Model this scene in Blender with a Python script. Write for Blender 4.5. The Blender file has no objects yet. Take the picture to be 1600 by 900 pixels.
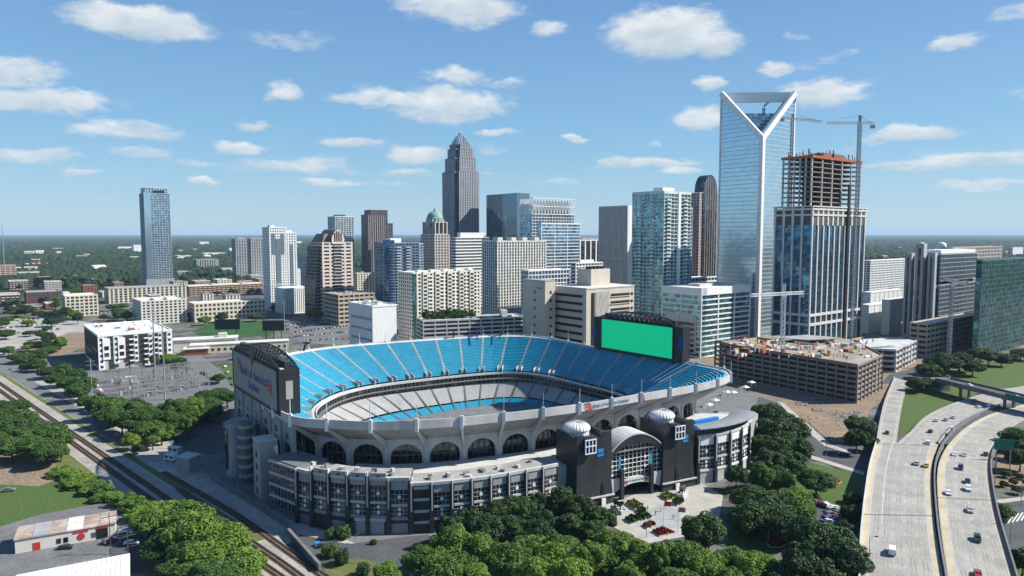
import bpy, math, random
import numpy as np
from math import sin, cos, radians, pi, sqrt

scene = bpy.context.scene
COL = scene.collection
random.seed(7)

# ---------------------------------------------------------------- camera, sky, sun, exposure
CAM_H, FOC, PITCH = 100.0, 1100.0, radians(4.42)
cam_data = bpy.data.cameras.new('camera')
cam_data.sensor_width = 36.0
cam_data.lens = 36.0 * FOC / 1600.0
cam_data.clip_start = 1.0
cam_data.clip_end = 90000.0
cam = bpy.data.objects.new('camera', cam_data)
COL.objects.link(cam)
cam.location = (0, 0, CAM_H)
cam.rotation_euler = (pi / 2 - PITCH, 0, 0)
scene.camera = cam

SUN_EL = radians(40)
SUN_AZ = radians(86)            # clockwise from the viewing direction (+Y): the sun stands to the right
sun_dir = (sin(SUN_AZ) * cos(SUN_EL), cos(SUN_AZ) * cos(SUN_EL), sin(SUN_EL))
sun_data = bpy.data.lights.new('sun', 'SUN')
sun_data.energy = 5.0
sun_data.angle = radians(0.53)
sun_data.color = (1.0, 0.95, 0.86)
sun = bpy.data.objects.new('sun', sun_data)
COL.objects.link(sun)
from mathutils import Vector, Matrix
sun.rotation_euler = Vector(sun_dir).to_track_quat('Z', 'Y').to_euler()
sun.location = (300, 0, 400)

view = scene.view_settings
view.view_transform = 'Standard'
view.look = 'None'
view.exposure = 0.78
view.gamma = 1.0
scene.cycles.use_denoising = True
scene.cycles.max_bounces = 6
scene.cycles.diffuse_bounces = 3
scene.cycles.glossy_bounces = 3
scene.cycles.transmission_bounces = 2
scene.cycles.volume_bounces = 0
scene.cycles.transparent_max_bounces = 4
scene.cycles.caustics_reflective = False
scene.cycles.caustics_refractive = False
scene.cycles.sample_clamp_indirect = 6.0


def make_world():
    w = bpy.data.worlds.new('World')
    scene.world = w
    w.use_nodes = True
    nt = w.node_tree
    N, L = nt.nodes, nt.links
    N.clear()

    def nd(t, **kw):
        n = N.new(t)
        for k, v in kw.items():
            setattr(n, k, v)
        return n

    def math_(op, a, b=None, clamp=False):
        n = nd('ShaderNodeMath', operation=op, use_clamp=clamp)
        for i, q in enumerate((a, b)):
            if q is None:
                continue
            if isinstance(q, (int, float)):
                n.inputs[i].default_value = q
            else:
                L.new(q, n.inputs[i])
        return n.outputs[0]
    out = nd('ShaderNodeOutputWorld')
    bg = nd('ShaderNodeBackground')
    bg.inputs['Strength'].default_value = SKY_STRENGTH
    L.new(bg.outputs[0], out.inputs[0])
    sky = nd('ShaderNodeTexSky')
    sky.sky_type = 'NISHITA'
    sky.sun_disc = False
    sky.sun_elevation = SUN_EL
    sky.sun_rotation = SUN_AZ
    sky.altitude = 200
    sky.air_density = 1.0
    sky.dust_density = 0.25
    sky.ozone_density = 1.5
    tc = nd('ShaderNodeTexCoord')
    sep = nd('ShaderNodeSeparateXYZ')
    L.new(tc.outputs['Generated'], sep.inputs[0])
    # clear-air colours by height above the horizon, the same all the way round
    ramp = nd('ShaderNodeValToRGB')
    L.new(sep.outputs[2], ramp.inputs[0])
    els = ramp.color_ramp.elements
    for k, (p, c) in enumerate(SKY_RAMP):
        e = els[k] if k < 2 else els.new(p)
        e.position = p
        e.color = (*c, 1)
    rs = nd('ShaderNodeMix', data_type='RGBA', blend_type='MULTIPLY')
    rs.inputs['Factor'].default_value = 1.0
    L.new(ramp.outputs[0], rs.inputs['A'])
    rs.inputs['B'].default_value = (SKY_GAIN, SKY_GAIN, SKY_GAIN, 1)
    tint = nd('ShaderNodeMix', data_type='RGBA')
    tint.inputs['Factor'].default_value = 0.8
    L.new(sky.outputs[0], tint.inputs['A'])
    L.new(rs.outputs['Result'], tint.inputs['B'])
    az = math_('ARCTAN2', sep.outputs[0], sep.outputs[1])
    el = math_('ARCSINE', sep.outputs[2])
    # cumulus sheet: noise on a flat layer seen in perspective
    elc = math_('MAXIMUM', el, 0.015)
    comb = nd('ShaderNodeCombineXYZ')
    L.new(az, comb.inputs[0])
    L.new(el, comb.inputs[1])
    # warped angular coordinates give ragged edges
    def noise(vec, scale, detail, rough, dist=0.0):
        n = nd('ShaderNodeTexNoise')
        n.inputs['Scale'].default_value = scale
        n.inputs['Detail'].default_value = detail
        n.inputs['Roughness'].default_value = rough
        n.inputs['Distortion'].default_value = dist
        L.new(vec, n.inputs['Vector'])
        return n
    st = nd('ShaderNodeVectorMath', operation='MULTIPLY')
    L.new(comb.outputs[0], st.inputs[0])
    st.inputs[1].default_value = (1.0, 2.3, 1.0)
    wn = noise(st.outputs[0], 13.0, 5.0, 0.58)
    wsub = nd('ShaderNodeVectorMath', operation='SUBTRACT')
    L.new(wn.outputs['Color'], wsub.inputs[0])
    wsub.inputs[1].default_value = (0.5, 0.5, 0.5)
    wsc = nd('ShaderNodeVectorMath', operation='MULTIPLY')
    L.new(wsub.outputs[0], wsc.inputs[0])
    wsc.inputs[1].default_value = (0.06, 0.04, 0.0)
    wad = nd('ShaderNodeVectorMath', operation='ADD')
    L.new(comb.outputs[0], wad.inputs[0])
    L.new(wsc.outputs[0], wad.inputs[1])
    mask = None
    vsum = None
    for (cx, cy, rx, ry, s) in CLOUDS:
        # centre of the cloud as azimuth and elevation
        a0 = math.atan2((cx - 800) / FOC, cos(PITCH))
        e0 = math.atan((450 - cy) / FOC) - PITCH
        sub = nd('ShaderNodeVectorMath', operation='SUBTRACT')
        L.new(wad.outputs[0], sub.inputs[0])
        sub.inputs[1].default_value = (a0, e0, 0)
        mul = nd('ShaderNodeVectorMath', operation='MULTIPLY')
        L.new(sub.outputs[0], mul.inputs[0])
        mul.inputs[1].default_value = (FOC / rx, FOC / ry, 0)
        ln = nd('ShaderNodeVectorMath', operation='LENGTH')
        L.new(mul.outputs[0], ln.inputs[0])
        mr = nd('ShaderNodeMapRange', interpolation_type='SMOOTHSTEP')
        L.new(ln.outputs['Value'], mr.inputs[0])
        mr.inputs[1].default_value = 1.5
        mr.inputs[2].default_value = 0.25
        mr.inputs[3].default_value = 0.0
        mr.inputs[4].default_value = s
        m = mr.outputs[0]
        sp = nd('ShaderNodeSeparateXYZ')
        L.new(mul.outputs[0], sp.inputs[0])
        mv = math_('MULTIPLY', m, sp.outputs[1])
        mask = m if mask is None else math_('MAXIMUM', mask, m)
        vsum = mv if vsum is None else math_('ADD', vsum, mv)
    # small scattered clouds everywhere, in all directions
    flat = nd('ShaderNodeVectorMath', operation='DIVIDE')
    L.new(tc.outputs['Generated'], flat.inputs[0])
    ez = math_('ADD', math_('MAXIMUM', sep.outputs[2], 0.0), 0.05)
    cz = nd('ShaderNodeCombineXYZ')
    for i in range(3):
        L.new(ez, cz.inputs[i])
    L.new(cz.outputs[0], flat.inputs[1])
    gen = noise(flat.outputs[0], 0.85, 6.0, 0.55, 0.3)
    genm = nd('ShaderNodeMapRange', interpolation_type='SMOOTHSTEP')
    L.new(gen.outputs[0], genm.inputs[0])
    genm.inputs[1].default_value = 0.55
    genm.inputs[2].default_value = 0.70
    genm.inputs[4].default_value = 0.5
    allm = math_('MAXIMUM', mask, genm.outputs[0])
    fine = noise(st.outputs[0], 42.0, 7.0, 0.62)
    mid = noise(st.outputs[0], 16.0, 4.0, 0.55)
    body = math_('ADD', allm, math_('MULTIPLY', math_('SUBTRACT', fine.outputs[0], 0.5), 0.75))
    body = math_('MULTIPLY', body, math_('ADD', 0.0, math_('GREATER_THAN', allm, 0.001)))
    cov = nd('ShaderNodeMapRange', interpolation_type='SMOOTHSTEP')
    L.new(body, cov.inputs[0])
    cov.inputs[1].default_value = 0.28
    cov.inputs[2].default_value = 0.84
    cov.inputs[4].default_value = 0.9
    above = nd('ShaderNodeMapRange', interpolation_type='SMOOTHSTEP')
    L.new(el, above.inputs[0])
    above.inputs[1].default_value = 0.01
    above.inputs[2].default_value = 0.06
    fac = math_('MULTIPLY', cov.outputs[0], above.outputs[0])
    # sunlit heads, bluish grey bases
    lit = math_('ADD', math_('MULTIPLY', vsum, 0.75), math_('MULTIPLY', math_('SUBTRACT', mid.outputs[0], 0.5), 1.6))
    lit = math_('ADD', math_('ADD', lit, 0.52), math_('MULTIPLY', math_('SUBTRACT', fine.outputs[0], 0.5), 0.5), clamp=True)
    ccol = nd('ShaderNodeMix', data_type='RGBA')
    L.new(lit, ccol.inputs['Factor'])
    ccol.inputs['A'].default_value = CLOUD_SHADE
    ccol.inputs['B'].default_value = CLOUD_LIT
    fin = nd('ShaderNodeMix', data_type='RGBA')
    L.new(fac, fin.inputs['Factor'])
    L.new(tint.outputs['Result'], fin.inputs['A'])
    L.new(ccol.outputs['Result'], fin.inputs['B'])
    L.new(fin.outputs['Result'], bg.inputs['Color'])
    return w


HAZE = 3.4e-5
SKY_STRENGTH = 0.074
SKY_GAIN = 8.7
SKY_RAMP = [(0.0, (.40, .58, .71)), (1.0, (.05, .14, .35)), (0.06, (.30, .53, .72)), (0.13, (.215, .46, .72)), (0.30, (.15, .33, .63)), (0.55, (.09, .23, .50))]
CLOUD_SHADE = (4.0, 4.9, 5.7, 1)
CLOUD_LIT = (7.0, 7.2, 7.2, 1)
# cumulus: centre and radii (given on a 1600 x 900 plate, turned into azimuth and elevation), density
CLOUDS = [(236, 74, 98, 25, 1), (35, 155, 70, 22, 0.8), (70, 190, 105, 20, 0.85), (200, 222, 95, 15, 0.7),
          (225, 252, 55, 10, 0.6), (445, 158, 30, 17, 0.8), (385, 236, 50, 13, 0.8), (402, 204, 30, 8, 0.7),
          (455, 262, 110, 15, 0.65), (520, 285, 60, 9, 0.8), (552, 226, 60, 10, 0.75), (600, 160, 100, 18, 0.75), (700, 165, 110, 32, 0.85),
          (715, 120, 60, 16, 0.75), (655, 240, 60, 16, 0.85), (640, 268, 50, 10, 0.7), (720, 12, 115, 32, 0.85), (1030, 58, 106, 38, 1),
          (1115, 80, 50, 26, 0.85), (860, 45, 34, 11, 0.7), (1325, 3, 80, 20, 0.8), (1480, 113, 38, 15, 0.85), (1095, 192, 46, 22, 0.85),
          (1275, 165, 70, 24, 0.85), (1200, 128, 34, 12, 0.85), (1105, 140, 28, 11, 0.8), (895, 215, 30, 8, 0.85), (1010, 256, 95, 12, 0.8),
          (1060, 272, 40, 10, 0.8), (1410, 232, 75, 12, 0.85), (1510, 268, 110, 16, 0.7), (1565, 82, 36, 13, 0.6), (60, 262, 75, 12, 0.65),
          (322, 287, 34, 8, 0.85), (1400, 268, 60, 10, 0.65), (775, 210, 40, 8, 0.7), (1010, 222, 18, 7, 0.55), (1230, 80, 24, 9, 0.45),
          (130, 283, 26, 8, 0.7), (1530, 300, 80, 7, 0.7), (790, 130, 40, 10, 0.6), (870, 282, 70, 7, 0.5), (300, 262, 60, 8, 0.5)]
make_world()


# ---------------------------------------------------------------- pixel helpers (1600 x 900 plate) and mesh helpers
CP, SP = cos(PITCH), sin(PITCH)


def G(px, py, z=0.0):
    """world point at height z seen at a plate position"""
    dv = (450 - py) / FOC
    yy, zz = CP + dv * SP, -SP + dv * CP
    t = (z - CAM_H) / zz
    return Vector(((px - 800) / FOC * t, yy * t, z))


def zat(py, Y):
    dv = (450 - py) / FOC
    return CAM_H + (-SP + dv * CP) * Y / (CP + dv * SP)


def project(p):
    d = p[1] * CP - (p[2] - CAM_H) * SP
    up = p[1] * SP + (p[2] - CAM_H) * CP
    return 800 + FOC * p[0] / d, 450 - FOC * up / d


class MB:
    def __init__(self):
        self.v, self.f, self.m = [], [], []

    def add(self, vs, fs, mi=0):
        o = len(self.v)
        self.v.extend([tuple(q) for q in vs])
        for f in fs:
            self.f.append(tuple(i + o for i in f))
            self.m.append(mi)
        return self

    def box(self, x0, y0, z0, x1, y1, z1, mi=0):
        return self.add([(x0, y0, z0), (x1, y0, z0), (x1, y1, z0), (x0, y1, z0), (x0, y0, z1), (x1, y0, z1), (x1, y1, z1), (x0, y1, z1)],
                        [(0, 3, 2, 1), (4, 5, 6, 7), (0, 1, 5, 4), (1, 2, 6, 5), (2, 3, 7, 6), (3, 0, 4, 7)], mi)

    def bar(self, p, q, w, h=None, mi=0, up=(0, 0, 1)):
        """square bar from p to q"""
        h = h or w
        p, q = Vector(p), Vector(q)
        d = (q - p)
        if d.length < 1e-6:
            return self
        d.normalize()
        u = Vector(up)
        if abs(d.dot(u)) > 0.95:
            u = Vector((1, 0, 0))
        s = d.cross(u).normalized() * (w / 2)
        t = s.cross(d).normalized() * (h / 2)
        vs = [p - s - t, p + s - t, p + s + t, p - s + t, q - s - t, q + s - t, q + s + t, q - s + t]
        return self.add(vs, [(0, 1, 2, 3), (7, 6, 5, 4), (0, 4, 5, 1), (1, 5, 6, 2), (2, 6, 7, 3), (3, 7, 4, 0)], mi)

    def prism(self, pts, z0, z1, mi=0, cap=None):
        n = len(pts)
        vs = [(p[0], p[1], z0) for p in pts] + [(p[0], p[1], z1) for p in pts]
        self.add(vs, [tuple(range(n - 1, -1, -1))] + [(i, (i + 1) % n, n + (i + 1) % n, n + i) for i in range(n)], mi)
        self.add([(p[0], p[1], z1) for p in pts], [tuple(range(n))], mi if cap is None else cap)
        return self

    def cyl(self, c, r0, r1, z0, z1, n=12, mi=0):
        vs = [(c[0] + r0 * cos(2 * pi * i / n), c[1] + r0 * sin(2 * pi * i / n), z0) for i in range(n)]
        vs += [(c[0] + r1 * cos(2 * pi * i / n), c[1] + r1 * sin(2 * pi * i / n), z1) for i in range(n)]
        return self.add(vs, [tuple(range(n - 1, -1, -1)), tuple(range(n, 2 * n))] + [(i, (i + 1) % n, n + (i + 1) % n, n + i) for i in range(n)], mi)

    def lathe(self, c, prof, n=20, mi=0):
        o = []
        for r, z in prof:
            o += [(c[0] + r * cos(2 * pi * i / n), c[1] + r * sin(2 * pi * i / n), z) for i in range(n)]
        fs = []
        for k in range(len(prof) - 1):
            for i in range(n):
                j = (i + 1) % n
                fs.append((k * n + i, k * n + j, (k + 1) * n + j, (k + 1) * n + i))
        fs.append(tuple(range(len(prof) * n - n, len(prof) * n)))
        return self.add(o, fs, mi)

    def slab(self, quad, thick, mi=0):
        """closed plate: four points (counter-clockwise seen from its outside) pushed back along the normal"""
        q = [Vector(p) for p in quad]
        nrm = (q[1] - q[0]).cross(q[2] - q[0]).normalized() * thick
        n = len(q)
        vs = q + [p - nrm for p in q]
        return self.add(vs, [tuple(range(n)), tuple(range(2 * n - 1, n - 1, -1))] + [(i, n + i, n + (i + 1) % n, (i + 1) % n) for i in range(n)], mi)

    def tube(self, pts, r, n=6, mi=0):
        for a, b in zip(pts[:-1], pts[1:]):
            self.bar(a, b, 2 * r, mi=mi)
        return self

    def mesh(self, name, mats, smooth=False):
        me = bpy.data.meshes.new(name)
        me.from_pydata(self.v, [], self.f)
        for m in (mats if isinstance(mats, (list, tuple)) else [mats]):
            me.materials.append(m)
        if any(self.m):
            me.polygons.foreach_set('material_index', self.m)
        if smooth:
            me.polygons.foreach_set('use_smooth', [True] * len(me.polygons))
        me.update()
        return me

    def make(self, name, mats, parent=None, loc=(0, 0, 0), rot=0.0, smooth=False):
        return inst(name, self.mesh(name, mats, smooth), parent, loc, rot)


def inst(name, me, parent=None, loc=(0, 0, 0), rot=0.0):
    o = bpy.data.objects.new(name, me)
    COL.objects.link(o)
    o.location = loc
    o.rotation_euler = (0, 0, rot)
    if parent is not None:
        o.parent = parent
    return o


def tag(o, label=None, cat=None, group=None, kind=None):
    if label:
        o['label'] = label
    if cat:
        o['category'] = cat
    if group:
        o['group'] = group
    if kind:
        o['kind'] = kind
    return o


def thing(name, label, cat, loc=(0, 0, 0), rot=0.0, group=None):
    o = bpy.data.objects.new(name, None)
    COL.objects.link(o)
    o.location = loc
    o.rotation_euler = (0, 0, rot)
    o.empty_display_size = 1.0
    return tag(o, label, cat, group)


def copy_tree(o, parent=None):
    c = o.copy()
    COL.objects.link(c)
    c.parent = parent
    for ch in o.children:
        copy_tree(ch, c)
    return c


ORD = ['first', 'second', 'third', 'fourth', 'fifth', 'sixth', 'seventh', 'eighth', 'ninth', 'tenth', 'eleventh', 'twelfth', 'thirteenth', 'fourteenth',
       'fifteenth', 'sixteenth', 'seventeenth', 'eighteenth', 'nineteenth', 'twentieth']
TENS = ['', '', 'twenty', 'thirty', 'forty', 'fifty', 'sixty']


def ordinal(i):
    """0 -> first"""
    n = i + 1
    if n <= 20:
        return ORD[n - 1]
    if n % 10 == 0:
        return TENS[n // 10][:-1] + 'ieth'
    return TENS[n // 10] + '-' + ORD[n % 10 - 1]


# ---------------------------------------------------------------- materials
MATS = {}


def mat(name, col, rough=0.8, metal=0.0, var=0.15, scale=0.4, bump=0.0, spec=0.25, col2=None, fine=0.0, bscale=3.0):
    """principled surface with two octaves of patchy wear in world space"""
    if name in MATS:
        return MATS[name]
    m = bpy.data.materials.new(name)
    MATS[name] = m
    m.use_nodes = True
    nt = m.node_tree
    N, L = nt.nodes, nt.links
    b = N['Principled BSDF']
    b.inputs['Roughness'].default_value = rough
    b.inputs['Metallic'].default_value = metal
    b.inputs['Specular IOR Level'].default_value = spec
    geo = N.new('ShaderNodeNewGeometry')
    n1 = N.new('ShaderNodeTexNoise')
    n1.inputs['Scale'].default_value = scale
    n1.inputs['Detail'].default_value = 6
    n1.inputs['Roughness'].default_value = 0.65
    sq = N.new('ShaderNodeVectorMath')
    sq.operation = 'MULTIPLY'
    L.new(geo.outputs['Position'], sq.inputs[0])
    sq.inputs[1].default_value = (1, 1, .3)        # rain streaks run down walls
    L.new(sq.outputs[0], n1.inputs['Vector'])
    ramp = N.new('ShaderNodeMapRange')
    L.new(n1.outputs[0], ramp.inputs[0])
    ramp.inputs[1].default_value = 0.3
    ramp.inputs[2].default_value = 0.7
    mix = N.new('ShaderNodeMix')
    mix.data_type = 'RGBA'
    c2 = col2 or tuple(c * (1 - 2 * var) for c in col)
    c1 = tuple(min(0.95, c * (1 + var * 0.6)) for c in col) if col2 is None else col
    mix.inputs['A'].default_value = (*c2[:3], 1)
    mix.inputs['B'].default_value = (*c1[:3], 1)
    L.new(ramp.outputs[0], mix.inputs['Factor'])
    last = mix.outputs['Result']
    if fine > 0:
        n2 = N.new('ShaderNodeTexNoise')
        n2.inputs['Scale'].default_value = scale * 11
        n2.inputs['Detail'].default_value = 4
        L.new(geo.outputs['Position'], n2.inputs['Vector'])
        mr = N.new('ShaderNodeMapRange')
        L.new(n2.outputs[0], mr.inputs[0])
        mr.inputs[1].default_value = 0.3
        mr.inputs[2].default_value = 0.7
        mr.inputs[3].default_value = 1 - fine
        mr.inputs[4].default_value = 1 + fine * 0.6
        mm = N.new('ShaderNodeMix')
        mm.data_type = 'RGBA'
        mm.blend_type = 'MULTIPLY'
        mm.inputs['Factor'].default_value = 1
        L.new(last, mm.inputs['A'])
        L.new(mr.outputs[0], mm.inputs['B'])
        last = mm.outputs['Result']
    L.new(last, b.inputs['Base Color'])
    if bump > 0:
        bn = N.new('ShaderNodeTexNoise')
        bn.inputs['Scale'].default_value = bscale
        bn.inputs['Detail'].default_value = 5
        L.new(geo.outputs['Position'], bn.inputs['Vector'])
        bp = N.new('ShaderNodeBump')
        bp.inputs['Strength'].default_value = bump
        bp.inputs['Distance'].default_value = 0.3
        L.new(bn.outputs[0], bp.inputs['Height'])
        L.new(bp.outputs[0], b.inputs['Normal'])
    return m


def glass(name, col, refl=0.5, rough=0.07, cell=(3.0, 3.0, 3.6), vary=0.5, blind=0.12, tilt=0.03):
    """coated facade glass: every pane has its own tint and a slightly different tilt"""
    if name in MATS:
        return MATS[name]
    m = bpy.data.materials.new(name)
    MATS[name] = m
    m.use_nodes = True
    nt = m.node_tree
    N, L = nt.nodes, nt.links
    b = N['Principled BSDF']
    b.inputs['Roughness'].default_value = rough
    b.inputs['Metallic'].default_value = refl
    b.inputs['Specular IOR Level'].default_value = 0.7
    tc = N.new('ShaderNodeTexCoord')
    sn = N.new('ShaderNodeVectorMath')
    sn.operation = 'SNAP'
    ad = N.new('ShaderNodeVectorMath')
    ad.operation = 'ADD'
    L.new(tc.outputs['Object'], ad.inputs[0])
    ad.inputs[1].default_value = (500.31, 500.37, 500.2)
    L.new(ad.outputs[0], sn.inputs[0])
    sn.inputs[1].default_value = cell
    wn = N.new('ShaderNodeTexWhiteNoise')
    L.new(sn.outputs[0], wn.inputs['Vector'])
    mr = N.new('ShaderNodeMapRange')
    L.new(wn.outputs['Value'], mr.inputs[0])
    mr.inputs[3].default_value = 1 - vary
    mr.inputs[4].default_value = 1 + vary
    mm = N.new('ShaderNodeMix')
    mm.data_type = 'RGBA'
    mm.blend_type = 'MULTIPLY'
    mm.inputs['Factor'].default_value = 1
    mm.inputs['A'].default_value = (*col, 1)
    L.new(mr.outputs[0], mm.inputs['B'])
    # some panes with blinds down
    gt = N.new('ShaderNodeMath')
    gt.operation = 'GREATER_THAN'
    sepc = N.new('ShaderNodeSeparateColor')
    L.new(wn.outputs['Color'], sepc.inputs[0])
    L.new(sepc.outputs[1], gt.inputs[0])
    gt.inputs[1].default_value = 1 - blind
    bl = N.new('ShaderNodeMix')
    bl.data_type = 'RGBA'
    L.new(gt.outputs[0], bl.inputs['Factor'])
    L.new(mm.outputs['Result'], bl.inputs['A'])
    bl.inputs['B'].default_value = (min(1, col[0] * 1.8 + .05), min(1, col[1] * 1.8 + .05), min(1, col[2] * 1.7 + .05), 1)
    L.new(bl.outputs['Result'], b.inputs['Base Color'])
    nm = N.new('ShaderNodeVectorMath')
    nm.operation = 'SUBTRACT'
    L.new(wn.outputs['Color'], nm.inputs[0])
    nm.inputs[1].default_value = (0.5, 0.5, 0.5)
    ns = N.new('ShaderNodeVectorMath')
    ns.operation = 'SCALE'
    L.new(nm.outputs[0], ns.inputs[0])
    ns.inputs['Scale'].default_value = tilt
    geo = N.new('ShaderNodeNewGeometry')
    na = N.new('ShaderNodeVectorMath')
    na.operation = 'ADD'
    L.new(geo.outputs['Normal'], na.inputs[0])
    L.new(ns.outputs[0], na.inputs[1])
    nn = N.new('ShaderNodeVectorMath')
    nn.operation = 'NORMALIZE'
    L.new(na.outputs[0], nn.inputs[0])
    L.new(nn.outputs[0], b.inputs['Normal'])
    return m


def leafmat(name, col, hue=0.25, trans=0.25):
    m = bpy.data.materials.new(name)
    MATS[name] = m
    m.use_nodes = True
    nt = m.node_tree
    N, L = nt.nodes, nt.links
    b = N['Principled BSDF']
    b.inputs['Roughness'].default_value = 0.6
    b.inputs['Specular IOR Level'].default_value = 0.25
    oi = N.new('ShaderNodeObjectInfo')
    geo = N.new('ShaderNodeNewGeometry')
    n1 = N.new('ShaderNodeTexNoise')
    n1.inputs['Scale'].default_value = 0.35
    n1.inputs['Detail'].default_value = 5
    L.new(geo.outputs['Position'], n1.inputs['Vector'])
    add = N.new('ShaderNodeMath')
    add.operation = 'MULTIPLY_ADD'
    L.new(oi.outputs['Random'], add.inputs[0])
    add.inputs[1].default_value = 0.55
    L.new(n1.outputs[0], add.inputs[2])
    mr = N.new('ShaderNodeMapRange')
    L.new(add.outputs[0], mr.inputs[0])
    mr.inputs[1].default_value = 0.35
    mr.inputs[2].default_value = 1.15
    mix = N.new('ShaderNodeMix')
    mix.data_type = 'RGBA'
    mix.inputs['A'].default_value = (col[0] * (1 - hue), col[1] * (1 - hue * .7), col[2] * (1 - hue * .4), 1)
    mix.inputs['B'].default_value = (col[0] * (1 + hue * 1.3), col[1] * (1 + hue), col[2] * (1 + hue * .3), 1)
    L.new(mr.outputs[0], mix.inputs['Factor'])
    L.new(mix.outputs['Result'], b.inputs['Base Color'])
    tr = N.new('ShaderNodeBsdfTranslucent')
    L.new(mix.outputs['Result'], tr.inputs['Color'])
    ms = N.new('ShaderNodeMixShader')
    ms.inputs[0].default_value = trans
    L.new(b.outputs[0], ms.inputs[1])
    L.new(tr.outputs[0], ms.inputs[2])
    L.new(ms.outputs[0], N['Material Output'].inputs['Surface'])
    return m


ASPHALT = mat('asphalt', (0.085, 0.09, 0.098), 0.9, var=0.18, scale=0.09, fine=0.2)
OLD_ASPHALT = mat('old_asphalt', (0.16, 0.165, 0.17), 0.9, var=0.16, scale=0.07, fine=0.2)
CONCRETE_ROAD = mat('concrete_road', (0.345, 0.335, 0.31), 0.85, var=0.16, scale=0.12, fine=0.12)
CONCRETE_TAN = mat('concrete_tan', (0.47, 0.41, 0.30), 0.85, var=0.12, scale=0.1, fine=0.12)
CONCRETE = mat('concrete', (0.33, 0.34, 0.345), 0.85, var=0.14, scale=0.15, fine=0.12)
CONCRETE_PALE = mat('concrete_pale', (0.505, 0.51, 0.505), 0.85, var=0.12, scale=0.15, fine=0.1)
CONCRETE_DARK = mat('concrete_dark', (0.17, 0.175, 0.18), 0.88, var=0.15, scale=0.2, fine=0.12)
PAVING = mat('paving', (0.40, 0.385, 0.35), 0.85, var=0.12, scale=0.2, fine=0.15)
WHITE = mat('white_paint', (0.74, 0.745, 0.735), 0.55, var=0.06, scale=0.3, fine=0.05)
OFFWHITE = mat('off_white_render', (0.60, 0.585, 0.54), 0.8, var=0.08, scale=0.2, fine=0.06)
CREAM = mat('cream_render', (0.60, 0.545, 0.43), 0.85, var=0.08, scale=0.2, fine=0.06)
TAN = mat('tan_stone', (0.43, 0.36, 0.29), 0.85, var=0.1, scale=0.2, fine=0.08)
PINKSTONE = mat('pink_stone', (0.50, 0.38, 0.34), 0.7, var=0.1, scale=0.2, fine=0.08)
GREYSTONE = mat('grey_stone', (0.42, 0.435, 0.48), 0.6, var=0.1, scale=0.1, fine=0.06)
BLACKSTONE = mat('black_granite', (0.032, 0.035, 0.042), 0.45, var=0.25, scale=0.3, fine=0.2, spec=0.5)
BRICK = mat('brick', (0.24, 0.095, 0.065), 0.88, var=0.15, scale=0.5, fine=0.2)
DARKBRICK = mat('dark_brick', (0.12, 0.06, 0.055), 0.88, var=0.15, scale=0.5, fine=0.2)
ROOFWHITE = mat('white_roof_membrane', (0.62, 0.61, 0.58), 0.85, var=0.14, scale=0.12, fine=0.15)
ROOFGREY = mat('grey_roof_gravel', (0.34, 0.335, 0.32), 0.9, var=0.16, scale=0.15, fine=0.2)
RUSTROOF = mat('rusty_roof', (0.50, 0.46, 0.41), 0.85, var=0.2, scale=0.16, col2=(0.20, 0.10, 0.055), fine=0.25)
METAL = mat('galvanised_metal', (0.42, 0.43, 0.44), 0.45, metal=0.6, var=0.1, scale=0.5)
DARKMETAL = mat('dark_metal', (0.03, 0.032, 0.038), 0.5, metal=0.2, var=0.2, scale=0.8)
RAIL = mat('rail_steel', (0.10, 0.065, 0.045), 0.5, metal=0.5, var=0.2, scale=0.5)
BALLAST = mat('ballast', (0.37, 0.345, 0.315), 0.95, var=0.2, scale=0.12, fine=0.35, bump=0.5, bscale=2.5)
RUSTBALLAST = mat('rusty_ballast', (0.20, 0.145, 0.11), 0.95, var=0.25, scale=0.3, fine=0.35)
SLEEPER = mat('sleeper_timber', (0.085, 0.065, 0.05), 0.9, var=0.25, scale=1.0)
GRAVEL = mat('gravel', (0.38, 0.37, 0.34), 0.95, var=0.2, scale=0.06, fine=0.25)
GRASS = mat('grass', (0.05, 0.118, 0.022), 0.95, scale=0.1, fine=0.4, bump=0.6, bscale=1.5, col2=(0.085, 0.105, 0.034))
DRYGRASS = mat('dry_grass', (0.16, 0.15, 0.06), 0.95, var=0.3, scale=0.15, fine=0.3, col2=(0.07, 0.11, 0.03))
DIRT = mat('dirt', (0.30, 0.205, 0.13), 0.95, scale=0.07, fine=0.4, col2=(0.15, 0.135, 0.115), bump=.8, bscale=.6)
SEAT = mat('seat_blue', (0.014, 0.33, 0.50), 0.5, var=0.08, scale=0.3, fine=0.12)
SEATGREY = mat('seat_bench_grey', (0.50, 0.505, 0.51), 0.6, var=0.07, scale=0.25, fine=0.08)
GREENSCREEN = mat('screen_green', (0.0, 0.12, 0.06), 0.5, var=0.01, scale=0.05)
GREENSCREEN.node_tree.nodes['Principled BSDF'].inputs['Emission Color'].default_value = (0.0, 0.40, 0.19, 1)
GREENSCREEN.node_tree.nodes['Principled BSDF'].inputs['Emission Strength'].default_value = 0.6
SCREENGREY = mat('screen_grey', (0.30, 0.29, 0.275), 0.6, var=0.04, scale=0.2)
LOGOBLUE = mat('logo_blue', (0.045, 0.13, 0.40), 0.5, var=0.03)
LOGORED = mat('logo_red', (0.55, 0.06, 0.05), 0.5, var=0.03)
SIGNBLUE = mat('sign_blue', (0.03, 0.22, 0.66), 0.4, var=0.03)
CORAL = mat('construction_orange', (0.42, 0.12, 0.06), 0.8, var=0.2, scale=0.5)
COPPER = mat('copper_green', (0.20, 0.32, 0.27), 0.7, var=0.15, scale=0.2)
SIGNGREEN = mat('sign_green', (0.02, 0.16, 0.12), 0.5, var=0.05)
PAINTLINE = mat('road_paint', (0.60, 0.60, 0.57), 0.7, var=0.12, scale=0.8)
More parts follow.
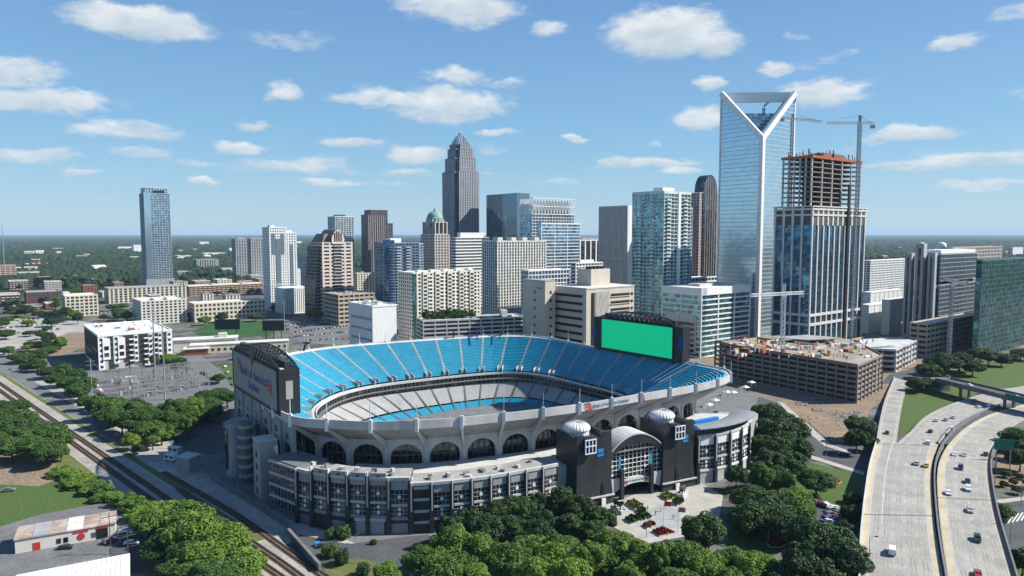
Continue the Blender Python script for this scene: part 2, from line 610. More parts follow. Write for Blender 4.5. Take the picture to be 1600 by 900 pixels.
FLOWERS = mat('red_flowers', (0.30, 0.045, 0.03), 0.9, var=0.4, scale=1.2, fine=0.4)
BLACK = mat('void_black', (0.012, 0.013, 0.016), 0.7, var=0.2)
REDPAINT = mat('red_paint', (0.45, 0.04, 0.04), 0.5, var=0.1)
YELLOWPAINT = mat('yellow_paint', (0.7, 0.5, 0.02), 0.5, var=0.1)
GL_BLUE = glass('glass_blue', (0.16, 0.29, 0.41), 0.75)
GL_TEAL = glass('glass_teal', (0.11, 0.28, 0.33), 0.75)
GL_GREEN = glass('glass_green', (0.05, 0.15, 0.175), 0.7, vary=0.6)
GL_SLATE = glass('glass_slate', (0.20, 0.28, 0.36), 0.7, vary=0.12, blind=0.02, tilt=.01)
GL_DARK = glass('glass_dark', (0.045, 0.06, 0.08), 0.35, blind=0.06)
GL_NAVY = glass('glass_navy', (0.07, 0.16, 0.29), 0.75, blind=0.05)
GL_PALE = glass('glass_pale', (0.50, 0.65, 0.73), 0.8, vary=0.07, blind=0.0, rough=.12, tilt=.012)
GL_INDIGO = glass('glass_indigo', (0.02, 0.05, 0.20), 0.5, blind=0.0, vary=.2)
GL_BLACK = glass('glass_black', (0.018, 0.022, 0.028), 0.1, blind=0.1)

# ---------------------------------------------------------------- ground, roads, railway
def crom(pts, n=8, closed=False):
    """Catmull-Rom through points (any dimension)"""
    P = [Vector(p) for p in pts]
    out = []
    m = len(P)
    rng = range(m) if closed else range(m - 1)
    for i in rng:
        if closed:
            p0, p1, p2, p3 = P[(i - 1) % m], P[i], P[(i + 1) % m], P[(i + 2) % m]
        else:
            p0, p1, p2, p3 = P[max(i - 1, 0)], P[i], P[i + 1], P[min(i + 2, m - 1)]
        for k in range(n):
            t = k / n
            out.append(0.5 * ((2 * p1) + (p2 - p0) * t + (2 * p0 - 5 * p1 + 4 * p2 - p3) * t * t + (3 * p1 - p0 - 3 * p2 + p3) * t ** 3))
    if not closed:
        out.append(P[-1])
    return out


def resample(pts, n, closed=False):
    P = [Vector(p) for p in pts]
    if closed:
        P = P + [P[0]]
    d = [0.0]
    for a, b in zip(P[:-1], P[1:]):
        d.append(d[-1] + (b - a).length)
    tot = d[-1]
    out, j = [], 0
    cnt = n if closed else n
    for i in range(cnt):
        s = tot * i / (n if closed else n - 1)
        while j < len(d) - 2 and d[j + 1] < s:
            j += 1
        t = (s - d[j]) / max(1e-9, d[j + 1] - d[j])
        out.append(P[j].lerp(P[j + 1], min(1, t)))
    return out


def sheet(name, px, z, m, label=None, world=False):
    pts = [Vector((p[0], p[1], 0)) for p in px] if world else [G(*p) for p in px]
    mb = MB()
    area = sum(a.x * b.y - b.x * a.y for a, b in zip(pts, pts[1:] + pts[:1]))
    if area < 0:
        pts = pts[::-1]
    mb.add([(p.x, p.y, z) for p in pts], [tuple(range(len(pts)))])
    o = mb.make(name, m)
    return tag(o, label, None, None, 'structure')


def ribbon(name, left, right, m, dz=0.0, f0=0.0, f1=1.0, label=None, thick=0.0, parent=None):
    """surface between two polylines of the same length, from fraction f0 to f1 across"""
    mb = MB()
    vs, fs = [], []
    n = len(left)
    for a, b in zip(left, right):
        p, q = a.lerp(b, f0), a.lerp(b, f1)
        vs += [(p.x, p.y, p.z + dz), (q.x, q.y, q.z + dz)]
    for i in range(n - 1):
        fs.append((2 * i, 2 * i + 1, 2 * i + 3, 2 * i + 2))
    if thick:
        o = len(vs)
        vs += [(v[0], v[1], v[2] - thick) for v in vs]
        for i in range(n - 1):
            fs.append((o + 2 * i + 2, o + 2 * i + 3, o + 2 * i + 1, o + 2 * i))
            fs.append((2 * i + 2, o + 2 * i + 2, o + 2 * i, 2 * i))
            fs.append((2 * i + 1, o + 2 * i + 1, o + 2 * i + 3, 2 * i + 3))
        fs.append((0, o, o + 1, 1))
        e = 2 * (n - 1)
        fs.append((e + 1, o + e + 1, o + e, e))
    mb.add(vs, fs)
    o = mb.make(name, m, parent)
    if parent is None:
        tag(o, label, None, None, 'structure')
    return o


def kerb_wall(name, pts, w, h, m, parent=None, z0=-0.1):
    """solid wall along a polyline"""
    mb = MB()
    n = len(pts)
    L_, R_ = [], []
    for i, p in enumerate(pts):
        a, b = pts[max(0, i - 1)], pts[min(n - 1, i + 1)]
        t = Vector((b.x - a.x, b.y - a.y, 0)).normalized()
        s = Vector((-t.y, t.x, 0)) * (w / 2)
        L_.append(p + s)
        R_.append(p - s)
    vs = []
    for l, r in zip(L_, R_):
        vs += [(l.x, l.y, l.z + z0), (r.x, r.y, r.z + z0), (r.x, r.y, r.z + h), (l.x, l.y, l.z + h)]
    fs = [(0, 1, 2, 3)]
    for i in range(n - 1):
        o = 4 * i
        for k in range(4):
            fs.append((o + k, o + 4 + k, o + 4 + (k + 1) % 4, o + (k + 1) % 4))
    fs.append(tuple(4 * (n - 1) + k for k in (3, 2, 1, 0)))
    mb.add(vs, fs)
    return mb.make(name, m, parent)


def ground_material():
    m = bpy.data.materials.new('land')
    m.use_nodes = True
    nt = m.node_tree
    N, L = nt.nodes, nt.links
    b = N['Principled BSDF']
    b.inputs['Roughness'].default_value = 0.95
    b.inputs['Specular IOR Level'].default_value = 0.1
    geo = N.new('ShaderNodeNewGeometry')

    def noise(scale, detail=6, rough=.6):
        n = N.new('ShaderNodeTexNoise')
        n.inputs['Scale'].default_value = scale
        n.inputs['Detail'].default_value = detail
        n.inputs['Roughness'].default_value = rough
        L.new(geo.outputs['Position'], n.inputs['Vector'])
        return n.outputs[0]

    def rng(v, a, b_):
        r = N.new('ShaderNodeMapRange')
        r.interpolation_type = 'SMOOTHSTEP'
        L.new(v, r.inputs[0])
        r.inputs[1].default_value = a
        r.inputs[2].default_value = b_
        return r.outputs[0]

    def mix(f, a, b_):
        x = N.new('ShaderNodeMix')
        x.data_type = 'RGBA'
        L.new(f, x.inputs['Factor'])
        for k, v in (('A', a), ('B', b_)):
            if isinstance(v, tuple):
                x.inputs[k].default_value = (*v, 1)
            else:
                L.new(v, x.inputs[k])
        return x.outputs['Result']
    wood = mix(rng(noise(0.02, 8, .7), .35, .65), (0.010, 0.024, 0.012), (0.024, 0.044, 0.018))
    town = mix(rng(noise(0.05, 6, .7), .35, .65), (0.06, 0.062, 0.065), (0.17, 0.165, 0.155))
    town = mix(rng(noise(0.035, 5, .6), .55, .62), town, (0.055, 0.085, 0.03))
    sep = N.new('ShaderNodeSeparateXYZ')
    L.new(geo.outputs['Position'], sep.inputs[0])
    ln = N.new('ShaderNodeVectorMath')
    ln.operation = 'LENGTH'
    L.new(geo.outputs['Position'], ln.inputs[0])
    far = rng(ln.outputs['Value'], 1100, 1500)
    clear = mix(rng(noise(0.0016, 4, .6), .60, .66), wood, (0.06, 0.075, 0.035))
    L.new(mix(far, town, clear), b.inputs['Base Color'])
    return m


gm = MB()
R0 = 70000
rings = [0, 400, 900, 1600, 3000, 6000, 12000, 25000, R0]
NS = 48
gv, gf = [(0, 0, 0)], []
for r in rings[1:]:
    gv += [(r * cos(2 * pi * i / NS), r * sin(2 * pi * i / NS), 0) for i in range(NS)]
for i in range(NS):
    gf.append((0, 1 + i, 1 + (i + 1) % NS))
for k in range(len(rings) - 2):
    for i in range(NS):
        a, b_ = 1 + k * NS + i, 1 + k * NS + (i + 1) % NS
        gf.append((a, a + NS, b_ + NS, b_))
gm.add(gv, gf)
tag(gm.make('ground', ground_material()), kind='structure')

# --- left foreground: railway corridor
rail_a, rail_b = G(-60, 558), G(520, 958)          # main line axis
rdir = (rail_b - rail_a).normalized()
rnor = Vector((rdir.y, -rdir.x, 0))                 # towards the camera-left side... sign fixed below
if rnor.x > 0:
    rnor = -rnor


def corridor(name, off0, off1, z, m, t0=-1.2, t1=1.3):
    L0 = (rail_b - rail_a).length
    p0, p1 = rail_a + rdir * (t0 * L0), rail_a + rdir * (t1 * L0)
    q = [p0 + rnor * off0, p1 + rnor * off0, p1 + rnor * off1, p0 + rnor * off1]
    return sheet(name, [(p.x, p.y) for p in q], z, m, world=True)


corridor('gravel_verge', -32, 16, 0.03, GRAVEL)
corridor('ballast_bed', -5.2, 9.6, 0.06, BALLAST)
corridor('service_road', -17.5, -9.5, 0.07, OLD_ASPHALT, t1=0.66)
corridor('grass_verge', -9.0, -6.2, 0.065, DRYGRASS, t1=0.9)
corridor('grass_verge', 10.5, 19, 0.05, DRYGRASS)


def track(label, p0, p1, z=0.05, curve=None):
    pts = curve or [p0, p1]
    t = thing('railway_track', label, 'railway', (pts[0].x, pts[0].y, 0))
    o = Vector((pts[0].x, pts[0].y, 0))
    # rust-stained bed, sleepers, two rails
    side = []
    n = len(pts)
    for i in range(n):
        a, b_ = pts[max(0, i - 1)], pts[min(n - 1, i + 1)]
        d = Vector((b_.x - a.x, b_.y - a.y, 0)).normalized()
        side.append(Vector((-d.y, d.x, 0)))
    L_ = [Vector((p.x, p.y, z)) + s * 1.5 - o for p, s in zip(pts, side)]
    R_ = [Vector((p.x, p.y, z)) - s * 1.5 - o for p, s in zip(pts, side)]
    ribbon('track_bed', R_, L_, RUSTBALLAST, dz=0.05, parent=t)
    mb = MB()
    tot = sum((b_ - a).length for a, b_ in zip(pts[:-1], pts[1:]))
    ns = int(tot / 1.3)
    res = resample(pts, max(2, ns))
    for i, p in enumerate(res[:-1]):
        d = (res[i + 1] - p).normalized()
        s = Vector((-d.y, d.x, 0))
        c = Vector((p.x, p.y, z + 0.12)) - o
        mb.bar(c - s * 1.3, c + s * 1.3, 0.34, 0.16)
    tag(mb.make('sleepers', SLEEPER, t), kind='stuff')
    for sg in (-1, 1):
        mb = MB()
        q = [Vector((p.x, p.y, z + 0.28)) + s * (0.75 * sg) - o for p, s in zip(pts, side)]
        mb.tube(q, 0.1)
        mb.make('rail', RAIL, t)
    return t


track('far main railway track crossing the left foreground beside the gravel service road', rail_a - rdir * 500 + rnor * 0, rail_b + rdir * 60)
track('near main railway track crossing the left foreground, on the side of the trees', rail_a - rdir * 500 + rnor * 4.6, rail_b + rdir * 60 + rnor * 4.6)
spur = [G(255, 738), G(300, 764), G(350, 793), G(400, 826), G(450, 862), G(504, 900), G(560, 945)]
track('spur railway track curving along the stadium retaining wall', None, None, curve=crom(spur, 6))
spur2 = [G(280, 764), G(322, 797), G(380, 839), G(440, 880), G(500, 925)]
track('middle railway track joining the spur beside the stadium forecourt', None, None, curve=crom(spur2, 6))

# left yard
sheet('field', [(-80, 742), (60, 726), (120, 765), (190, 790), (60, 812), (-80, 835)], 0.075, GRASS)
sheet('dirt_patch', [(-80, 735), (-20, 700), (60, 700), (105, 745), (60, 760), (-40, 755)], 0.08, DIRT)
sheet('parking_lot', [(-90, 850), (60, 805), (180, 782), (230, 800), (250, 900), (260, 980), (-120, 980)], 0.09, OLD_ASPHALT)
sheet('driveway', [(170, 860), (215, 830), (240, 850), (250, 930), (190, 930)], 0.11, ASPHALT)
sheet('lawn', [(182, 872), (196, 872), (215, 935), (190, 935)], 0.13, GRASS)

# stadium forecourt
sheet('forecourt', [(330, 745), (500, 830), (560, 850), (700, 850), (960, 800), (1180, 740), (1250, 640), (1150, 560), (400, 560), (250, 640), (262, 690)], 0.05, CONCRETE_DARK)
sheet('parking_lot', [(300, 655), (360, 640), (366, 700), (330, 712), (270, 700), (272, 680)], 0.09, ASPHALT)
sheet('loading_yard', [(448, 852), (470, 836), (548, 850), (640, 838), (668, 836), (700, 850), (640, 895), (560, 892), (520, 905)], 0.09, ASPHALT)
sheet('footpath', [(352, 778), (372, 772), (450, 812), (545, 842), (540, 850), (440, 830), (395, 812)], 0.13, PAVING)
sheet('verge', [(505, 880), (560, 872), (640, 893), (640, 960), (540, 960), (512, 910)], 0.1, DRYGRASS)
sheet('lawn', [(640, 905), (700, 850), (900, 800), (980, 840), (1100, 900), (1200, 960), (640, 960)], 0.12, GRASS)
# gate plaza
sheet('plaza', [(940, 792), (1000, 770), (1090, 752), (1130, 775), (1120, 830), (1010, 850), (960, 825)], 0.14, PAVING)
sheet('plaza_steps', [(1004, 802), (1040, 787), (1062, 800), (1066, 822), (1020, 830)], 0.17, CONCRETE)
# right of the gate
sheet('lawn', [(1175, 760), (1230, 728), (1262, 722), (1345, 742), (1345, 830), (1300, 810), (1260, 790), (1190, 900), (1120, 880)], 0.13, GRASS)
sheet('parking_lot', [(1262, 795), (1285, 790), (1330, 800), (1340, 850), (1260, 880), (1215, 860)], 0.16, ASPHALT)
sheet('street', [(1185, 620), (1215, 630), (1262, 668), (1300, 690), (1372, 712), (1372, 752), (1345, 748), (1285, 722), (1245, 690), (1180, 640)], 0.15, ASPHALT)
sheet('footpath', [(1215, 628), (1224, 630), (1268, 668), (1296, 694), (1330, 706), (1326, 709), (1288, 697), (1258, 672)], 0.19, PAVING)
sheet('footpath', [(1262, 716), (1268, 712), (1350, 738), (1350, 743)], 0.21, PAVING)
sheet('building_site', [(1040, 560), (1110, 532), (1440, 525), (1445, 580), (1360, 640), (1340, 690), (1300, 692), (1262, 660), (1215, 625), (1130, 600)], 0.1, DIRT)
sheet('building_site', [(1360, 528), (1460, 535), (1620, 545), (1620, 525), (1440, 515), (1340, 518)], 0.12, DIRT)
# freeway embankments
sheet('embankment_lawn', [(1402, 700), (1412, 612), (1430, 600), (1475, 600), (1530, 612), (1470, 640), (1430, 668)], 0.1, GRASS)
sheet('embankment_lawn', [(1490, 588), (1500, 560), (1620, 556), (1640, 600), (1540, 608)], 0.12, GRASS)
sheet('street', [(1376, 600), (1390, 585), (1420, 578), (1440, 568), (1470, 560), (1475, 572), (1440, 588), (1420, 600)], 0.17, ASPHALT)
# right edge, beyond the freeway
sheet('bare_soil', [(1555, 760), (1560, 690), (1640, 670), (1640, 780)], 0.1, DIRT)
sheet('street', [(1555, 788), (1640, 778), (1660, 930), (1590, 930), (1565, 850)], 0.12, ASPHALT)
sheet('footpath', [(1552, 782), (1640, 772), (1640, 777), (1556, 788)], 0.15, PAVING)
sheet('lawn', [(1580, 880), (1660, 850), (1660, 960), (1595, 960)], 0.16, GRASS)
for i in range(5):
    q = [G(1577 + i * 6.5, 806 - i * 1.6), G(1580 + i * 6.5, 806 - i * 1.6), G(1569 + i * 7, 820 - i * 1.5), G(1566 + i * 7, 820 - i * 1.5)]
    sheet('crossing_stripe', [(p.x, p.y) for p in q], 0.15, PAINTLINE, world=True)
# town streets and lots left of the skyline
sheet('parking_lot', [(438, 502), (545, 480), (560, 540), (470, 537)], 0.18, OLD_ASPHALT)
sheet('ballpark_lawn', [(300, 519), (325, 506), (425, 501), (440, 508), (420, 524), (335, 530)], 0.1, mat('turf', (0.032, 0.105, 0.03), .9, var=.25, scale=.05, fine=.2))
sheet('street', [(255, 552), (300, 545), (360, 590), (372, 615), (340, 600)], 0.1, OLD_ASPHALT)
sheet('lawn', [(345, 575), (362, 570), (375, 600), (362, 606)], 0.13, GRASS)
sheet('bare_soil', [(30, 545), (110, 520), (160, 520), (150, 535), (100, 555), (40, 560)], 0.09, DIRT)
sheet('car_park', [(0, 500), (60, 495), (150, 505), (110, 540), (40, 545), (-40, 550)], 0.07, GRAVEL)
sheet('substation_yard', [(150, 592), (230, 570), (320, 582), (340, 606), (250, 640), (160, 628)], 0.1, OLD_ASPHALT)
sheet('street', [(-200, 545), (60, 556), (140, 570), (300, 660), (262, 690), (100, 598), (-200, 560)], 0.055, OLD_ASPHALT)


# --- freeway (thing-like piece of the setting): two carriageways on a curved viaduct
def edge(lst):
    return resample(crom([G(*p) for p in lst], 6), 41)


MAINL = edge([(1341, 960, 7), (1343, 900, 7), (1345, 840, 7), (1351, 780, 7), (1359, 728, 6), (1370, 690, 4.6)])
MED_A = [(1485, 960, 7), (1474, 900, 7), (1465, 850, 7), (1459, 800, 7), (1456, 750, 6.6), (1458, 720, 6), (1466, 694, 4.8)]
MED_B = [(1466, 694, 4.8), (1487, 670, 3.6), (1518, 650, 2.2), (1550, 638, 1.0), (1600, 624, .3), (1680, 606, .2)]
MEDL1, MEDL2 = edge(MED_A), edge(MED_B)
MAINL2 = edge([(1400, 694, 4.8), (1420, 676, 3.8), (1447, 650, 2.4), (1484, 632, 1.2), (1530, 617, .4), (1580, 606, .3), (1660, 594, .2)])
MEDR = edge([(1491, 960, 7), (1481, 900, 7), (1473, 850, 7), (1467, 800, 7), (1464, 750, 6.6), (1468, 720, 6), (1482, 694, 4.8), (1506, 670, 3.6), (1538, 651, 2.2), (1570, 640, 1.0), (1620, 626, .3), (1690, 608, .2)])
RIGHT = edge([(1606, 960, 7), (1588, 900, 7), (1573, 850, 7), (1559, 800, 7), (1550, 750, 6.6), (1549, 720, 6), (1556, 698, 4.8), (1580, 672, 3.2), (1612, 655, 1.8), (1650, 642, 1.0), (1700, 630, .3), (1760, 615, .2)])
RAMPL = edge([(1370, 690, 4.6), (1375, 660, 3.4), (1382, 630, 2.0), (1391, 606, 1.0), (1398, 590, .4)])
RAMPR = edge([(1400, 694, 4.8), (1405, 660, 3.6), (1410, 630, 2.2), (1415, 610, 1.2), (1420, 596, .4)])
ribbon('freeway_deck', MAINL, MEDL1, CONCRETE_ROAD, thick=1.6)
ribbon('freeway_deck', MAINL2, MEDL2, CONCRETE_ROAD, thick=1.2, dz=-0.01)
ribbon('freeway_deck', MEDR, RIGHT, CONCRETE_ROAD, thick=1.6)
ribbon('ramp_deck', RAMPL, RAMPR, CONCRETE_ROAD, thick=1.2, dz=-0.02)
ribbon('gore_area', [RAMPR[0], RAMPR[3]], [MAINL2[0], MAINL2[4]], ASPHALT, dz=-0.1)
ribbon('shoulder', MAINL, MEDL1, CONCRETE_TAN, dz=0.02, f0=0.012, f1=0.09)
ribbon('shoulder', MAINL, MEDL1, CONCRETE_TAN, dz=0.02, f0=0.90, f1=0.985)
ribbon('shoulder', MEDR, RIGHT, CONCRETE_TAN, dz=0.02, f0=0.015, f1=0.13)
ribbon('shoulder', MEDR, RIGHT, mat('concrete_rose', (0.36, 0.27, 0.2), .85, var=.12, scale=.1), dz=0.02, f0=0.91, f1=0.985)
MED2R = edge([(1482, 694, 4.8), (1506, 670, 3.6), (1538, 651, 2.2), (1570, 640, 1.0), (1620, 626, .3), (1690, 608, .2)])
ribbon('median_strip', MEDL2, MED2R, ASPHALT, dz=0.03, thick=1.0)


def lane_line(name, L_, R_, f, w=0.006, dash=None, i0=0, i1=None, dz=0.04):
    i1 = i1 or len(L_) - 1
    fine_l, fine_r = resample(L_[i0:i1 + 1], 120), resample(R_[i0:i1 + 1], 120)
    mb = MB()
    for k in range(119):
        if dash and k % dash[0] >= dash[1]:
            continue
        a, b_ = fine_l[k].lerp(fine_r[k], f - w / 2), fine_l[k].lerp(fine_r[k], f + w / 2)
        c, d = fine_l[k + 1].lerp(fine_r[k + 1], f + w / 2), fine_l[k + 1].lerp(fine_r[k + 1], f - w / 2)
        mb.add([(q.x, q.y, q.z + dz) for q in (a, b_, c, d)], [(0, 1, 2, 3)])
    return tag(mb.make(name, PAINTLINE), kind='structure')


lane_line('lane_marking', MAINL, MEDL1, 0.10, 0.008)
lane_line('lane_marking', MAINL, MEDL1, 0.89, 0.008)
for f in (0.42, 0.58, 0.74):
    lane_line('lane_marking', MAINL, MEDL1, f, 0.005, (7, 2))
lane_line('lane_marking', MAINL, MEDL1, 0.27, 0.01, None, 14, 40)
for f in (0.3, 0.5, 0.7):
    lane_line('lane_marking', MAINL2, MEDL2, f, 0.007, (4, 1))
lane_line('lane_marking', MAINL2, MEDL2, 0.06, 0.008)
lane_line('lane_marking', MEDR, RIGHT, 0.14, 0.008)
lane_line('lane_marking', MEDR, RIGHT, 0.90, 0.008)
for f in (0.34, 0.53, 0.72):
    lane_line('lane_marking', MEDR, RIGHT, f, 0.007, (5, 1))
lane_line('lane_marking', RAMPL, RAMPR, 0.12, 0.02)
lane_line('lane_marking', RAMPL, RAMPR, 0.88, 0.02)
# darker worn wheel paths along the lanes
WORN = mat('worn_concrete', (.345, .33, .30), .8, var=.2, scale=.2, fine=.2)
for f in (.20, .34, .50, .66, .81):
    for o_ in (-.024, .024):
        ribbon('wheel_path', MAINL, MEDL1, WORN, dz=.026, f0=f + o_ - .010, f1=f + o_ + .010)
for f in (.24, .435, .625, .81):
    for o_ in (-.028, .028):
        ribbon('wheel_path', MEDR, RIGHT, WORN, dz=.026, f0=f + o_ - .012, f1=f + o_ + .012)
for f in (.18, .4, .6, .82):
    ribbon('wheel_path', MAINL2, MEDL2, WORN, dz=.02, f0=f - .05, f1=f + .05)
# expansion joints, road arrows
for (L_, R_, ii) in ((MAINL, MEDL1, 16), (MAINL, MEDL1, 39), (MEDR, RIGHT, 9), (MEDR, RIGHT, 22)):
    a, b_ = L_[ii].lerp(R_[ii], .01), L_[ii].lerp(R_[ii], .99)
    d = Vector((b_.y - a.y, a.x - b_.x, 0)).normalized() * 0.35
    mb = MB().add([(q.x, q.y, q.z + 0.06) for q in (a - d, a + d, b_ + d, b_ - d)], [(0, 1, 2, 3)])
    tag(mb.make('expansion_joint', CONCRETE_DARK), kind='structure')

fw = thing('freeway_barrier', 'pale concrete barrier along the left edge of the elevated freeway', 'barrier')
kerb_wall('wall', MAINL, 0.5, 1.1, CONCRETE_PALE, fw, -2.2)
kerb_wall('wall', RAMPL, 0.4, 0.9, CONCRETE, fw, -1.5)
fw = thing('freeway_barrier', 'dark concrete median barrier between the two freeway carriageways', 'barrier')
kerb_wall('wall', [a.lerp(b_, .5) for a, b_ in zip(MEDR[:27], resample(MEDL1 + MEDL2[1:], 41)[:27])], 0.5, 1.2, CONCRETE_DARK, fw, -2.0)
kerb_wall('wall', MEDL2, 0.5, 1.1, CONCRETE, fw, -0.5)
fw = thing('freeway_barrier', 'concrete barrier along the right edge of the freeway by the green sign', 'barrier')
kerb_wall('wall', RIGHT, 0.5, 1.1, CONCRETE_DARK, fw, -2.2)
# viaduct piers
for k, i in enumerate((2, 8, 14, 20, 26)):
    for (L_, R_, nm) in ((MAINL, MEDL1, 'left'), (MEDR, RIGHT, 'right')):
        if nm == 'right' and i > 18:
            continue
        a, b_ = L_[i], R_[i]
        c = a.lerp(b_, .5)
        t = thing('viaduct_pier', f'{ordinal(k)} concrete pier from the camera under the {nm} freeway carriageway', 'pier', (c.x, c.y, 0), 0, 'piers under the freeway viaduct')
        for f in (.12, .5, .88):
            p = a.lerp(b_, f)
            MB().cyl((0, 0), .8, .8, 0, p.z - 2.6, 10).make('column', CONCRETE, t, (p.x - c.x, p.y - c.y, 0))
        p, q = a.lerp(b_, .04) - c, a.lerp(b_, .96) - c
        MB().bar((p.x, p.y, a.z - 2.1), (q.x, q.y, b_.z - 2.1), 1.4, 1.0).make('cap_beam', CONCRETE, t)

# ---------------------------------------------------------------- stadium
AX = Vector((0.79, 0.613, 0)).normalized()       # long axis, towards the back right
BX = Vector((-AX.y, AX.x, 0))
RIM_PX = None
rim_ctrl = [(-81, 254), (-62, 247.5), (-45, 246), (-18, 251.5), (22, 269), (52, 288), (80, 306), (99, 323), (106, 339), (100, 353), (80, 377), (52, 408), (33, 437),
            (20, 453), (2, 461), (-25, 455.5), (-66, 437), (-98, 419), (-117, 402), (-128, 379), (-127, 352), (-118, 320), (-103, 285)]
NB = 42
rim = resample(crom([(x, y, 0) for x, y in rim_ctrl], 10, True), NB * 4, True)
SC = sum(rim, Vector((0, 0, 0))) / len(rim)
rim = [p - SC for p in rim]                       # local to the stadium's base


def inner(p):
    """point of the field edge facing a rim point"""
    a, b_ = p.dot(AX), p.dot(BX)
    n = 3.2
    k = (abs(a / 58) ** n + abs(b_ / 37) ** n) ** (-1 / n)
    return (AX * a + BX * b_) * k


inr = [inner(p) for p in rim]


def sec(i, f, z, out=0.0):
    """point of the cross-section at rim station i (quarter bays): fraction f towards the field, or 'out' metres outside the rim"""
    p, q = rim[i % len(rim)], inr[i % len(rim)]
    d = (q - p).normalized()
    r = p.lerp(q, f) - d * out
    return Vector((r.x, r.y, z))


RZ = 33.0
SEATRISER = mat('seat_riser', (.055, .27, .40), .7, var=.12, scale=.3)
stadium = thing('football_stadium', 'large open football stadium with turquoise upper seats and an arcaded grey concrete outside', 'stadium', (SC.x, SC.y, 0))
MB().add([(p.x, p.y, -2.2) for p in [inr[k] for k in range(0, NB * 4, 2)]], [tuple(range(NB * 2))]).make('playing_field', mat('turf', (0.032, 0.105, 0.03)), stadium)


def rows(i0, i1, f0, z0, f1, z1, n, mi=0):
    """stepped seating rows between two stations, from (f0, z0) down to (f1, z1)"""
    mb = MB()
    steps = []
    for k in range(n):
        fa, fb = f0 + (f1 - f0) * k / n, f0 + (f1 - f0) * (k + 1) / n
        za = z0 + (z1 - z0) * k / n
        steps += [(fa, za), (fb, za)]
    st = [i0 + (i1 - i0) * t / 2 for t in range(3)]

    def at(s, f, z):
        lo = int(math.floor(s))
        return sec(lo, f, z).lerp(sec(lo + 1, f, z), s - lo)
    vs, fs = [], []
    for s in st:
        for f, z in steps:
            vs.append(at(s, f, z))
    w = len(steps)
    for c in range(2):
        for k in range(w - 1):
            fs.append((c * w + k, (c + 1) * w + k, (c + 1) * w + k + 1, c * w + k + 1))
    mb.add(vs, fs, mi)
    mb.m = [(k % (w - 1)) % 2 for k in range(len(fs))]
    return mb


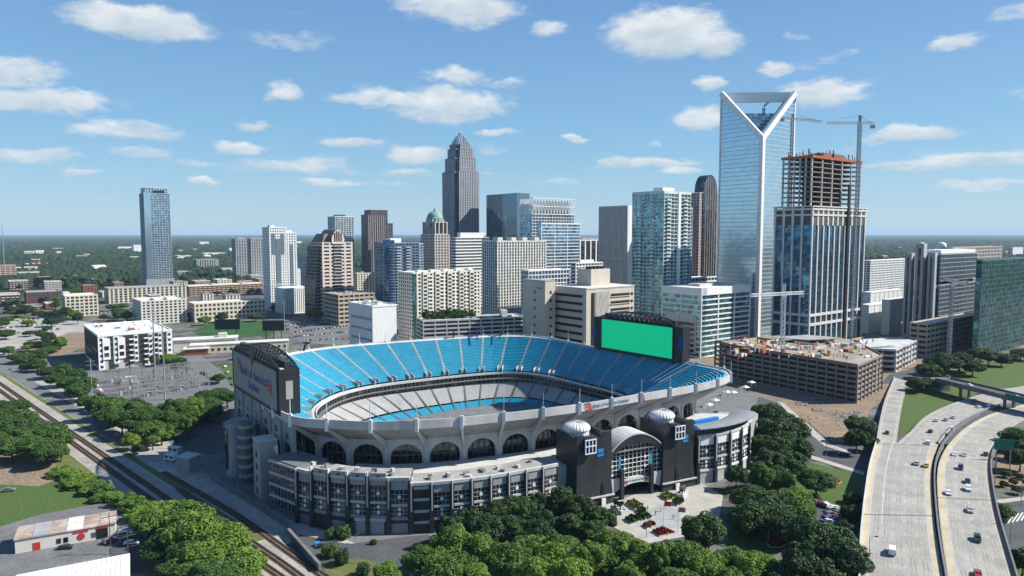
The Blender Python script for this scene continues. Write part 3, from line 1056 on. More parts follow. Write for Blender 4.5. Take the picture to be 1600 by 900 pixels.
UD0, UD1, UZ0, UZ1 = 0.02, 0.53, 32.4, 15.2
for b in range(NB):
    i0, i1 = b * 4, b * 4 + 4
    g = 0.17
    rows(i0 + g, i1 - g, UD0, UZ0, UD1, UZ1, 24).make('upper_seating_section', [SEAT, SEATRISER], stadium)
    # stair aisle
    rows(i0 - g, i0 + g, UD0, UZ0 + .12, UD1, UZ1 + .12, 24).make('stair_aisle', [CONCRETE_PALE, CONCRETE], stadium)
    # concrete apron and parapet below the upper seats
    mb = MB()
    for s in range(4):
        a, c = i0 + s, i0 + s + 1
        mb.add([sec(a, UD1, UZ1 - .15), sec(c, UD1, UZ1 - .15), sec(c, UD1 + .05, UZ1 - .3), sec(a, UD1 + .05, UZ1 - .3)], [(0, 1, 2, 3)])
        mb.slab([sec(a, UD1 + .05, UZ1 - .9), sec(c, UD1 + .05, UZ1 - .9), sec(c, UD1 + .05, UZ1 + .35), sec(a, UD1 + .05, UZ1 + .35)], .3)
    mb.make('deck_parapet', CONCRETE_PALE, stadium)
    # vomitory at the foot of the aisle
    p, q = sec(i0, UD1 - .11, UZ1), sec(i0, UD1, UZ1)
    d = (q - p).normalized()
    s = Vector((-d.y, d.x, 0))
    mb = MB()
    for sg in (-1, 1):
        mb.bar(p + s * 1.5 * sg + Vector((0, 0, 2.1)), q + s * 1.5 * sg + Vector((0, 0, 1.3)), .3, 2.6)
    mb.bar(p - s * 1.5 + Vector((0, 0, 2.3)), p + s * 1.5 + Vector((0, 0, 2.3)), .35, 2.4)
    mb.make('vomitory', CONCRETE_PALE, stadium)
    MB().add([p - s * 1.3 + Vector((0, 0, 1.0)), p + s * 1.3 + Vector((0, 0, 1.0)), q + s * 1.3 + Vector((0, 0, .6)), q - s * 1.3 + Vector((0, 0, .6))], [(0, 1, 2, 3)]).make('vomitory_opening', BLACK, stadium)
    # suites: two recessed glass bands with a slab between
    mb = MB()
    for s4 in range(4):
        a, c = i0 + s4, i0 + s4 + 1
        mb.add([sec(a, UD1 + .045, 9.3), sec(c, UD1 + .045, 9.3), sec(c, UD1 + .045, 14.6), sec(a, UD1 + .045, 14.6)], [(0, 1, 2, 3)])
    mb.make('suite_glazing', GL_BLACK, stadium)
    mb = MB()
    for s4 in range(4):
        a, c = i0 + s4, i0 + s4 + 1
        mb.slab([sec(a, UD1 + .065, 11.6), sec(c, UD1 + .065, 11.6), sec(c, UD1 + .065, 12.1), sec(a, UD1 + .065, 12.1)], 1.2)
        mb.bar(sec(a, UD1 + .062, 9.3), sec(a, UD1 + .062, 14.0), .35)
    mb.make('suite_balcony', CONCRETE_DARK, stadium)
    # lower bowl: grey benches above, turquoise seats below
    rows(i0 + g, i1 - g, UD1 + .05, 9.2, .80, 2.6, 16).make('lower_bench_section', [SEATGREY, CONCRETE], stadium)
    rows(i0 + g, i1 - g, .815, 2.3, .97, -1.6, 10).make('lower_seating_section', [SEAT, SEATRISER], stadium)
    rows(i0 - g, i0 + g, UD1 + .05, 9.3, .97, -1.5, 26).make('stair_aisle', [CONCRETE_DARK, CONCRETE_DARK], stadium)
    # outside: fascia, soffit, raker beam, arcade
    mb = MB()
    for s4 in range(4):
        a, c = i0 + s4, i0 + s4 + 1
        mb.slab([sec(a, 0, RZ - 2.7, .25), sec(a, 0, RZ + .5, .25), sec(c, 0, RZ + .5, .25), sec(c, 0, RZ - 2.7, .25)][::-1], .5)
        mb.add([sec(a, 0, RZ + .1), sec(c, 0, RZ + .1), sec(c, .03, UZ0 + .1), sec(a, .03, UZ0 + .1)], [(0, 1, 2, 3)])
    mb.make('rim_fascia', CONCRETE_PALE, stadium)
    mb = MB()
    DI = .22
    for s4 in range(4):
        a, c = i0 + s4, i0 + s4 + 1
        mb.add([sec(a, 0, RZ - 2.6), sec(c, 0, RZ - 2.6), sec(c, DI, 23.2), sec(a, DI, 23.2)], [(0, 1, 2, 3)])
    mb.make('deck_soffit', CONCRETE, stadium)
    mb = MB()
    ro, ri = sec(i0, 0, RZ - 2.7), sec(i0, DI, 22.6)
    mb.add([], [])
    d = (ri - ro)
    hz = Vector((d.x, d.y, 0)).normalized()
    s = Vector((-hz.y, hz.x, 0)) * .45
    a0, a1, a2, a3 = ro, ri, ri - Vector((0, 0, 3.2)), ro - Vector((0, 0, 1.0)) + d * .06
    mb.add([a0 + s, a1 + s, a2 + s, a3 + s, a0 - s, a1 - s, a2 - s, a3 - s],
           [(0, 1, 2, 3), (7, 6, 5, 4), (0, 4, 5, 1), (1, 5, 6, 2), (2, 6, 7, 3), (3, 7, 4, 0)])
    mb.make('raker_beam', CONCRETE_PALE, stadium)
    # buttress column rising past the rim as a white mast
    mb = MB()
    ct = sec(i0, 0, 0, .55)
    mb.bar((ct.x, ct.y, RZ - 3.6), (ct.x, ct.y, RZ + 1.2), .9, 1.2)
    mb.bar((ct.x, ct.y, RZ + 1.2), (ct.x, ct.y, RZ + 6.5), .28)
    mb.make('rim_mast', WHITE, stadium)
    # arcade bay with a round arch
    A, C = sec(i0, DI - .01, 0), sec(i0 + 4, DI - .01, 0)
    ww = (C - A).length
    e = (C - A) / ww
    nrm = Vector((e.y, -e.x, 0))
    if nrm.dot(A) < 0:
        nrm = -nrm
    mb = MB()
    zt, zs = 23.4, 16.6
    pw = ww * .10
    rad = ww / 2 - pw
    arc = [(ww / 2 - rad * cos(pi * k / 14), zs + 4.9 * sin(pi * k / 14)) for k in range(15)]
    top = [(arc[k][0], zt) for k in range(15)]

    def P3(u, z, back=0):
        q = A + e * u - nrm * back
        return (q.x, q.y, z)
    for k in range(14):
        mb.add([P3(*arc[k]), P3(*arc[k + 1]), P3(*top[k + 1]), P3(*top[k])], [(0, 1, 2, 3)])
        mb.add([P3(*arc[k]), P3(*arc[k + 1]), P3(*arc[k + 1], 1.2), P3(*arc[k], 1.2)], [(0, 1, 2, 3)])
    for (u0, u1) in ((0, pw), (ww - pw, ww)):
        mb.add([P3(u0, 8), P3(u1, 8), P3(u1, zt), P3(u0, zt)], [(0, 1, 2, 3)])
        ub = u1 if u0 == 0 else u0
        mb.add([P3(ub, 8), P3(ub, zs), P3(ub, zs, 1.2), P3(ub, 8, 1.2)], [(0, 1, 2, 3)])
    mb.make('arcade_arch', CONCRETE_PALE, stadium)
    mb = MB()
    q0 = A + nrm * .35
    mb.bar((q0.x, q0.y, 8), (q0.x, q0.y, 23.6), .9, .9)
    mb.make('arcade_column', CONCRETE_PALE, stadium)
    mb = MB()
    mb.add([P3(0, 8, 3.5), P3(ww, 8, 3.5), P3(ww, 23, 3.5), P3(0, 23, 3.5)], [(0, 1, 2, 3)])
    for zz in (13.0, 16.4):
        q0, q1 = A - nrm * 3.2, C - nrm * 3.2
        mb.bar((q0.x, q0.y, zz), (q1.x, q1.y, zz), .3, .35, mi=1)
    for k in range(1, 6):
        q0 = A.lerp(C, k / 6) - nrm * 3.2
        mb.bar((q0.x, q0.y, 10), (q0.x, q0.y, 20), .25, mi=1)
    mb.make('concourse_glazing', [GL_BLACK, CONCRETE_DARK], stadium)
    # lower concourse wall
    mb = MB()
    mb.slab([P3(0, 0, -.15), P3(ww, 0, -.15), P3(ww, 8.6, -.15), P3(0, 8.6, -.15)], .6) if nrm.dot(e.cross(Vector((0, 0, 1)))) > 0 else mb.slab([P3(ww, 0, -.15), P3(0, 0, -.15), P3(0, 8.6, -.15), P3(ww, 8.6, -.15)], .6)
    mb.make('concourse_wall', CONCRETE_DARK, stadium)
    # concourse terrace in front of the arcade (roof of the outer building) on the near side
    m_ = (A + C) / 2 + SC
    if m_.y < 330 and m_.x < 95 and (m_.x > -80):
        pass


def scoped(p):
    return Vector((p[0] - SC.x, p[1] - SC.y, p[2] if len(p) > 2 else 0))


# terrace floors between arcade and outer building, following the near rim
near = [k for k in range(NB * 4) if (rim[k] + SC).y < 332 and (rim[k] + SC).x > -66]
near.sort(key=lambda k: (rim[k] + SC).x)
mb = MB()
for a, c in zip(near[:-1], near[1:]):
    if abs(a - c) % (NB * 4 - 2) > 3:
        continue
    mb.add([sec(a, .2, 14.2), sec(a, 0, 14.2, 11), sec(c, 0, 14.2, 11), sec(c, .2, 14.2)], [(0, 1, 2, 3)])
    mb.add([sec(a, 0, 0, 11), sec(a, 0, 14.2, 11), sec(c, 0, 14.2, 11), sec(c, 0, 0, 11)], [(0, 1, 2, 3)])
mb.make('terrace', CONCRETE_PALE, stadium)

# floodlight arms on the far rim
for k, px in enumerate((474, 712, 747, 781, 1030)):
    best = min((i for i in range(NB * 4) if (rim[i] + SC).y > 345), key=lambda i: abs(project((rim[i] + SC) + Vector((0, 0, RZ)))[0] - px))
    mb = MB()
    p0 = sec(best, 0, RZ - 1, .4)
    p1 = sec(best, .03, RZ + 5.0)
    p2 = sec(best, .17, RZ - .5) if k in (2, 3) else sec(best, .06, RZ + 4.5)
    mb.bar(p0, p1, .8)
    mb.bar(p1, p2, .7)
    mb.bar(p1 - Vector((2.5, 0, 0)), p1 + Vector((2.5, 0, 0)), .6)
    mb.make('floodlight_arm', DARKMETAL, stadium)

# rails on the right end deck
for k in range(3):
    best = [i for i in range(NB * 4) if (rim[i] + SC).x > 60 and (rim[i] + SC).y > 345]
    i0 = min(best, key=lambda i: abs((rim[i] + SC).x - 92))
    p, q = sec(i0 - 1 + k, .0, RZ + .6), sec(i0 - 1 + k, .34, RZ + .6 - (UZ0 - UZ1) * .32 / .51)
    mb = MB()
    mb.bar(p + Vector((0, 0, .8)), q + Vector((0, 0, .8)), .35, .5)
    for t in range(6):
        r = p.lerp(q, t / 5)
        mb.bar(r, r + Vector((0, 0, 1)), .15)
    mb.make('deck_railing', WHITE, stadium)


# --- outer building along the near side: granite piers, gridded windows with round medallions
def facade_run(label, pts, n, ztop, style=0, depth=14, skip=(), group='outer stadium buildings'):
    base = pts[0]
    t = thing('stadium_building', label, 'building', (base.x, base.y, 0), 0, group)
    P = [p - base for p in resample(pts, n + 1)]
    cen = Vector((0, 0, 0))
    for p in P:
        cen += p / len(P)
    backs = []
    for i, p in enumerate(P):
        a, c = P[max(0, i - 1)], P[min(n, i + 1)]
        d = (c - a).normalized()
        backs.append(p + Vector((-d.y, d.x, 0)) * depth)
    core = MB()
    core.prism([*P, *backs[::-1]], 0, ztop - .6, 0, 1)
    core.make('core', [BLACKSTONE, ROOFGREY], t)
    for i in range(n):
        a, c = P[i], P[i + 1]
        w = (c - a).length
        d = (c - a) / w
        rot = math.atan2(d.y, d.x)
        zt = ztop
        tall = style == 0 and 1 <= i <= 4
        if tall:
            zt = ztop + 1.8
        # pier
        key = 'pier_%d_%.1f' % (style, zt)
        if key not in FM:
            m = MB()
            m.box(-.62, -1.0, 0, .62, .3, zt - 1.0)
            m.box(-.75, -1.15, 0, .75, .3, zt * .29)
            FM[key] = m.mesh('pier', BLACKSTONE)
            m = MB()
            m.box(-.2, -1.12, zt * .46, .2, .1, zt + .5)
            FM[key + 's'] = m.mesh('pier_fin', CONCRETE_PALE)
        pr = inst('pier', FM[key], t, a, rot)
        inst('fin', FM[key + 's'], pr)
        if i in skip:
            for zz in (3.2, 7, 11, 15):
                MB().box(.8, -.3, zz, w - .8, .6, zz + .9).make('floor_band', CONCRETE_PALE, t, a, rot)
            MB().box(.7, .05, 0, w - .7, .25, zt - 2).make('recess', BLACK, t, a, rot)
            continue
        x0, x1 = .75, w - .75
        z1, z2, z3, z4 = zt * .30, zt * .50, zt * .54, zt * .80
        MB().box(x0, -.25, z4, x1, .5, zt).make('top_panel', CONCRETE if style != 2 else WHITE, t, a, rot)
        if tall:
            MB().box(w / 2 - .5, -.3, z4 + 1.6, w / 2 + .5, 0, z4 + 3.4).make('small_window', GL_BLACK, t, a, rot)
        for (za, zb, nr) in ((z1, z2, 3), (z3, z4, 3)):
            wn = MB().box(x0, -.05, za, x1, .3, zb).make('window', GL_BLACK, t, a, rot)
            m = MB()
            for k in range(1, 4):
                x = x0 + (x1 - x0) * k / 4
                m.box(x - .055, -.16, za, x + .055, 0, zb)
            for k in range(nr + 1):
                z = za + (zb - za) * k / nr
                m.box(x0, -.2, z - .055, x1, -.02, z + .055)
            m.make('mullions', CONCRETE_PALE, wn)
            m = MB()
            for zc in ([(za + zb) / 2] if za == z3 else [za + (zb - za) * .3, za + (zb - za) * .75]):
                m.add(*disc_y(w / 2, -.3, zc, .62))
            m.make('medallion', WHITE, wn)
        MB().box(x0, -.45, z2, x1, .3, z3).make('spandrel', CONCRETE_PALE, t, a, rot)
        if style == 2:
            MB().box(x0, -.4, z1 - 1.0, x1, .3, z1 - .1).make('spandrel', WHITE, t, a, rot)
            MB().box(x0, -.12, 0, x1, .3, z1 - 1.1).make('base_panel', CONCRETE_PALE, t, a, rot)
        else:
            MB().box(x0, -.35, z1 - .9, x1, .3, z1 - .1).make('spandrel', CONCRETE, t, a, rot)
            MB().box(x0, -.12, 0, x1, .3, 3.6).make('base_panel', [CONCRETE_DARK, BLACKSTONE, CONCRETE][i % 3], t, a, rot)
    mb = MB()
    for i in range(n):
        mb.bar(P[i] + Vector((0, 0, ztop - .1)), P[i + 1] + Vector((0, 0, ztop - .1)), 1.1, 1.0)
    mb.make('parapet', CONCRETE_PALE, t)
    ru = random.Random(n)
    for k in range(2 * n):
        p = P[k // 2].lerp(backs[k // 2], ru.uniform(.3, .75))
        MB().box(-ru.uniform(.4, 1.1), -.6, ztop - .6, ru.uniform(.4, 1.1), .6, ztop + ru.uniform(.1, 1.0)).make('roof_unit', [METAL, CONCRETE_PALE, CONCRETE_DARK][k % 3], t, p, ru.uniform(0, 3))
    return t


def disc_y(x, y, z, r, n=12):
    vs = [(x + r * cos(2 * pi * k / n), y, z + r * sin(2 * pi * k / n)) for k in range(n)]
    vs += [(v[0], y + .12, v[2]) for v in vs]
    return vs, [tuple(range(n)), tuple(range(2 * n - 1, n - 1, -1))] + [(k, n + k, n + (k + 1) % n, (k + 1) % n) for k in range(n)]


FM = {}
runA = [Vector((x, y, 0)) for x, y in ((-74, 237.5), (-66, 233), (-55, 229.5), (-44, 228), (-34, 228.3))]
facade_run('dark granite and grey stadium annex facing the loading yard, with four small top windows', crom(runA, 4), 6, 19.0, 0, 12)
runB = [Vector((x, y, 0)) for x, y in ((-33.6, 228.5), (-22, 230.5), (-8, 235.5), (8, 243.5), (16.5, 248.5))]
facade_run('long dark granite stadium annex left of the entrance gate, half hidden by trees', crom(runB, 4), 8, 17.0, 1, 12, skip=(0,))
runC = [Vector((x, y, 0)) for x, y in ((74, 275), (82, 278), (92, 284.5), (100, 293), (104, 301))]
pav = facade_run('white panelled stadium pavilion right of the entrance gate under a curved metal roof', crom(runC, 4), 5, 19.5, 2, 10)
# curved canopy above the pavilion
mb = MB()
cp = resample(crom(runC, 4), 13)
outer, innr = [], []
for i, p in enumerate(cp):
    a, c = cp[max(0, i - 1)], cp[min(12, i + 1)]
    d = (c - a).normalized()
    nb = Vector((-d.y, d.x, 0))
    outer.append(p - nb * 2.0 - runC[0])
    innr.append(p + nb * 9.0 - runC[0])
for i in range(12):
    for k in range(6):
        f0, f1 = k / 6, (k + 1) / 6
        zz = lambda f: 22.6 + 1.7 * sin(pi * (.25 + .75 * f)) - 1.0
        q = [outer[i].lerp(innr[i], f0), outer[i + 1].lerp(innr[i + 1], f0), outer[i + 1].lerp(innr[i + 1], f1), outer[i].lerp(innr[i], f1)]
        mb.slab([Vector((v.x, v.y, zz(f))) for v, f in zip(q, (f0, f0, f1, f1))], .35)
mb.make('canopy_roof', METAL, pav)
for i in range(0, 13, 2):
    p = outer[i].lerp(innr[i], .3)
    MB().bar((p.x, p.y, 18), (p.x, p.y, 22.6), .35).make('canopy_post', DARKMETAL, pav)
# pool-blue screen and terrace boxes behind the pavilion
pc = Vector((84, 300, 0)) - runC[0]
MB().box(-7, -1, 15, 7, 1, 20).make('blue_screen', SIGNBLUE, pav, pc, radians(30))
MB().prism([Vector((74, 277, 0)) - runC[0], Vector((103, 300, 0)) - runC[0], Vector((118, 332, 0)) - runC[0], Vector((100, 335, 0)) - runC[0], Vector((78, 306, 0)) - runC[0]], 0, 14, 0).make('terrace', CONCRETE, pav)


# white sun canopies and kit on the terrace behind the pavilion
rr_ = random.Random(6)
for k in range(9):
    p = G(1098 + k * 9.5, 642 - k * 4.6 + rr_.uniform(-4, 4), 14.2)
    t = thing('sun_canopy', f'white square canopy, {ordinal(k)} from the left on the terrace behind the pavilion', 'canopy', p, radians(30), 'canopies on the stadium terrace')
    mb = MB()
    for x in (-1.6, 1.6):
        for y in (-1.6, 1.6):
            mb.bar((x, y, 0), (x, y, 2.5), .12)
    mb.make('frame', METAL, t)
    MB().add([(-1.8, -1.8, 2.5), (1.8, -1.8, 2.5), (1.8, 1.8, 2.5), (-1.8, 1.8, 2.5), (0, 0, 3.5)], [(0, 1, 4), (1, 2, 4), (2, 3, 4), (3, 0, 4), (3, 2, 1, 0)]).make('cloth_roof', WHITE if k % 3 else CONCRETE_DARK, t)


# --- entrance gate
GL0, GR0 = Vector((23.5, 249.2, 0)), Vector((72, 273.5, 0))
gd = (GR0 - GL0)
glen = gd.length
grot = math.atan2(gd.y, gd.x)
gate = thing('entrance_gate', 'black granite castle-like stadium gate with a glazed arch between two domed towers', 'gate', GL0, grot)
TW = 15.0                                             # tower width
for k, x in enumerate((0, glen - TW)):
    mb = MB()
    # tapering tower with battered foot
    mb.add([(x - .8, -.8, 0), (x + TW + .8, -.8, 0), (x + TW + .8, 16, 0), (x - .8, 16, 0), (x, 0, 9), (x + TW, 0, 9), (x + TW, 15, 9), (x, 15, 9)],
           [(0, 1, 5, 4), (1, 2, 6, 5), (2, 3, 7, 6), (3, 0, 4, 7)])
    mb.box(x, 0, 9, x + TW, 15, 24.2)
    tw = mb.make('tower', BLACKSTONE, gate)
    # merlons
    mb = MB()
    mb.box(x, 0, 24.2, x + TW, 1.2, 25)
    wx = x + (7.0 if k == 0 else 8.2)
    for j, (a, c, h) in enumerate(((0, 2.8, 27.0), (3.4, 6.4, 26.2), (10.8, TW, 27.2) if k == 0 else (11, TW, 26.6))):
        mb.box(x + a, .05, 25, x + c, 1.6, h)
    mb.box(x, 1.2, 24.2, x + 1.2, 15, 26)
    mb.box(x + TW - 1.2, 1.6, 24.2, x + TW, 15, 26)
    mb.make('merlon', BLACKSTONE, tw)
    # lantern window and blue square window
    lx = x + (2.6 if k == 0 else 4.5)
    lw = MB().box(lx, -1.6, 20.6, lx + 4.4, .5, 25.4).make('lantern_window', GL_INDIGO, tw)
    mb = MB()
    for j in range(4):
        u = lx + 4.4 * j / 3
        mb.box(u - .16, -1.85, 20.3, u + .16, -1.5, 25.6)
    for zz in (20.3, 23, 25.3):
        mb.box(lx - .2, -1.9, zz, lx + 4.6, -1.55, zz + .35)
    mb.make('frame', WHITE, lw)
    bx_ = x + (8.8 if k == 0 else 9.5)
    bw = MB().box(bx_, -.15, 18.2, bx_ + 2.6, .2, 21).make('square_window', mat('lit_blue', (.03, .22, .6), .4, var=.02), tw)
    MB().box(bx_ + .2, -.22, 19.3, bx_ + 2.4, 0, 19.7).make('transom', DARKMETAL, bw)
    # pointed niche, pale plinth line
    nx = x + (9.6 if k == 0 else 5.0)
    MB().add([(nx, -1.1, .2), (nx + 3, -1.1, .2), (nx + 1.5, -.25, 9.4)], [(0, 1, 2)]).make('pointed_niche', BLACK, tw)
    MB().box(x - .9, -1.3, 3.1, x + TW + .9, -.65, 3.6).make('plinth_line', CONCRETE_PALE, tw)
    MB().box(nx + .4, -1.5, 0, nx + 2.2, -.9, 2.6).make('doorway', WHITE, tw)
    # domed drum behind
    c = (x + (5.6 if k == 0 else 6.5), 9.5)
    mb = MB()
    mb.cyl(c, 4.8, 4.8, 22, 27.2, 28)
    dr = mb.make('drum', WHITE, tw)
    prof = [(5.3, 27.0)] + [(5.3 * cos(t), 27.2 + 2.5 * sin(t)) for t in [pi / 2 * j / 7 for j in range(7)]] + [(.3, 29.7)]
    dm = MB().lathe(c, prof, 28).make('dome', WHITE, tw, smooth=True)
    mb = MB()
    for j in range(24):
        a = 2 * pi * j / 24
        pr = [(c[0] + 5.34 * cos(t) * cos(a), c[1] + 5.34 * cos(t) * sin(a), 27.25 + 2.52 * sin(t)) for t in [pi / 2 * q / 5 for q in range(6)]]
        mb.tube(pr, .06)
        mb.bar((c[0] + 4.84 * cos(a), c[1] + 4.84 * sin(a), 24), (c[0] + 4.84 * cos(a), c[1] + 4.84 * sin(a), 27.2), .1)
    tag(mb.make('dome_ribs', CONCRETE, tw), kind='stuff')
# arch wall between the towers
ax0, ax1 = TW - .2, glen - TW + .2
aw = ax1 - ax0


def arch_pts(x0, x1, zspring, rise, n=18):
    return [((x0 + x1) / 2 - (x1 - x0) / 2 * cos(pi * k / n), zspring + rise * sin(pi * k / n) ** .9) for k in range(n + 1)]


op = arch_pts(ax0 + .6, ax1 - .6, 14.0, 6.8)
tp = [(x, 18.5 + 6.0 * (1 - ((x - (ax0 + ax1) / 2) / (aw / 2)) ** 2)) for x, z in op]
mb = MB()
for k in range(18):
    for y0 in (0.6,):
        mb.add([(op[k][0], y0, op[k][1]), (op[k + 1][0], y0, op[k + 1][1]), (tp[k + 1][0], y0, tp[k + 1][1]), (tp[k][0], y0, tp[k][1])], [(0, 1, 2, 3)])
        mb.add([(op[k][0], y0, op[k][1]), (op[k + 1][0], y0, op[k + 1][1]), (op[k + 1][0], 2.4, op[k + 1][1]), (op[k][0], 2.4, op[k][1])], [(0, 1, 2, 3)])
mb.make('arch_wall', BLACKSTONE, gate)
mb = MB()
for k in range(18):
    mb.slab([(tp[k][0], .4, tp[k][1] + .1), (tp[k + 1][0], .4, tp[k + 1][1] + .1), (tp[k + 1][0], 11, tp[k + 1][1] + .1), (tp[k][0], 11, tp[k][1] + .1)], .5)
mb.make('barrel_roof', CONCRETE_PALE, gate)
gw = MB()
for k in range(18):
    gw.add([(op[k][0], 2.2, 7), (op[k + 1][0], 2.2, 7), (op[k + 1][0], 2.2, op[k + 1][1]), (op[k][0], 2.2, op[k][1])], [(0, 1, 2, 3)])
gw = gw.make('arch_window', GL_BLACK, gate)
mb = MB()


def archz(x):
    u = max(-1, min(1, (x - (ax0 + ax1) / 2) / ((aw - 1.2) / 2)))
    return 14 + 6.8 * (1 - u * u) ** .45


nm = 13
for k in range(1, nm):
    x = ax0 + aw * k / nm
    mb.box(x - .07, 1.8, 6.2, x + .07, 2.1, archz(x))
for k in range(8):
    z = 7.6 + k * 1.75
    xs = [ax0 + aw * j / 60 for j in range(61) if archz(ax0 + aw * j / 60) > z]
    if xs:
        mb.box(xs[0], 1.75, z - .07, xs[-1], 2.05, z + .07)
mb.make('mullions', WHITE, gw)
for (kx, kz) in ((1, 1), (1, 3), (4, 2), (4, 4), (4, 6), (9, 2), (9, 4), (9, 6), (12, 2), (12, 4)):
    MB().add(*disc_y(ax0 + aw * kx / nm, 1.6, 7.6 + kz * 1.75, .55)).make('medallion', WHITE, gw)
for kx in (2.5, 10.2):
    x = ax0 + aw * kx / nm
    MB().box(x, 1.7, 10.5, x + 1.0, 1.98, 16).make('banner', mat('banner_teal', (.03, .33, .45), .6, var=.05), gw)
# pale curved panels under the window and the sign
low = arch_pts(ax0 + .3, ax1 - .3, 1.5, 4.2)
for nme, f0, f1, zt_, m_ in (('side_panel', 0, .2, 8.2, CONCRETE_PALE), ('name_sign', .24, .76, 7.6, OFFWHITE), ('side_panel', .8, 1, 8.2, CONCRETE_PALE)):
    mb = MB()
    for j in range(10):
        u0, u1 = f0 + (f1 - f0) * j / 10, f0 + (f1 - f0) * (j + 1) / 10
        zl = lambda u: 1.8 + 3.6 * sin(pi * u)
        zu = (lambda u: zl(u) + 2.4) if nme == 'name_sign' else (lambda u: zt_)
        x0, x1 = ax0 + aw * u0, ax0 + aw * u1
        mb.slab([(x0, .9, zl(u0)), (x1, .9, zl(u1)), (x1, .9, zu(u1)), (x0, .9, zu(u0))], .5)
    sg = mb.make(nme, m_, gate)
    if nme == 'name_sign':
        SIGN = sg
for x in (ax0 + aw * .22, ax0 + aw * .78):
    MB().box(x - .7, -.2, 0, x + .7, 1.5, 11.5).make('arch_pier', BLACKSTONE, gate)
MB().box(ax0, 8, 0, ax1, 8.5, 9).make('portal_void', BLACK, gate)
MB().box(ax0, .8, 18.0, ax1, 14, 18.4).make('bridge_floor', CONCRETE_DARK, gate)
MB().box(ax0, 13.5, 0, ax1, 14, 18).make('back_wall', BLACKSTONE, gate)


def text_mesh(txt, size, name, m, parent, loc, rot3, extrude=.03, align='CENTER', bold=False):
    cu = bpy.data.curves.new(name, 'FONT')
    cu.body = txt
    cu.size = size
    cu.align_x = align
    cu.align_y = 'CENTER'
    cu.extrude = extrude
    if bold:
        cu.offset = size * .015
    tmp = bpy.data.objects.new('tmp', cu)
    me = bpy.data.meshes.new_from_object(tmp)
    bpy.data.objects.remove(tmp)
    me.materials.clear()
    me.materials.append(m)
    o = inst(name, me, parent, loc)
    o.rotation_euler = rot3
    return o


def flag_logo(parent, loc, rot3, s):
    """two rows of slanted red and blue bars"""
    mb = MB()
    for k in range(3):
        y = s * (.32 - .32 * k)
        mb.add([(-.5 * s + .1 * k * s, y - .1 * s, 0), (.1 * s + .1 * k * s, y - .1 * s + .1 * s, 0), (.1 * s + .1 * k * s, y + .1 * s + .1 * s, 0), (-.5 * s + .1 * k * s, y + .1 * s, 0)], [(0, 1, 2, 3)], 1 if k == 0 else 0)
        mb.add([(.12 * s + .1 * k * s, y, 0), (.6 * s + .1 * k * s - .1 * s, y - .25 * s, 0), (.6 * s + .1 * k * s - .1 * s, y - .05 * s, 0), (.12 * s + .1 * k * s, y + .2 * s, 0)], [(0, 1, 2, 3)], 0)
    o = mb.make('logo', [LOGORED, LOGOBLUE], parent, loc)
    o.rotation_euler = rot3
    return o


text_mesh('Bank of America Stadium', 1.15, 'lettering', LOGOBLUE, SIGN, ((ax0 + ax1) / 2, .84, 6.4), (pi / 2, 0, 0))
flag_logo(SIGN, (ax0 + aw * .30, .82, 5.9), (pi / 2, 0, 0), 1.5)
flag_logo(SIGN, (ax0 + aw * .70, .82, 5.9), (pi / 2, 0, 0), 1.5)

# lettering and logos on the near rim fascia
for (px, kind) in ((918, 'l'), (957, 't'), (995, 'l')):
    best = min((i for i in range(NB * 4) if (rim[i] + SC).y < 340), key=lambda i: abs(project((rim[i] + SC) + Vector((0, 0, RZ - 1)))[0] - px))
    p = sec(best, 0, RZ - 1.1, .45)
    t_ = (sec(best + 1, 0, 0) - sec(best - 1, 0, 0)).normalized()
    if t_.x < 0:
        t_ = -t_
    rz = math.atan2(t_.y, t_.x)
    if kind == 'l':
        flag_logo(stadium, p, (pi / 2, 0, rz), 3.4)
    else:
        text_mesh('Bank of America Stadium', 1.9, 'lettering', LOGOBLUE, stadium, p, (pi / 2, 0, rz))


# --- video boards
def video_board(label, P0, P1, z0, z1, thick, facing, side_w, screen_mat, front_name):
    """P0 -> P1 runs left to right as seen from the front"""
    d = P1 - P0
    L_ = d.length
    rot = math.atan2(d.y, d.x)
    t = thing('video_board', label, 'scoreboard', (P0.x, P0.y, 0), rot, 'stadium video boards')
    MB().box(0, 0, z0, L_, thick, z1).make('housing', DARKMETAL, t)
    MB().box(side_w, -.35, z0 + 1.6, L_ - side_w, -.02, z1 - .7).make(front_name, screen_mat, t)
    mb = MB()
    for (a, b_, c, e) in ((side_w - .4, z0 + 1.2, side_w, z1 - .3), (L_ - side_w, z0 + 1.2, L_ - side_w + .4, z1 - .3)):
        mb.box(a, -.6, b_, c, -.01, e)
    mb.box(side_w - .4, -.6, z0 + 1.2, L_ - side_w + .4, -.01, z0 + 1.6)
    mb.box(side_w - .4, -.6, z1 - .7, L_ - side_w + .4, -.01, z1 - .3)
    mb.make('screen_frame', BLACKSTONE, t)
    # arched lattice truss on top
    mb = MB()
    n = 16
    hh = 4.6
    arc = [(side_w * .6 + (L_ - side_w * 1.4) * k / n, z1 + hh * sin(pi * k / n) ** .7) for k in range(n + 1)]
    for y in (.4, thick - .4):
        for k in range(n):
            mb.bar((arc[k][0], y, arc[k][1]), (arc[k + 1][0], y, arc[k + 1][1]), .5)
            mb.bar((arc[k][0], y, z1), (arc[k][0], y, arc[k][1]), .3)
            mb.bar((arc[k][0], y, z1), (arc[k + 1][0], y, arc[k + 1][1]), .25)
            mb.bar((arc[k + 1][0], y, z1), (arc[k][0], y, arc[k][1]), .25)
    for k in range(n + 1):
        mb.bar((arc[k][0], .4, arc[k][1]), (arc[k][0], thick - .4, arc[k][1]), .3)
    mb.make('roof_truss', DARKMETAL, t)
    MB().box(side_w, thick * .35, z1 + .2, L_ - side_w, thick * .6, z1 + 2.6).make('letter_backing', BLACKSTONE, t)
    return t, L_


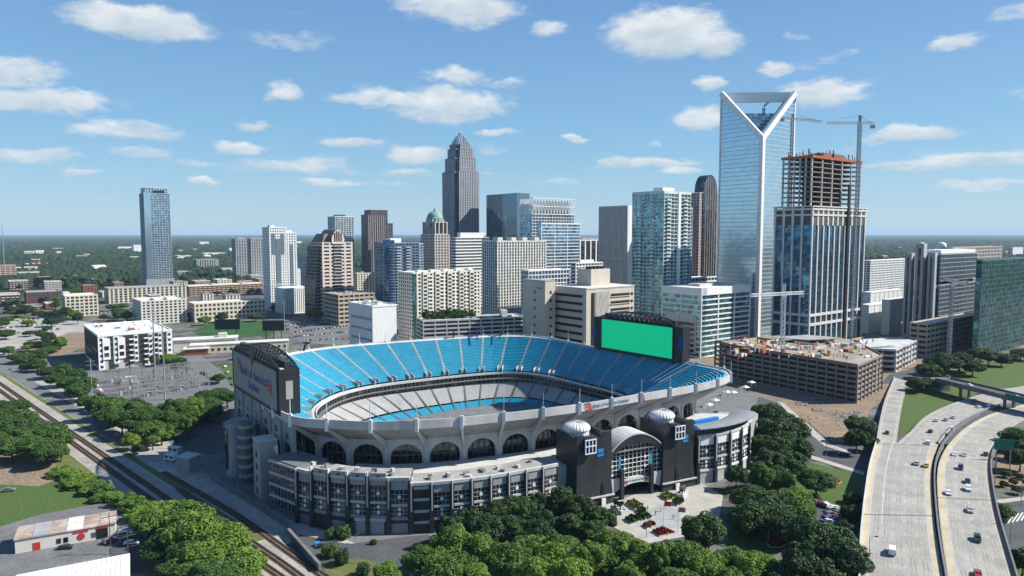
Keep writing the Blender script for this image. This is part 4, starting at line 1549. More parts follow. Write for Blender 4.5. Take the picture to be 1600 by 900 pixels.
FADEBLUE = mat('faded_blue', (.12, .17, .34), .6, var=.15, scale=.5)
lb0, lb1 = Vector((-124.5, 311, 0)), Vector((-87.3, 260, 0))
zb0, zb1 = zat(648, 262), zat(577, 262)
LBD = (lb1 - lb0)
vb, L_ = video_board('grey stadium video board with a faded bank logo, facing the railway', lb0, lb1, zb0, zb1, 8, 1, 1.2, SCREENGREY, 'screen')
scr = [c for c in vb.children if c.name.startswith('screen') and 'frame' not in c.name][0]
zc = (zb0 + zb1) / 2
text_mesh('Bank of America', 5.6, 'lettering', FADEBLUE, scr, (L_ * .5, -.5, zc + 1.6), (pi / 2, 0, 0), .05, bold=True)
text_mesh('Stadium', 4.6, 'lettering', FADEBLUE, scr, (L_ * .5, -.5, zc - 3.2), (pi / 2, 0, 0), .05, bold=True)
flag_logo(scr, (L_ * .17, -.5, zc + 3.2), (pi / 2, 0, 0), 5.5)
flag_logo(scr, (L_ * .83, -.5, zc + .6), (pi / 2, 0, 0), 5.5)
MB().add([(L_ * .42, -.7, zb1 + 3.2), (L_ * .49, -.7, zb1 - 3.5), (L_ * .56, -.7, zb1 + 3.2), (L_ * .49, -.7, zb1 + 5)], [(0, 1, 2, 3)]).make('shield_emblem', BLACKSTONE, vb)
MB().box(L_ + .02, 2.5, zb0 + 6, L_ + .25, 5.2, zb1 - 4.5).make('side_screen', SCREENGREY, vb)
MB().box(.5, .8, zb1, L_ - .5, 2.2, zb1 + .4).make('catwalk', CONCRETE_PALE, vb)
# arcaded end wall carrying the left board
we0, we1 = lb0 + LBD.normalized() * -8, lb1 + LBD.normalized() * 7
off_ = Vector((-LBD.y, LBD.x, 0)).normalized() * 2.5
nA = 6
for k in range(nA):
    A, C = we0.lerp(we1, k / nA) + off_ - SC, we0.lerp(we1, (k + 1) / nA) + off_ - SC
    ww = (C - A).length
    rot = math.atan2((C - A).y, (C - A).x)
    mb = MB()
    rad = ww * .36
    arc = [(ww / 2 - rad * cos(pi * j / 12), 16.5 + 4.6 * sin(pi * j / 12)) for j in range(13)]
    for j in range(12):
        mb.add([(arc[j][0], 0, arc[j][1]), (arc[j + 1][0], 0, arc[j + 1][1]), (arc[j + 1][0], 0, 30), (arc[j][0], 0, 30)], [(0, 1, 2, 3)])
        mb.add([(arc[j][0], 0, arc[j][1]), (arc[j + 1][0], 0, arc[j + 1][1]), (arc[j + 1][0], 1.2, arc[j + 1][1]), (arc[j][0], 1.2, arc[j][1])], [(0, 1, 2, 3)])
    mb.box(0, 0, 0, arc[0][0], 1.2, 30)
    mb.box(arc[-1][0], 0, 0, ww, 1.2, 30)
    mb.box(arc[0][0], .02, 0, arc[-1][0], 1.0, 10)
    mb.box(-.5, -.5, 0, .5, .1, 30)
    mb.make('end_wall_arch', CONCRETE, stadium, A, rot)
    MB().box(ww * .4, -.12, 22.6, ww * .6, .05, 25).make('end_wall_window', GL_BLUE, stadium, A, rot)
    MB().box(0, 3.2, 0, ww, 3.5, 29).make('concourse_glazing', GL_BLACK, stadium, A, rot)
g0, g1 = Vector((62, 392, 0)), Vector((95, 352, 0))


def ray_on(px, A, B):
    """point of the line A-B seen at plate column px"""
    u = (px - 800) / FOC
    d = B - A
    s = (u * CP * A.y - A.x) / (d.x - u * CP * d.y)
    return A + d * s


gA = ray_on(930, g0, g1)
gB = ray_on(1070, g0, g1)
gb, GL_ = video_board('large stadium video board with a plain bright green screen', gA, gB, zat(568, gB.y) , zat(512, gB.y), 6, 1, (gB - gA).length * .10, GREENSCREEN, 'green_screen')
for x in (1.0, GL_ - 1.0):
    MB().box(x - 1.6, -.25, zat(545, gB.y), x + 1.6, -.02, zat(528, gB.y)).make('blue_panel', mat('panel_blue', (.01, .04, .22), .4, var=.1), gb)
for f in (.12, .5, .88):
    MB().box(GL_ * f - .8, 2, 14, GL_ * f + .8, 4, zat(568, gB.y) + .2).make('support_post', DARKMETAL, gb)
for f in (.12, .5, .88):
    MB().box(L_ * f - .8, 3, 14, L_ * f + .8, 5, zb0 + .2).make('support_post', CONCRETE_DARK, vb)
flag_logo(gb, (GL_ * .63, -.4, zat(508, gB.y) + 2), (pi / 2, 0, 0), 3.5)
text_mesh('Bank of America Stadium', 2.6, 'lettering', mat('letter_slate', (.12, .2, .33), .5, var=.05), gb, (GL_ * .42, -.2, zat(508, gB.y) + 2), (pi / 2, 0, 0))

# --- ramp and stair towers at the left end
st1 = thing('stair_tower', 'tall curved concrete ramp tower at the left end of the stadium, below the grey board', 'tower', (-114, 287, 0))
mb = MB()
mb.prism([(4.4 * cos(a), 6.5 * sin(a)) for a in [2 * pi * k / 20 for k in range(20)]], 0, zat(657, 287))
mb.make('shaft', CONCRETE, st1)
MB().box(-2.6, -6.4, 4, -1.9, -5.2, zat(657, 287) - 2).make('slot_window', GL_BLACK, st1)
ft = MB().cyl((6.5, -8), 2.4, 2.4, 0, 24.5, 10).make('stair_core', CONCRETE_DARK, st1)
me = MB().prism([(3.6 * cos(a), 4.6 * sin(a)) for a in [2 * pi * j / 14 for j in range(14)]], 0, 1.0).mesh('landing', CONCRETE)
for k in range(6):
    inst('landing', me, st1, (7.0, -8, 2.4 + k * 4.0))
st2 = thing('stair_tower', 'square-edged grey concrete stair tower beside the curved ramp tower', 'tower', (-94.5, 257.5, 0), radians(38))
zs2 = zat(688, 257)
MB().box(-1, -4, 0, 5.6, 3.6, zs2).make('shaft', CONCRETE, st2)
MB().box(-1.2, -4.2, zs2, 5.8, 3.8, zs2 + .5).make('coping', CONCRETE_PALE, st2)
MB().add([(5.7, -4.1, zs2 - 8), (5.7, -4.1, zs2 - 2), (4.2, -4.1, zs2 - 2.2)], [(0, 1, 2)]).make('pale_wedge', WHITE, st2)
for k in range(4):
    MB().box(-1.15, -.6, 3 + 4.6 * k, -.95, .6, 5.4 + 4.6 * k).make('slot_window', GL_BLACK, st2)
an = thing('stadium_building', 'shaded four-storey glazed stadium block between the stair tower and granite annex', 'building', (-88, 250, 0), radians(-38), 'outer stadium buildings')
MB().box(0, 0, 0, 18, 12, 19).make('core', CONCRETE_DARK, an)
for k in range(4):
    wn = MB().box(.6, -.25, 2 + k * 4.2, 17.4, 0, 5 + k * 4.2).make('window', GL_DARK, an)
    m = MB()
    for j in range(9):
        m.box(.6 + j * 2.1 - .1, -.4, 2 + k * 4.2, .6 + j * 2.1 + .1, -.2, 5 + k * 4.2)
    m.make('mullions', CONCRETE, wn)
    MB().box(0, -.6, 5.1 + k * 4.2, 18, .2, 5.9 + k * 4.2).make('spandrel', CONCRETE_PALE, an)
# lower dark wing on the far left
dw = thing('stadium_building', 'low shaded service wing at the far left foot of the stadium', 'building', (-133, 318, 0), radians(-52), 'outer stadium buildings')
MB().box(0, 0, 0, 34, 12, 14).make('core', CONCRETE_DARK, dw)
for k in range(3):
    MB().box(1, -.2, 1.5 + 4.2 * k, 33, 0, 4 + 4.2 * k).make('window', GL_DARK, dw)

# garage door and yard details in front of the granite annex
gd_ = thing('garage_door', 'wide pale roller door of the stadium loading yard', 'door', (-52.0, 228.0, 0), radians(-4))
MB().box(0, 0, 0, 9.5, .5, 4.6).make('door_leaf', mat('door_grey', (.33, .34, .35), .6, var=.06), gd_)
mb = MB()
for k in range(9):
    mb.box(.1, -.05, .3 + k * .48, 9.4, .02, .38 + k * .48)
mb.make('door_ribs', CONCRETE, gd_)
MB().box(-.6, -.3, 4.6, 10.1, 1.0, 5.6).make('lintel', CONCRETE_PALE, gd_)
rw = thing('retaining_wall', 'dark retaining wall between the spur track and the stadium forecourt', 'wall')
kerb_wall('wall', [G(*p) for p in ((330, 748), (360, 768), (400, 792), (450, 826), (452, 838), (500, 893))], .8, 2.2, CONCRETE_DARK, rw)
kerb_wall('coping', [G(*p) + Vector((0, 0, 2.2)) for p in ((330, 748), (360, 768), (400, 792), (450, 826), (452, 838), (500, 893))], 1.0, .25, CONCRETE_DARK, rw)

# ---------------------------------------------------------------- buildings
def corner(xl, xc, xr, yt, Y, th=38.0):
    """near corner of a building seen at column xc and depth Y; widths that reach columns xl (left face) and xr (right face)"""
    a = radians(th)
    c, s = cos(a), sin(a)
    ul, uc, ur = [(q - 800) / FOC * CP for q in (xl, xc, xr)]
    C = Vector((uc * Y, Y, 0))
    wl = (C.x - ul * C.y) / (s + ul * c)
    wr = (ur * C.y - C.x) / (c - ur * s)
    return C, wl, wr, zat(yt, Y), a


def style(g=GL_DARK, p=OFFWHITE, b=None, fh=3.6, bh=1.1, bay=4.0, pw=.6, bd=.25, pd=.32):
    return dict(g=g, p=p, b=b or p, fh=fh, bh=bh, bay=bay, pw=pw, bd=bd, pd=pd)


def block(root, x0, y0, x1, y1, z0, z1, st, sep=False, roof=ROOFGREY, par=1.1, faces='fl', base=0.0, nm='glazing', parmat=None):
    """one box-shaped volume: glass core, solid floor bands and piers standing proud of it, roof with parapet"""
    MB().box(x0, y0, z0, x1, y1, z1).make(nm, st['g'], root)
    bands, piers = MB(), MB()
    n = max(1, int(round((z1 - z0 - base) / st['fh'])))
    fh = (z1 - z0 - base) / n
    bd, pd = st['bd'], st['pd']
    if st['bh'] > 0:
        if sep:
            me = MB().box(x0 - bd, y0 - bd, 0, x1 + bd, y1 + bd, st['bh']).mesh('floor_band', st['b'])
            for k in range(n):
                inst('floor_band', me, root, (0, 0, z0 + base + k * fh - .01))
        else:
            for k in range(n):
                z = z0 + base + k * fh
                bands.box(x0 - bd, y0 - bd, z, x1 + bd, y1 + bd, z + st['bh'])
            tag(bands.make('floor_bands', st['b'], root), kind='stuff')
    if st['pw'] > 0:
        pw = st['pw']
        spots = []
        if 'f' in faces:
            m = max(1, int(round((x1 - x0) / st['bay'])))
            spots += [('x', x0 + (x1 - x0) * k / m, y0) for k in range(m + 1)]
        if 'l' in faces:
            m = max(1, int(round((y1 - y0) / st['bay'])))
            spots += [('y', y0 + (y1 - y0) * k / m, x0) for k in range(1, m + 1)]
        for ax, u, v in spots:
            if ax == 'x':
                u = min(max(u, x0 + pw / 2 - pd), x1 - pw / 2 + pd)
                bx = (u - pw / 2, v - pd, z0 - .02, u + pw / 2, v + .2, z1)
            else:
                u = min(max(u, y0 + pw / 2), y1 - pw / 2 + pd)
                bx = (v - pd, u - pw / 2, z0 - .02, v + .2, u + pw / 2, z1)
            if sep:
                MB().box(*bx).make('pier', st['p'], root)
            else:
                piers.box(*bx)
        if piers.v:
            tag(piers.make('piers', st['p'], root), kind='stuff')
    rf = MB().box(x0 - bd - .05, y0 - bd - .05, z1, x1 + bd + .05, y1 + bd + .05, z1 + .35).make('roof', roof, root)
    if par > 0:
        q = MB()
        e = bd + .1
        for bx in ((x0 - e, y0 - e, x1 + e, y0 + .3), (x0 - e, y1 - .3, x1 + e, y1 + e), (x0 - e - .02, y0 + .3, x0 + .3, y1 - .3), (x1 - .3, y0 + .3, x1 + e, y1 - .3)):
            q.box(bx[0], bx[1], z1 - .2, bx[2], bx[3], z1 + par)
        q.make('parapet', parmat or st['b'], rf)
    return rf


def plant(root, boxes, m=CONCRETE, rng=None):
    for (x0, y0, z0, x1, y1, z1) in boxes:
        MB().box(x0, y0, z0, x1, y1, z1).make('plant_room', m, root)


def rooftop_clutter(root, x0, y0, x1, y1, z, n=8, seed=1, m=None):
    r = random.Random(seed)
    for k in range(n):
        w, d, h = r.uniform(1.5, 4), r.uniform(1.5, 4), r.uniform(.8, 2.4)
        x, y = r.uniform(x0 + 1, max(x0 + 1.1, x1 - 5)), r.uniform(y0 + 1, max(y0 + 1.1, y1 - 5))
        MB().box(x, y, z, x + w, y + d, z + h).make('roof_unit', m or (METAL if k % 3 else CONCRETE_PALE), root)


def tower(name, label, cat, xl, xc, xr, yt, Y, st, th=38.0, sep=False, roof=ROOFGREY, par=1.1, plants=(), grp=None, base=0.0, cap=None, wlmax=60):
    C, wl, wr, h, a = corner(xl, xc, xr, yt, Y, th)
    wl = min(wl, wlmax)
    t = thing(name, label, cat, C, a, grp)
    block(t, 0, 0, wr, wl, 0, h, st, sep, roof, par, base=base)
    for (fx0, fy0, fx1, fy1, hh, m) in plants:
        MB().box(wr * fx0, wl * fy0, h, wr * fx1, wl * fy1, h + hh).make('plant_room', m, t)
    return t, wl, wr, h


# --- left of the skyline
S_VUE = style(GL_BLUE, mat('pale_fins', (.55, .62, .66), .5), fh=3.3, bh=.75, bay=5, pw=.35, bd=.5, pd=.55, b=mat('slab_bluegrey', (.38, .45, .50), .7))
t, wl, wr, h = tower('residential_tower', 'tall blue-green glass apartment tower standing alone on the left', 'tower', 217, 228, 267, 302, 1330, S_VUE, wlmax=46)
block(t, wr * .05, wl * .05, wr * .95, wl * .95, h + .4, zat(293, 1330), style(GL_BLUE, WHITE, fh=5, bh=.4, bay=5, pw=.6), par=.5)
MB().box(wr * .35, -.6, h + 1, wr * .8, .5, h + 6).make('roof_sign', DARKMETAL, t)
MB().box(-1.2, -1.0, 4, wr * .22, 1, h + 2).make('corner_bay', GL_PALE, t)
MB().box(-3, -3, 0, wr + 3, wl + 3, 14).make('podium', CONCRETE, t)

S_TWIN = style(GL_NAVY, CONCRETE_PALE, fh=3.2, bh=.9, bay=5, pw=1.2)
tower('apartment_block', 'left one of two joined bluish apartment slabs behind the white tower', 'apartments', 357, 368, 388, 374, 1520, S_TWIN, plants=((.2, .2, .7, .6, 4, CONCRETE),), wlmax=30)
tower('apartment_block', 'right one of two joined bluish apartment slabs behind the white tower', 'apartments', 386, 392, 414, 373, 1480, S_TWIN, wlmax=30)
tower('office_block', 'plain grey concrete box office beyond the dark trees on the left', 'office', 300, 306, 340, 406, 1900, style(GL_DARK, CONCRETE, fh=40, bh=2, bay=6, pw=3.5), wlmax=40)
tower('parking_garage', 'reddish striped parking garage at the left edge of the picture', 'garage', -40, -20, 22, 416, 1500, style(BLACK, OFFWHITE, fh=4, bh=2, bay=10, pw=.8, b=mat('salmon', (.5, .36, .3))), wlmax=40)

# white tower and companions
S_WT = style(GL_TEAL, WHITE, fh=3.4, bh=1.3, bay=3.2, pw=1.3)
t, wl, wr, h = tower('residential_tower', 'bright white apartment tower with pale green window columns and a stepped side', 'tower', 409, 421, 447, 356, 905, S_WT, wlmax=26)
block(t, wr, 2, wr + 14, wl - 2, 0, h - 7, S_WT)
block(t, wr + 14, 4, wr + 19, wl - 4, 0, h - 55, S_WT)
MB().box(wr * .35, -.9, 12, wr * .62, .4, h - 14).make('window_column', GL_PALE, t)
MB().box(wr + 5, 1.2, 10, wr + 9, 2.4, h - 22).make('window_column', GL_PALE, t)
MB().box(wr * .12, -.7, h - 34, wr * .30, .4, h - 8).make('window_column', GL_PALE, t)
MB().box(wr * .68, -.7, h - 34, wr * .86, .4, h - 8).make('window_column', GL_PALE, t)
plant(t, [(2, 3, h, 8, 12, h + 3.5), (wr + 2, 5, h - 7, wr + 10, 14, h - 3)], WHITE)
tower('office_block', 'low white block with fine vertical ribs at the foot of the white tower', 'office', 420, 441, 486, 452, 870, style(GL_DARK, WHITE, fh=30, bh=1.5, bay=2.6, pw=1.7), wlmax=30, roof=ROOFWHITE)
C, wl, wr, h, a = corner(462, 464, 480, 378, 1150)
t = thing('apartment_block', 'white stepped apartment block peeping out right of the white tower', 'apartments', C, a)
for k in range(4):
    block(t, 0, 0, wr * (.45 + .18 * (3 - k)), 24, 0 if k == 0 else h - 26 + k * 8, h - 18 + k * 8 - 6, style(GL_DARK, WHITE, fh=3.2, bh=1.4, bay=3.4, pw=1.2))

# tan tower with gabled top and rounded steps
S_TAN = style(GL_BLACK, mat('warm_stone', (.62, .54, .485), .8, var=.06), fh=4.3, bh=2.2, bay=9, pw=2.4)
C, wl, wr, h, a = corner(481, 503, 550, 380, 825)
t = thing('office_tower', 'tan stone office tower with an arched gable top and rounded stepped side', 'tower', C, a)
wl = min(wl, 42)
block(t, 0, 0, wr, wl, 0, h, S_TAN, sep=True, roof=mat('brown_roof', (.22, .17, .15), .8))
MB().box(wr * .38, -1.2, 20, wr * .62, .2, h).make('bay_glazing', GL_DARK, t)
mb = MB()
for k in range(18):
    mb.box(wr * .36, -1.5, 20 + k * (h - 20) / 18, wr * .64, .1, 20.9 + k * (h - 20) / 18)
mb.make('bay_bands', S_TAN['p'], t)
mb = MB()
gx0, gx1 = wr * .3, wr * .72
gz = [(gx0 + (gx1 - gx0) * k / 12, h + 7 + 9.5 * sin(pi * k / 12) ** .8) for k in range(13)]
for k in range(12):
    for (ya, yb) in ((-1.3, wl * .8),):
        q = [(gz[k][0], ya, gz[k][1]), (gz[k + 1][0], ya, gz[k + 1][1]), (gz[k + 1][0], yb, gz[k + 1][1]), (gz[k][0], yb, gz[k][1])]
        mb.slab(q, .8, 1)
        mb.add([(gz[k][0], ya, h - 1), (gz[k + 1][0], ya, h - 1), (gz[k + 1][0], ya, gz[k + 1][1]), (gz[k][0], ya, gz[k][1])], [(0, 1, 2, 3)], 0)
mb.make('arched_gable', [S_TAN['p'], mat('brown_roof', (.22, .17, .15))], t)
mb = MB()
for k in (3, 5, 7, 9):
    mb.box(gz[k][0] - .7, -1.6, h + 2, gz[k][0] + .7, -1.25, gz[k][1] - 2.2)
mb.make('gable_window', GL_BLACK, t)
mb = MB()
mb.add([(2, 4, h + .4), (wr * .45, 4, h + .4), (wr * .45, wl - 3, h + .4), (2, wl - 3, h + .4), (7, 10, h + 11), (wr * .45, 8, h + 11), (wr * .45, wl - 8, h + 11), (7, wl - 9, h + 11)],
       [(0, 1, 5, 4), (1, 2, 6, 5), (2, 3, 7, 6), (3, 0, 4, 7), (4, 5, 6, 7)])
mb.make('hipped_roof', mat('brown_roof', (.22, .17, .15)), t)
for k in range(5):
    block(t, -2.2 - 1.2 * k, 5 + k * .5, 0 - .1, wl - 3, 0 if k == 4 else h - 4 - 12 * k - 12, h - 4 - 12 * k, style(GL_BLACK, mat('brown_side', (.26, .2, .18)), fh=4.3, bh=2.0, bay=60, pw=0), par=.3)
t2, wl2, wr2, h2 = tower('parking_garage', 'low tan podium garage at the foot of the gabled stone tower', 'garage', 505, 527, 583, 462, 760, style(BLACK, TAN, fh=5, bh=2.2, bay=6, pw=1.1), sep=True, wlmax=40, roof=ROOFGREY)
rooftop_clutter(t2, 0, 0, wr2, wl2, h2 + .4, 6, 3)

tower('residential_tower', 'slim teal glass tower with a white frame behind the gabled stone tower', 'tower', 513, 524, 553, 339, 1150, style(GL_TEAL, WHITE, fh=3.3, bh=.7, bay=5, pw=.5, bd=.6, pd=.65), plants=((.15, .1, .6, .6, 4, GL_TEAL),), wlmax=30)
t, wl, wr, h = tower('office_tower', 'dark brown ribbed office tower with stepped shoulders', 'tower', 565, 576, 600, 336, 1180, style(GL_BLACK, mat('purple_stone', (.33, .28, .29), .7), fh=4, bh=1.2, bay=4.2, pw=1.4, b=mat('plum_band', (.12, .11, .13))), wlmax=34)
block(t, 8, 6, wr + 10, wl + 4, 0, h + 8, style(GL_BLACK, mat('plum', (.15, .14, .17), .6), fh=4, bh=1.5, bay=4, pw=1))
block(t, wr + 10, 10, wr + 22, wl, 0, h - 14, style(GL_BLACK, mat('plum', (.15, .14, .17)), fh=4, bh=1.5, bay=4, pw=1))

# blue glass tower with rounded corner and balconies
C, wl, wr, h, a = corner(583, 604, 656, 378, 800)
t = thing('residential_tower', 'deep blue glass apartment tower with a rounded corner and stacked balconies', 'tower', C, a)
wl = min(wl, 34)
block(t, 3, 3, wr, wl, 0, h - 2, style(GL_NAVY, mat('blue_slab', (.2, .27, .36), .6), fh=3.3, bh=.8, bay=4.5, pw=.5, bd=.35, pd=.4), sep=True)
mb = MB()
cn = [(7 + 7.2 * cos(q), 7 + 7.2 * sin(q)) for q in [pi * .9 + pi * .75 * k / 10 for k in range(11)]] + [(9, 7)]
mb.prism(cn, 0, h + 2)
mb.make('rounded_corner', GL_NAVY, t)
for k in range(int(h / 3.3)):
    MB().prism([(7 + 7.8 * cos(q), 7 + 7.8 * sin(q)) for q in [pi * .9 + pi * .75 * j / 10 for j in range(11)]] + [(9, 7)], 1.5 + k * 3.3, 2.0 + k * 3.3).make('floor_band', mat('blue_slab', (.2, .27, .36)), t)
for j, x in enumerate((13, 26)):
    me = MB().box(0, -1.9, 0, 6.5, .2, .35).box(0, -1.95, .35, 6.5, -1.85, 1.3).mesh('balcony', mat('balcony_white', (.5, .56, .6), .6))
    for k in range(3, int(h / 3.3) - 1):
        inst('balcony', me, t, (x, 3, k * 3.3 + 1))
plant(t, [(10, 10, h - 2, 24, 22, h + 4)], WHITE)
block(t, wr, 7, wr + 8, wl, 0, h - 3, style(GL_TEAL, mat('pale_fins', (.55, .62, .66)), fh=3.3, bh=.6, bay=4, pw=.5))

# copper-domed tower
C, wl, wr, h, a = corner(650, 679, 702, 352, 1010)
t = thing('office_tower', 'pinkish stone office tower crowned by a green copper dome', 'tower', C, a)
wl = min(wl, 38)
S_HRT = style(GL_DARK, mat('rose_stone', (.52, .46, .43), .8), fh=4, bh=1.6, bay=4.6, pw=1.9)
block(t, 0, 0, wr, wl, 0, h - 14, S_HRT)
block(t, 2, 2, wr - 2, wl - 2, h - 14, h + 4, style(GL_DARK, mat('rose_stone', (.52, .46, .43)), fh=14, bh=2, bay=7, pw=1.8))
cx, cy, rr = wr / 2, wl / 2, min(wr, wl) * .48
MB().cyl((cx, cy), rr * 1.02, rr, h + 4, h + 10, 16).make('dome_drum', COPPER, t)
MB().lathe((cx, cy), [(rr * 1.04, h + 10)] + [(rr * cos(q), h + 10 + 11 * sin(q)) for q in [pi / 2 * k / 7 for k in range(7)]], 20).make('dome', COPPER, t, smooth=True)
MB().lathe((cx, cy), [(2.4, h + 20), (2.0, h + 22.5), (.2, h + 27)], 10).make('finial', COPPER, t)
mb = MB()
for k in range(16):
    q = 2 * pi * k / 16
    mb.bar((cx + rr * 1.05 * cos(q), cy + rr * 1.05 * sin(q), h - 3), (cx + rr * 1.05 * cos(q), cy + rr * 1.05 * sin(q), h + 9), 1.2)
mb.make('dome_columns', OFFWHITE, t)

# tall crowned skyscraper
C, wl, wr, h, a = corner(683, 714, 745, 290, 1130)
t = thing('skyscraper', 'tallest grey granite skyscraper, stepping back to a crown of glass spires', 'tower', C, a)
wl = wr = 47
S_BOA = style(GL_DARK, GREYSTONE, fh=4.0, bh=1.2, bay=3.4, pw=1.35, b=mat('grey_stone_band', (.23, .23, .25), .6))
levels = [(0, 0, zat(268, 1130)), (3.5, zat(268, 1130), zat(246, 1130)), (6.5, zat(246, 1130), zat(231, 1130)), (9, zat(231, 1130), zat(224, 1130))]
for k, (ins, z0, z1) in enumerate(levels):
    # cross-shaped plan with notched corners
    block(t, ins + 5, ins, wr - ins - 5, wl - ins, z0, z1, S_BOA, par=2.0, faces='f')
    block(t, ins, ins + 5, wr - ins, wl - ins - 5, z0, z1 - 1.2, S_BOA, par=2.0, faces='l')
    MB().box(ins + 2.2, ins + 2.2, z0, wr - ins - 2.2, wl - ins - 2.2, z1 - 2).make('corner_glazing', GL_NAVY, t)
zc0 = zat(217, 1130)
zc1 = zat(199, 1130)
SILVER = mat('crown_silver', (.62, .68, .72), .35, metal=.5)
tiers = [(11.5, zc0 - 12, zc0 - 5, 7, 6.5), (9.0, zc0 - 5, zc0, 6, 6.5), (6.5, zc0, zc0 + 5, 5, 6.5), (4.2, zc0 + 5, zc0 + 9, 3, 6), (1.8, zc0 + 9, zc0 + 13, 2, zc1 - zc0 - 13)]
mb = MB()
for (r_, z0, z1, n, up) in tiers:
    MB().box(wr / 2 - r_, wl / 2 - r_, z0, wr / 2 + r_, wl / 2 + r_, z1).make('crown_tier', GL_BLUE, t)
    for s4 in range(4):
        for k in range(n):
            u = -1 + 2 * k / (n - 1)
            x, y = [(u * r_, -r_ - .3), (r_ + .3, u * r_), (u * r_, r_ + .3), (-r_ - .3, u * r_)][s4]
            mb.bar((wr / 2 + x, wl / 2 + y, z0 - 3), (wr / 2 + x, wl / 2 + y, z1 + up * (1 - .75 * abs(u))), .7)
mb.bar((wr / 2, wl / 2, zc0), (wr / 2, wl / 2, zc1), 1.6)
tag(mb.make('crown_spires', SILVER, t), kind='stuff')

# striped white office, blue glass block, lattice-crowned office
t, wl, wr, h = tower('office_block', 'white office block with dark horizontal window stripes below the tall skyscraper', 'office', 704, 712, 765, 372, 900, style(GL_BLACK, WHITE, fh=3.9, bh=1.9, bay=200, pw=0, bd=.4), sep=True, wlmax=30, plants=((.15, .1, .9, .7, 7, WHITE),))
tower('office_tower', 'flat-topped blue mirror-glass office block right of the tall skyscraper', 'tower', 749, 808, 827, 302, 1085, style(GL_SLATE, mat('steel_blue', (.12, .17, .22), .4), fh=4, bh=.5, bay=4, pw=.25, bd=.12, pd=.16), wlmax=80, par=.6)
C, wl, wr, h, a = corner(813, 832, 897, 335, 930)
t = thing('office_tower', 'glass office tower topped by a white latticework crown', 'tower', C, a)
wl = min(wl, 40)
S_1B = style(GL_BLUE, WHITE, fh=4, bh=.7, bay=5, pw=.45)
block(t, 0, 0, wr, wl, 0, h, S_1B)
ct = zat(309, 930)
mb = MB()
for k in range(15):
    x = wr * k / 14
    mb.bar((x, -.4, h), (x, -.4, ct), .5)
    if k < 14:
        mb.bar((x, -.4, h + 1), (x + wr / 14, -.4, ct - 1), .35)
        mb.bar((x + wr / 14, -.4, h + 1), (x, -.4, ct - 1), .35)
    y = wl * k / 14
    mb.bar((-.4, y, h), (-.4, y, ct), .5)
for z in (h + .5, (h + ct) / 2, ct):
    mb.bar((-.4, -.4, z), (wr, -.4, z), .8)
    mb.bar((-.4, -.4, z), (-.4, wl, z), .8)
tag(mb.make('lattice_crown', WHITE, t), kind='stuff')
MB().box(4, 4, h, wr - 4, wl - 4, ct - 3).make('crown_core', GL_PALE, t)
tower('office_tower', 'bluish banded glass office block in front of the lattice-crowned tower', 'tower', 840, 846, 906, 350, 850, style(GL_BLUE, WHITE, fh=4, bh=.9, bay=24, pw=.8, bd=.4, pd=.5), sep=True, wlmax=24, par=1.5)
# ribbed residential slab
t, wl, wr, h = tower('apartment_block', 'tall grey apartment slab with many narrow white vertical ribs and a dark shaded side', 'apartments', 754, 777, 853, 378, 700, style(GL_BLACK, mat('rib_white', (.66, .655, .63), .8), fh=3.1, bh=.8, bay=3.5, pw=1.5, bd=.3, pd=.5), sep=True, wlmax=30)
for x in (3, wr * .32, wr * .55, wr * .8):
    MB().box(x, 3, h, x + 6, 12, h + 4.5).make('roof_pavilion', OFFWHITE, t)
# cream apartments
S_CR = style(GL_BLACK, mat('cream_wall', (.66, .62, .52), .85, var=.05), fh=3.05, bh=1.25, bay=3.6, pw=1.5, bd=.3, pd=.36)
C, wl, wr, h, a = corner(618, 645, 750, 428, 560)
t = thing('apartment_block', 'broad cream apartment building with rows of balconies behind the stadium', 'apartments', C, a)
wl = min(wl, 24)
block(t, 0, 0, wr, wl, 0, h, S_CR, sep=True, roof=ROOFWHITE)
for f in (.16, .34, .52, .70, .86):
    x = wr * f
    MB().box(x - 2.2, -1.2, 0, x + 2.2, .3, h + 1.6).make('projecting_bay', S_CR['p'], t)
    me = MB().box(-1.4, -1.4, 0, 1.4, -1.15, 1.6).mesh('window', GL_DARK)
    for k in range(int(h / 3.05)):
        inst('window', me, t, (x, 0, k * 3.05 + 1.2))
    mb = MB().box(0, -1.5, 0, 3.6, .2, .25).box(0, -1.55, .25, 3.6, -1.45, 1.2)
    me = mb.mesh('balcony', WHITE)
    for k in range(1, int(h / 3.05)):
        inst('balcony', me, t, (x + 2.6, -.2, k * 3.05 + 1.0))
MB().box(-.4, -.6, 0, 2.6, .4, h).make('corner_glazing', GL_TEAL, t)
for k in range(5):
    MB().box(wr * (.1 + .19 * k), 4, h, wr * (.1 + .19 * k) + 4, 9, h + 2.6).make('roof_pavilion', WHITE, t)
# garage in front of it
t, wl, wr, h = tower('parking_garage', 'long low concrete parking garage with cars on its roof, behind the stadium rim', 'garage', 650, 660, 820, 503, 520, style(BLACK, CONCRETE_PALE, fh=3.2, bh=1.3, bay=9, pw=.8), th=20, sep=True, roof=CONCRETE_PALE, wlmax=34)
GARAGE_TOP = (t.location.copy(), t.rotation_euler[2], wr, wl, h)
MB().box(wr * .78, 4, h, wr * .84, 9, h + 6).make('stair_head', OFFWHITE, t)
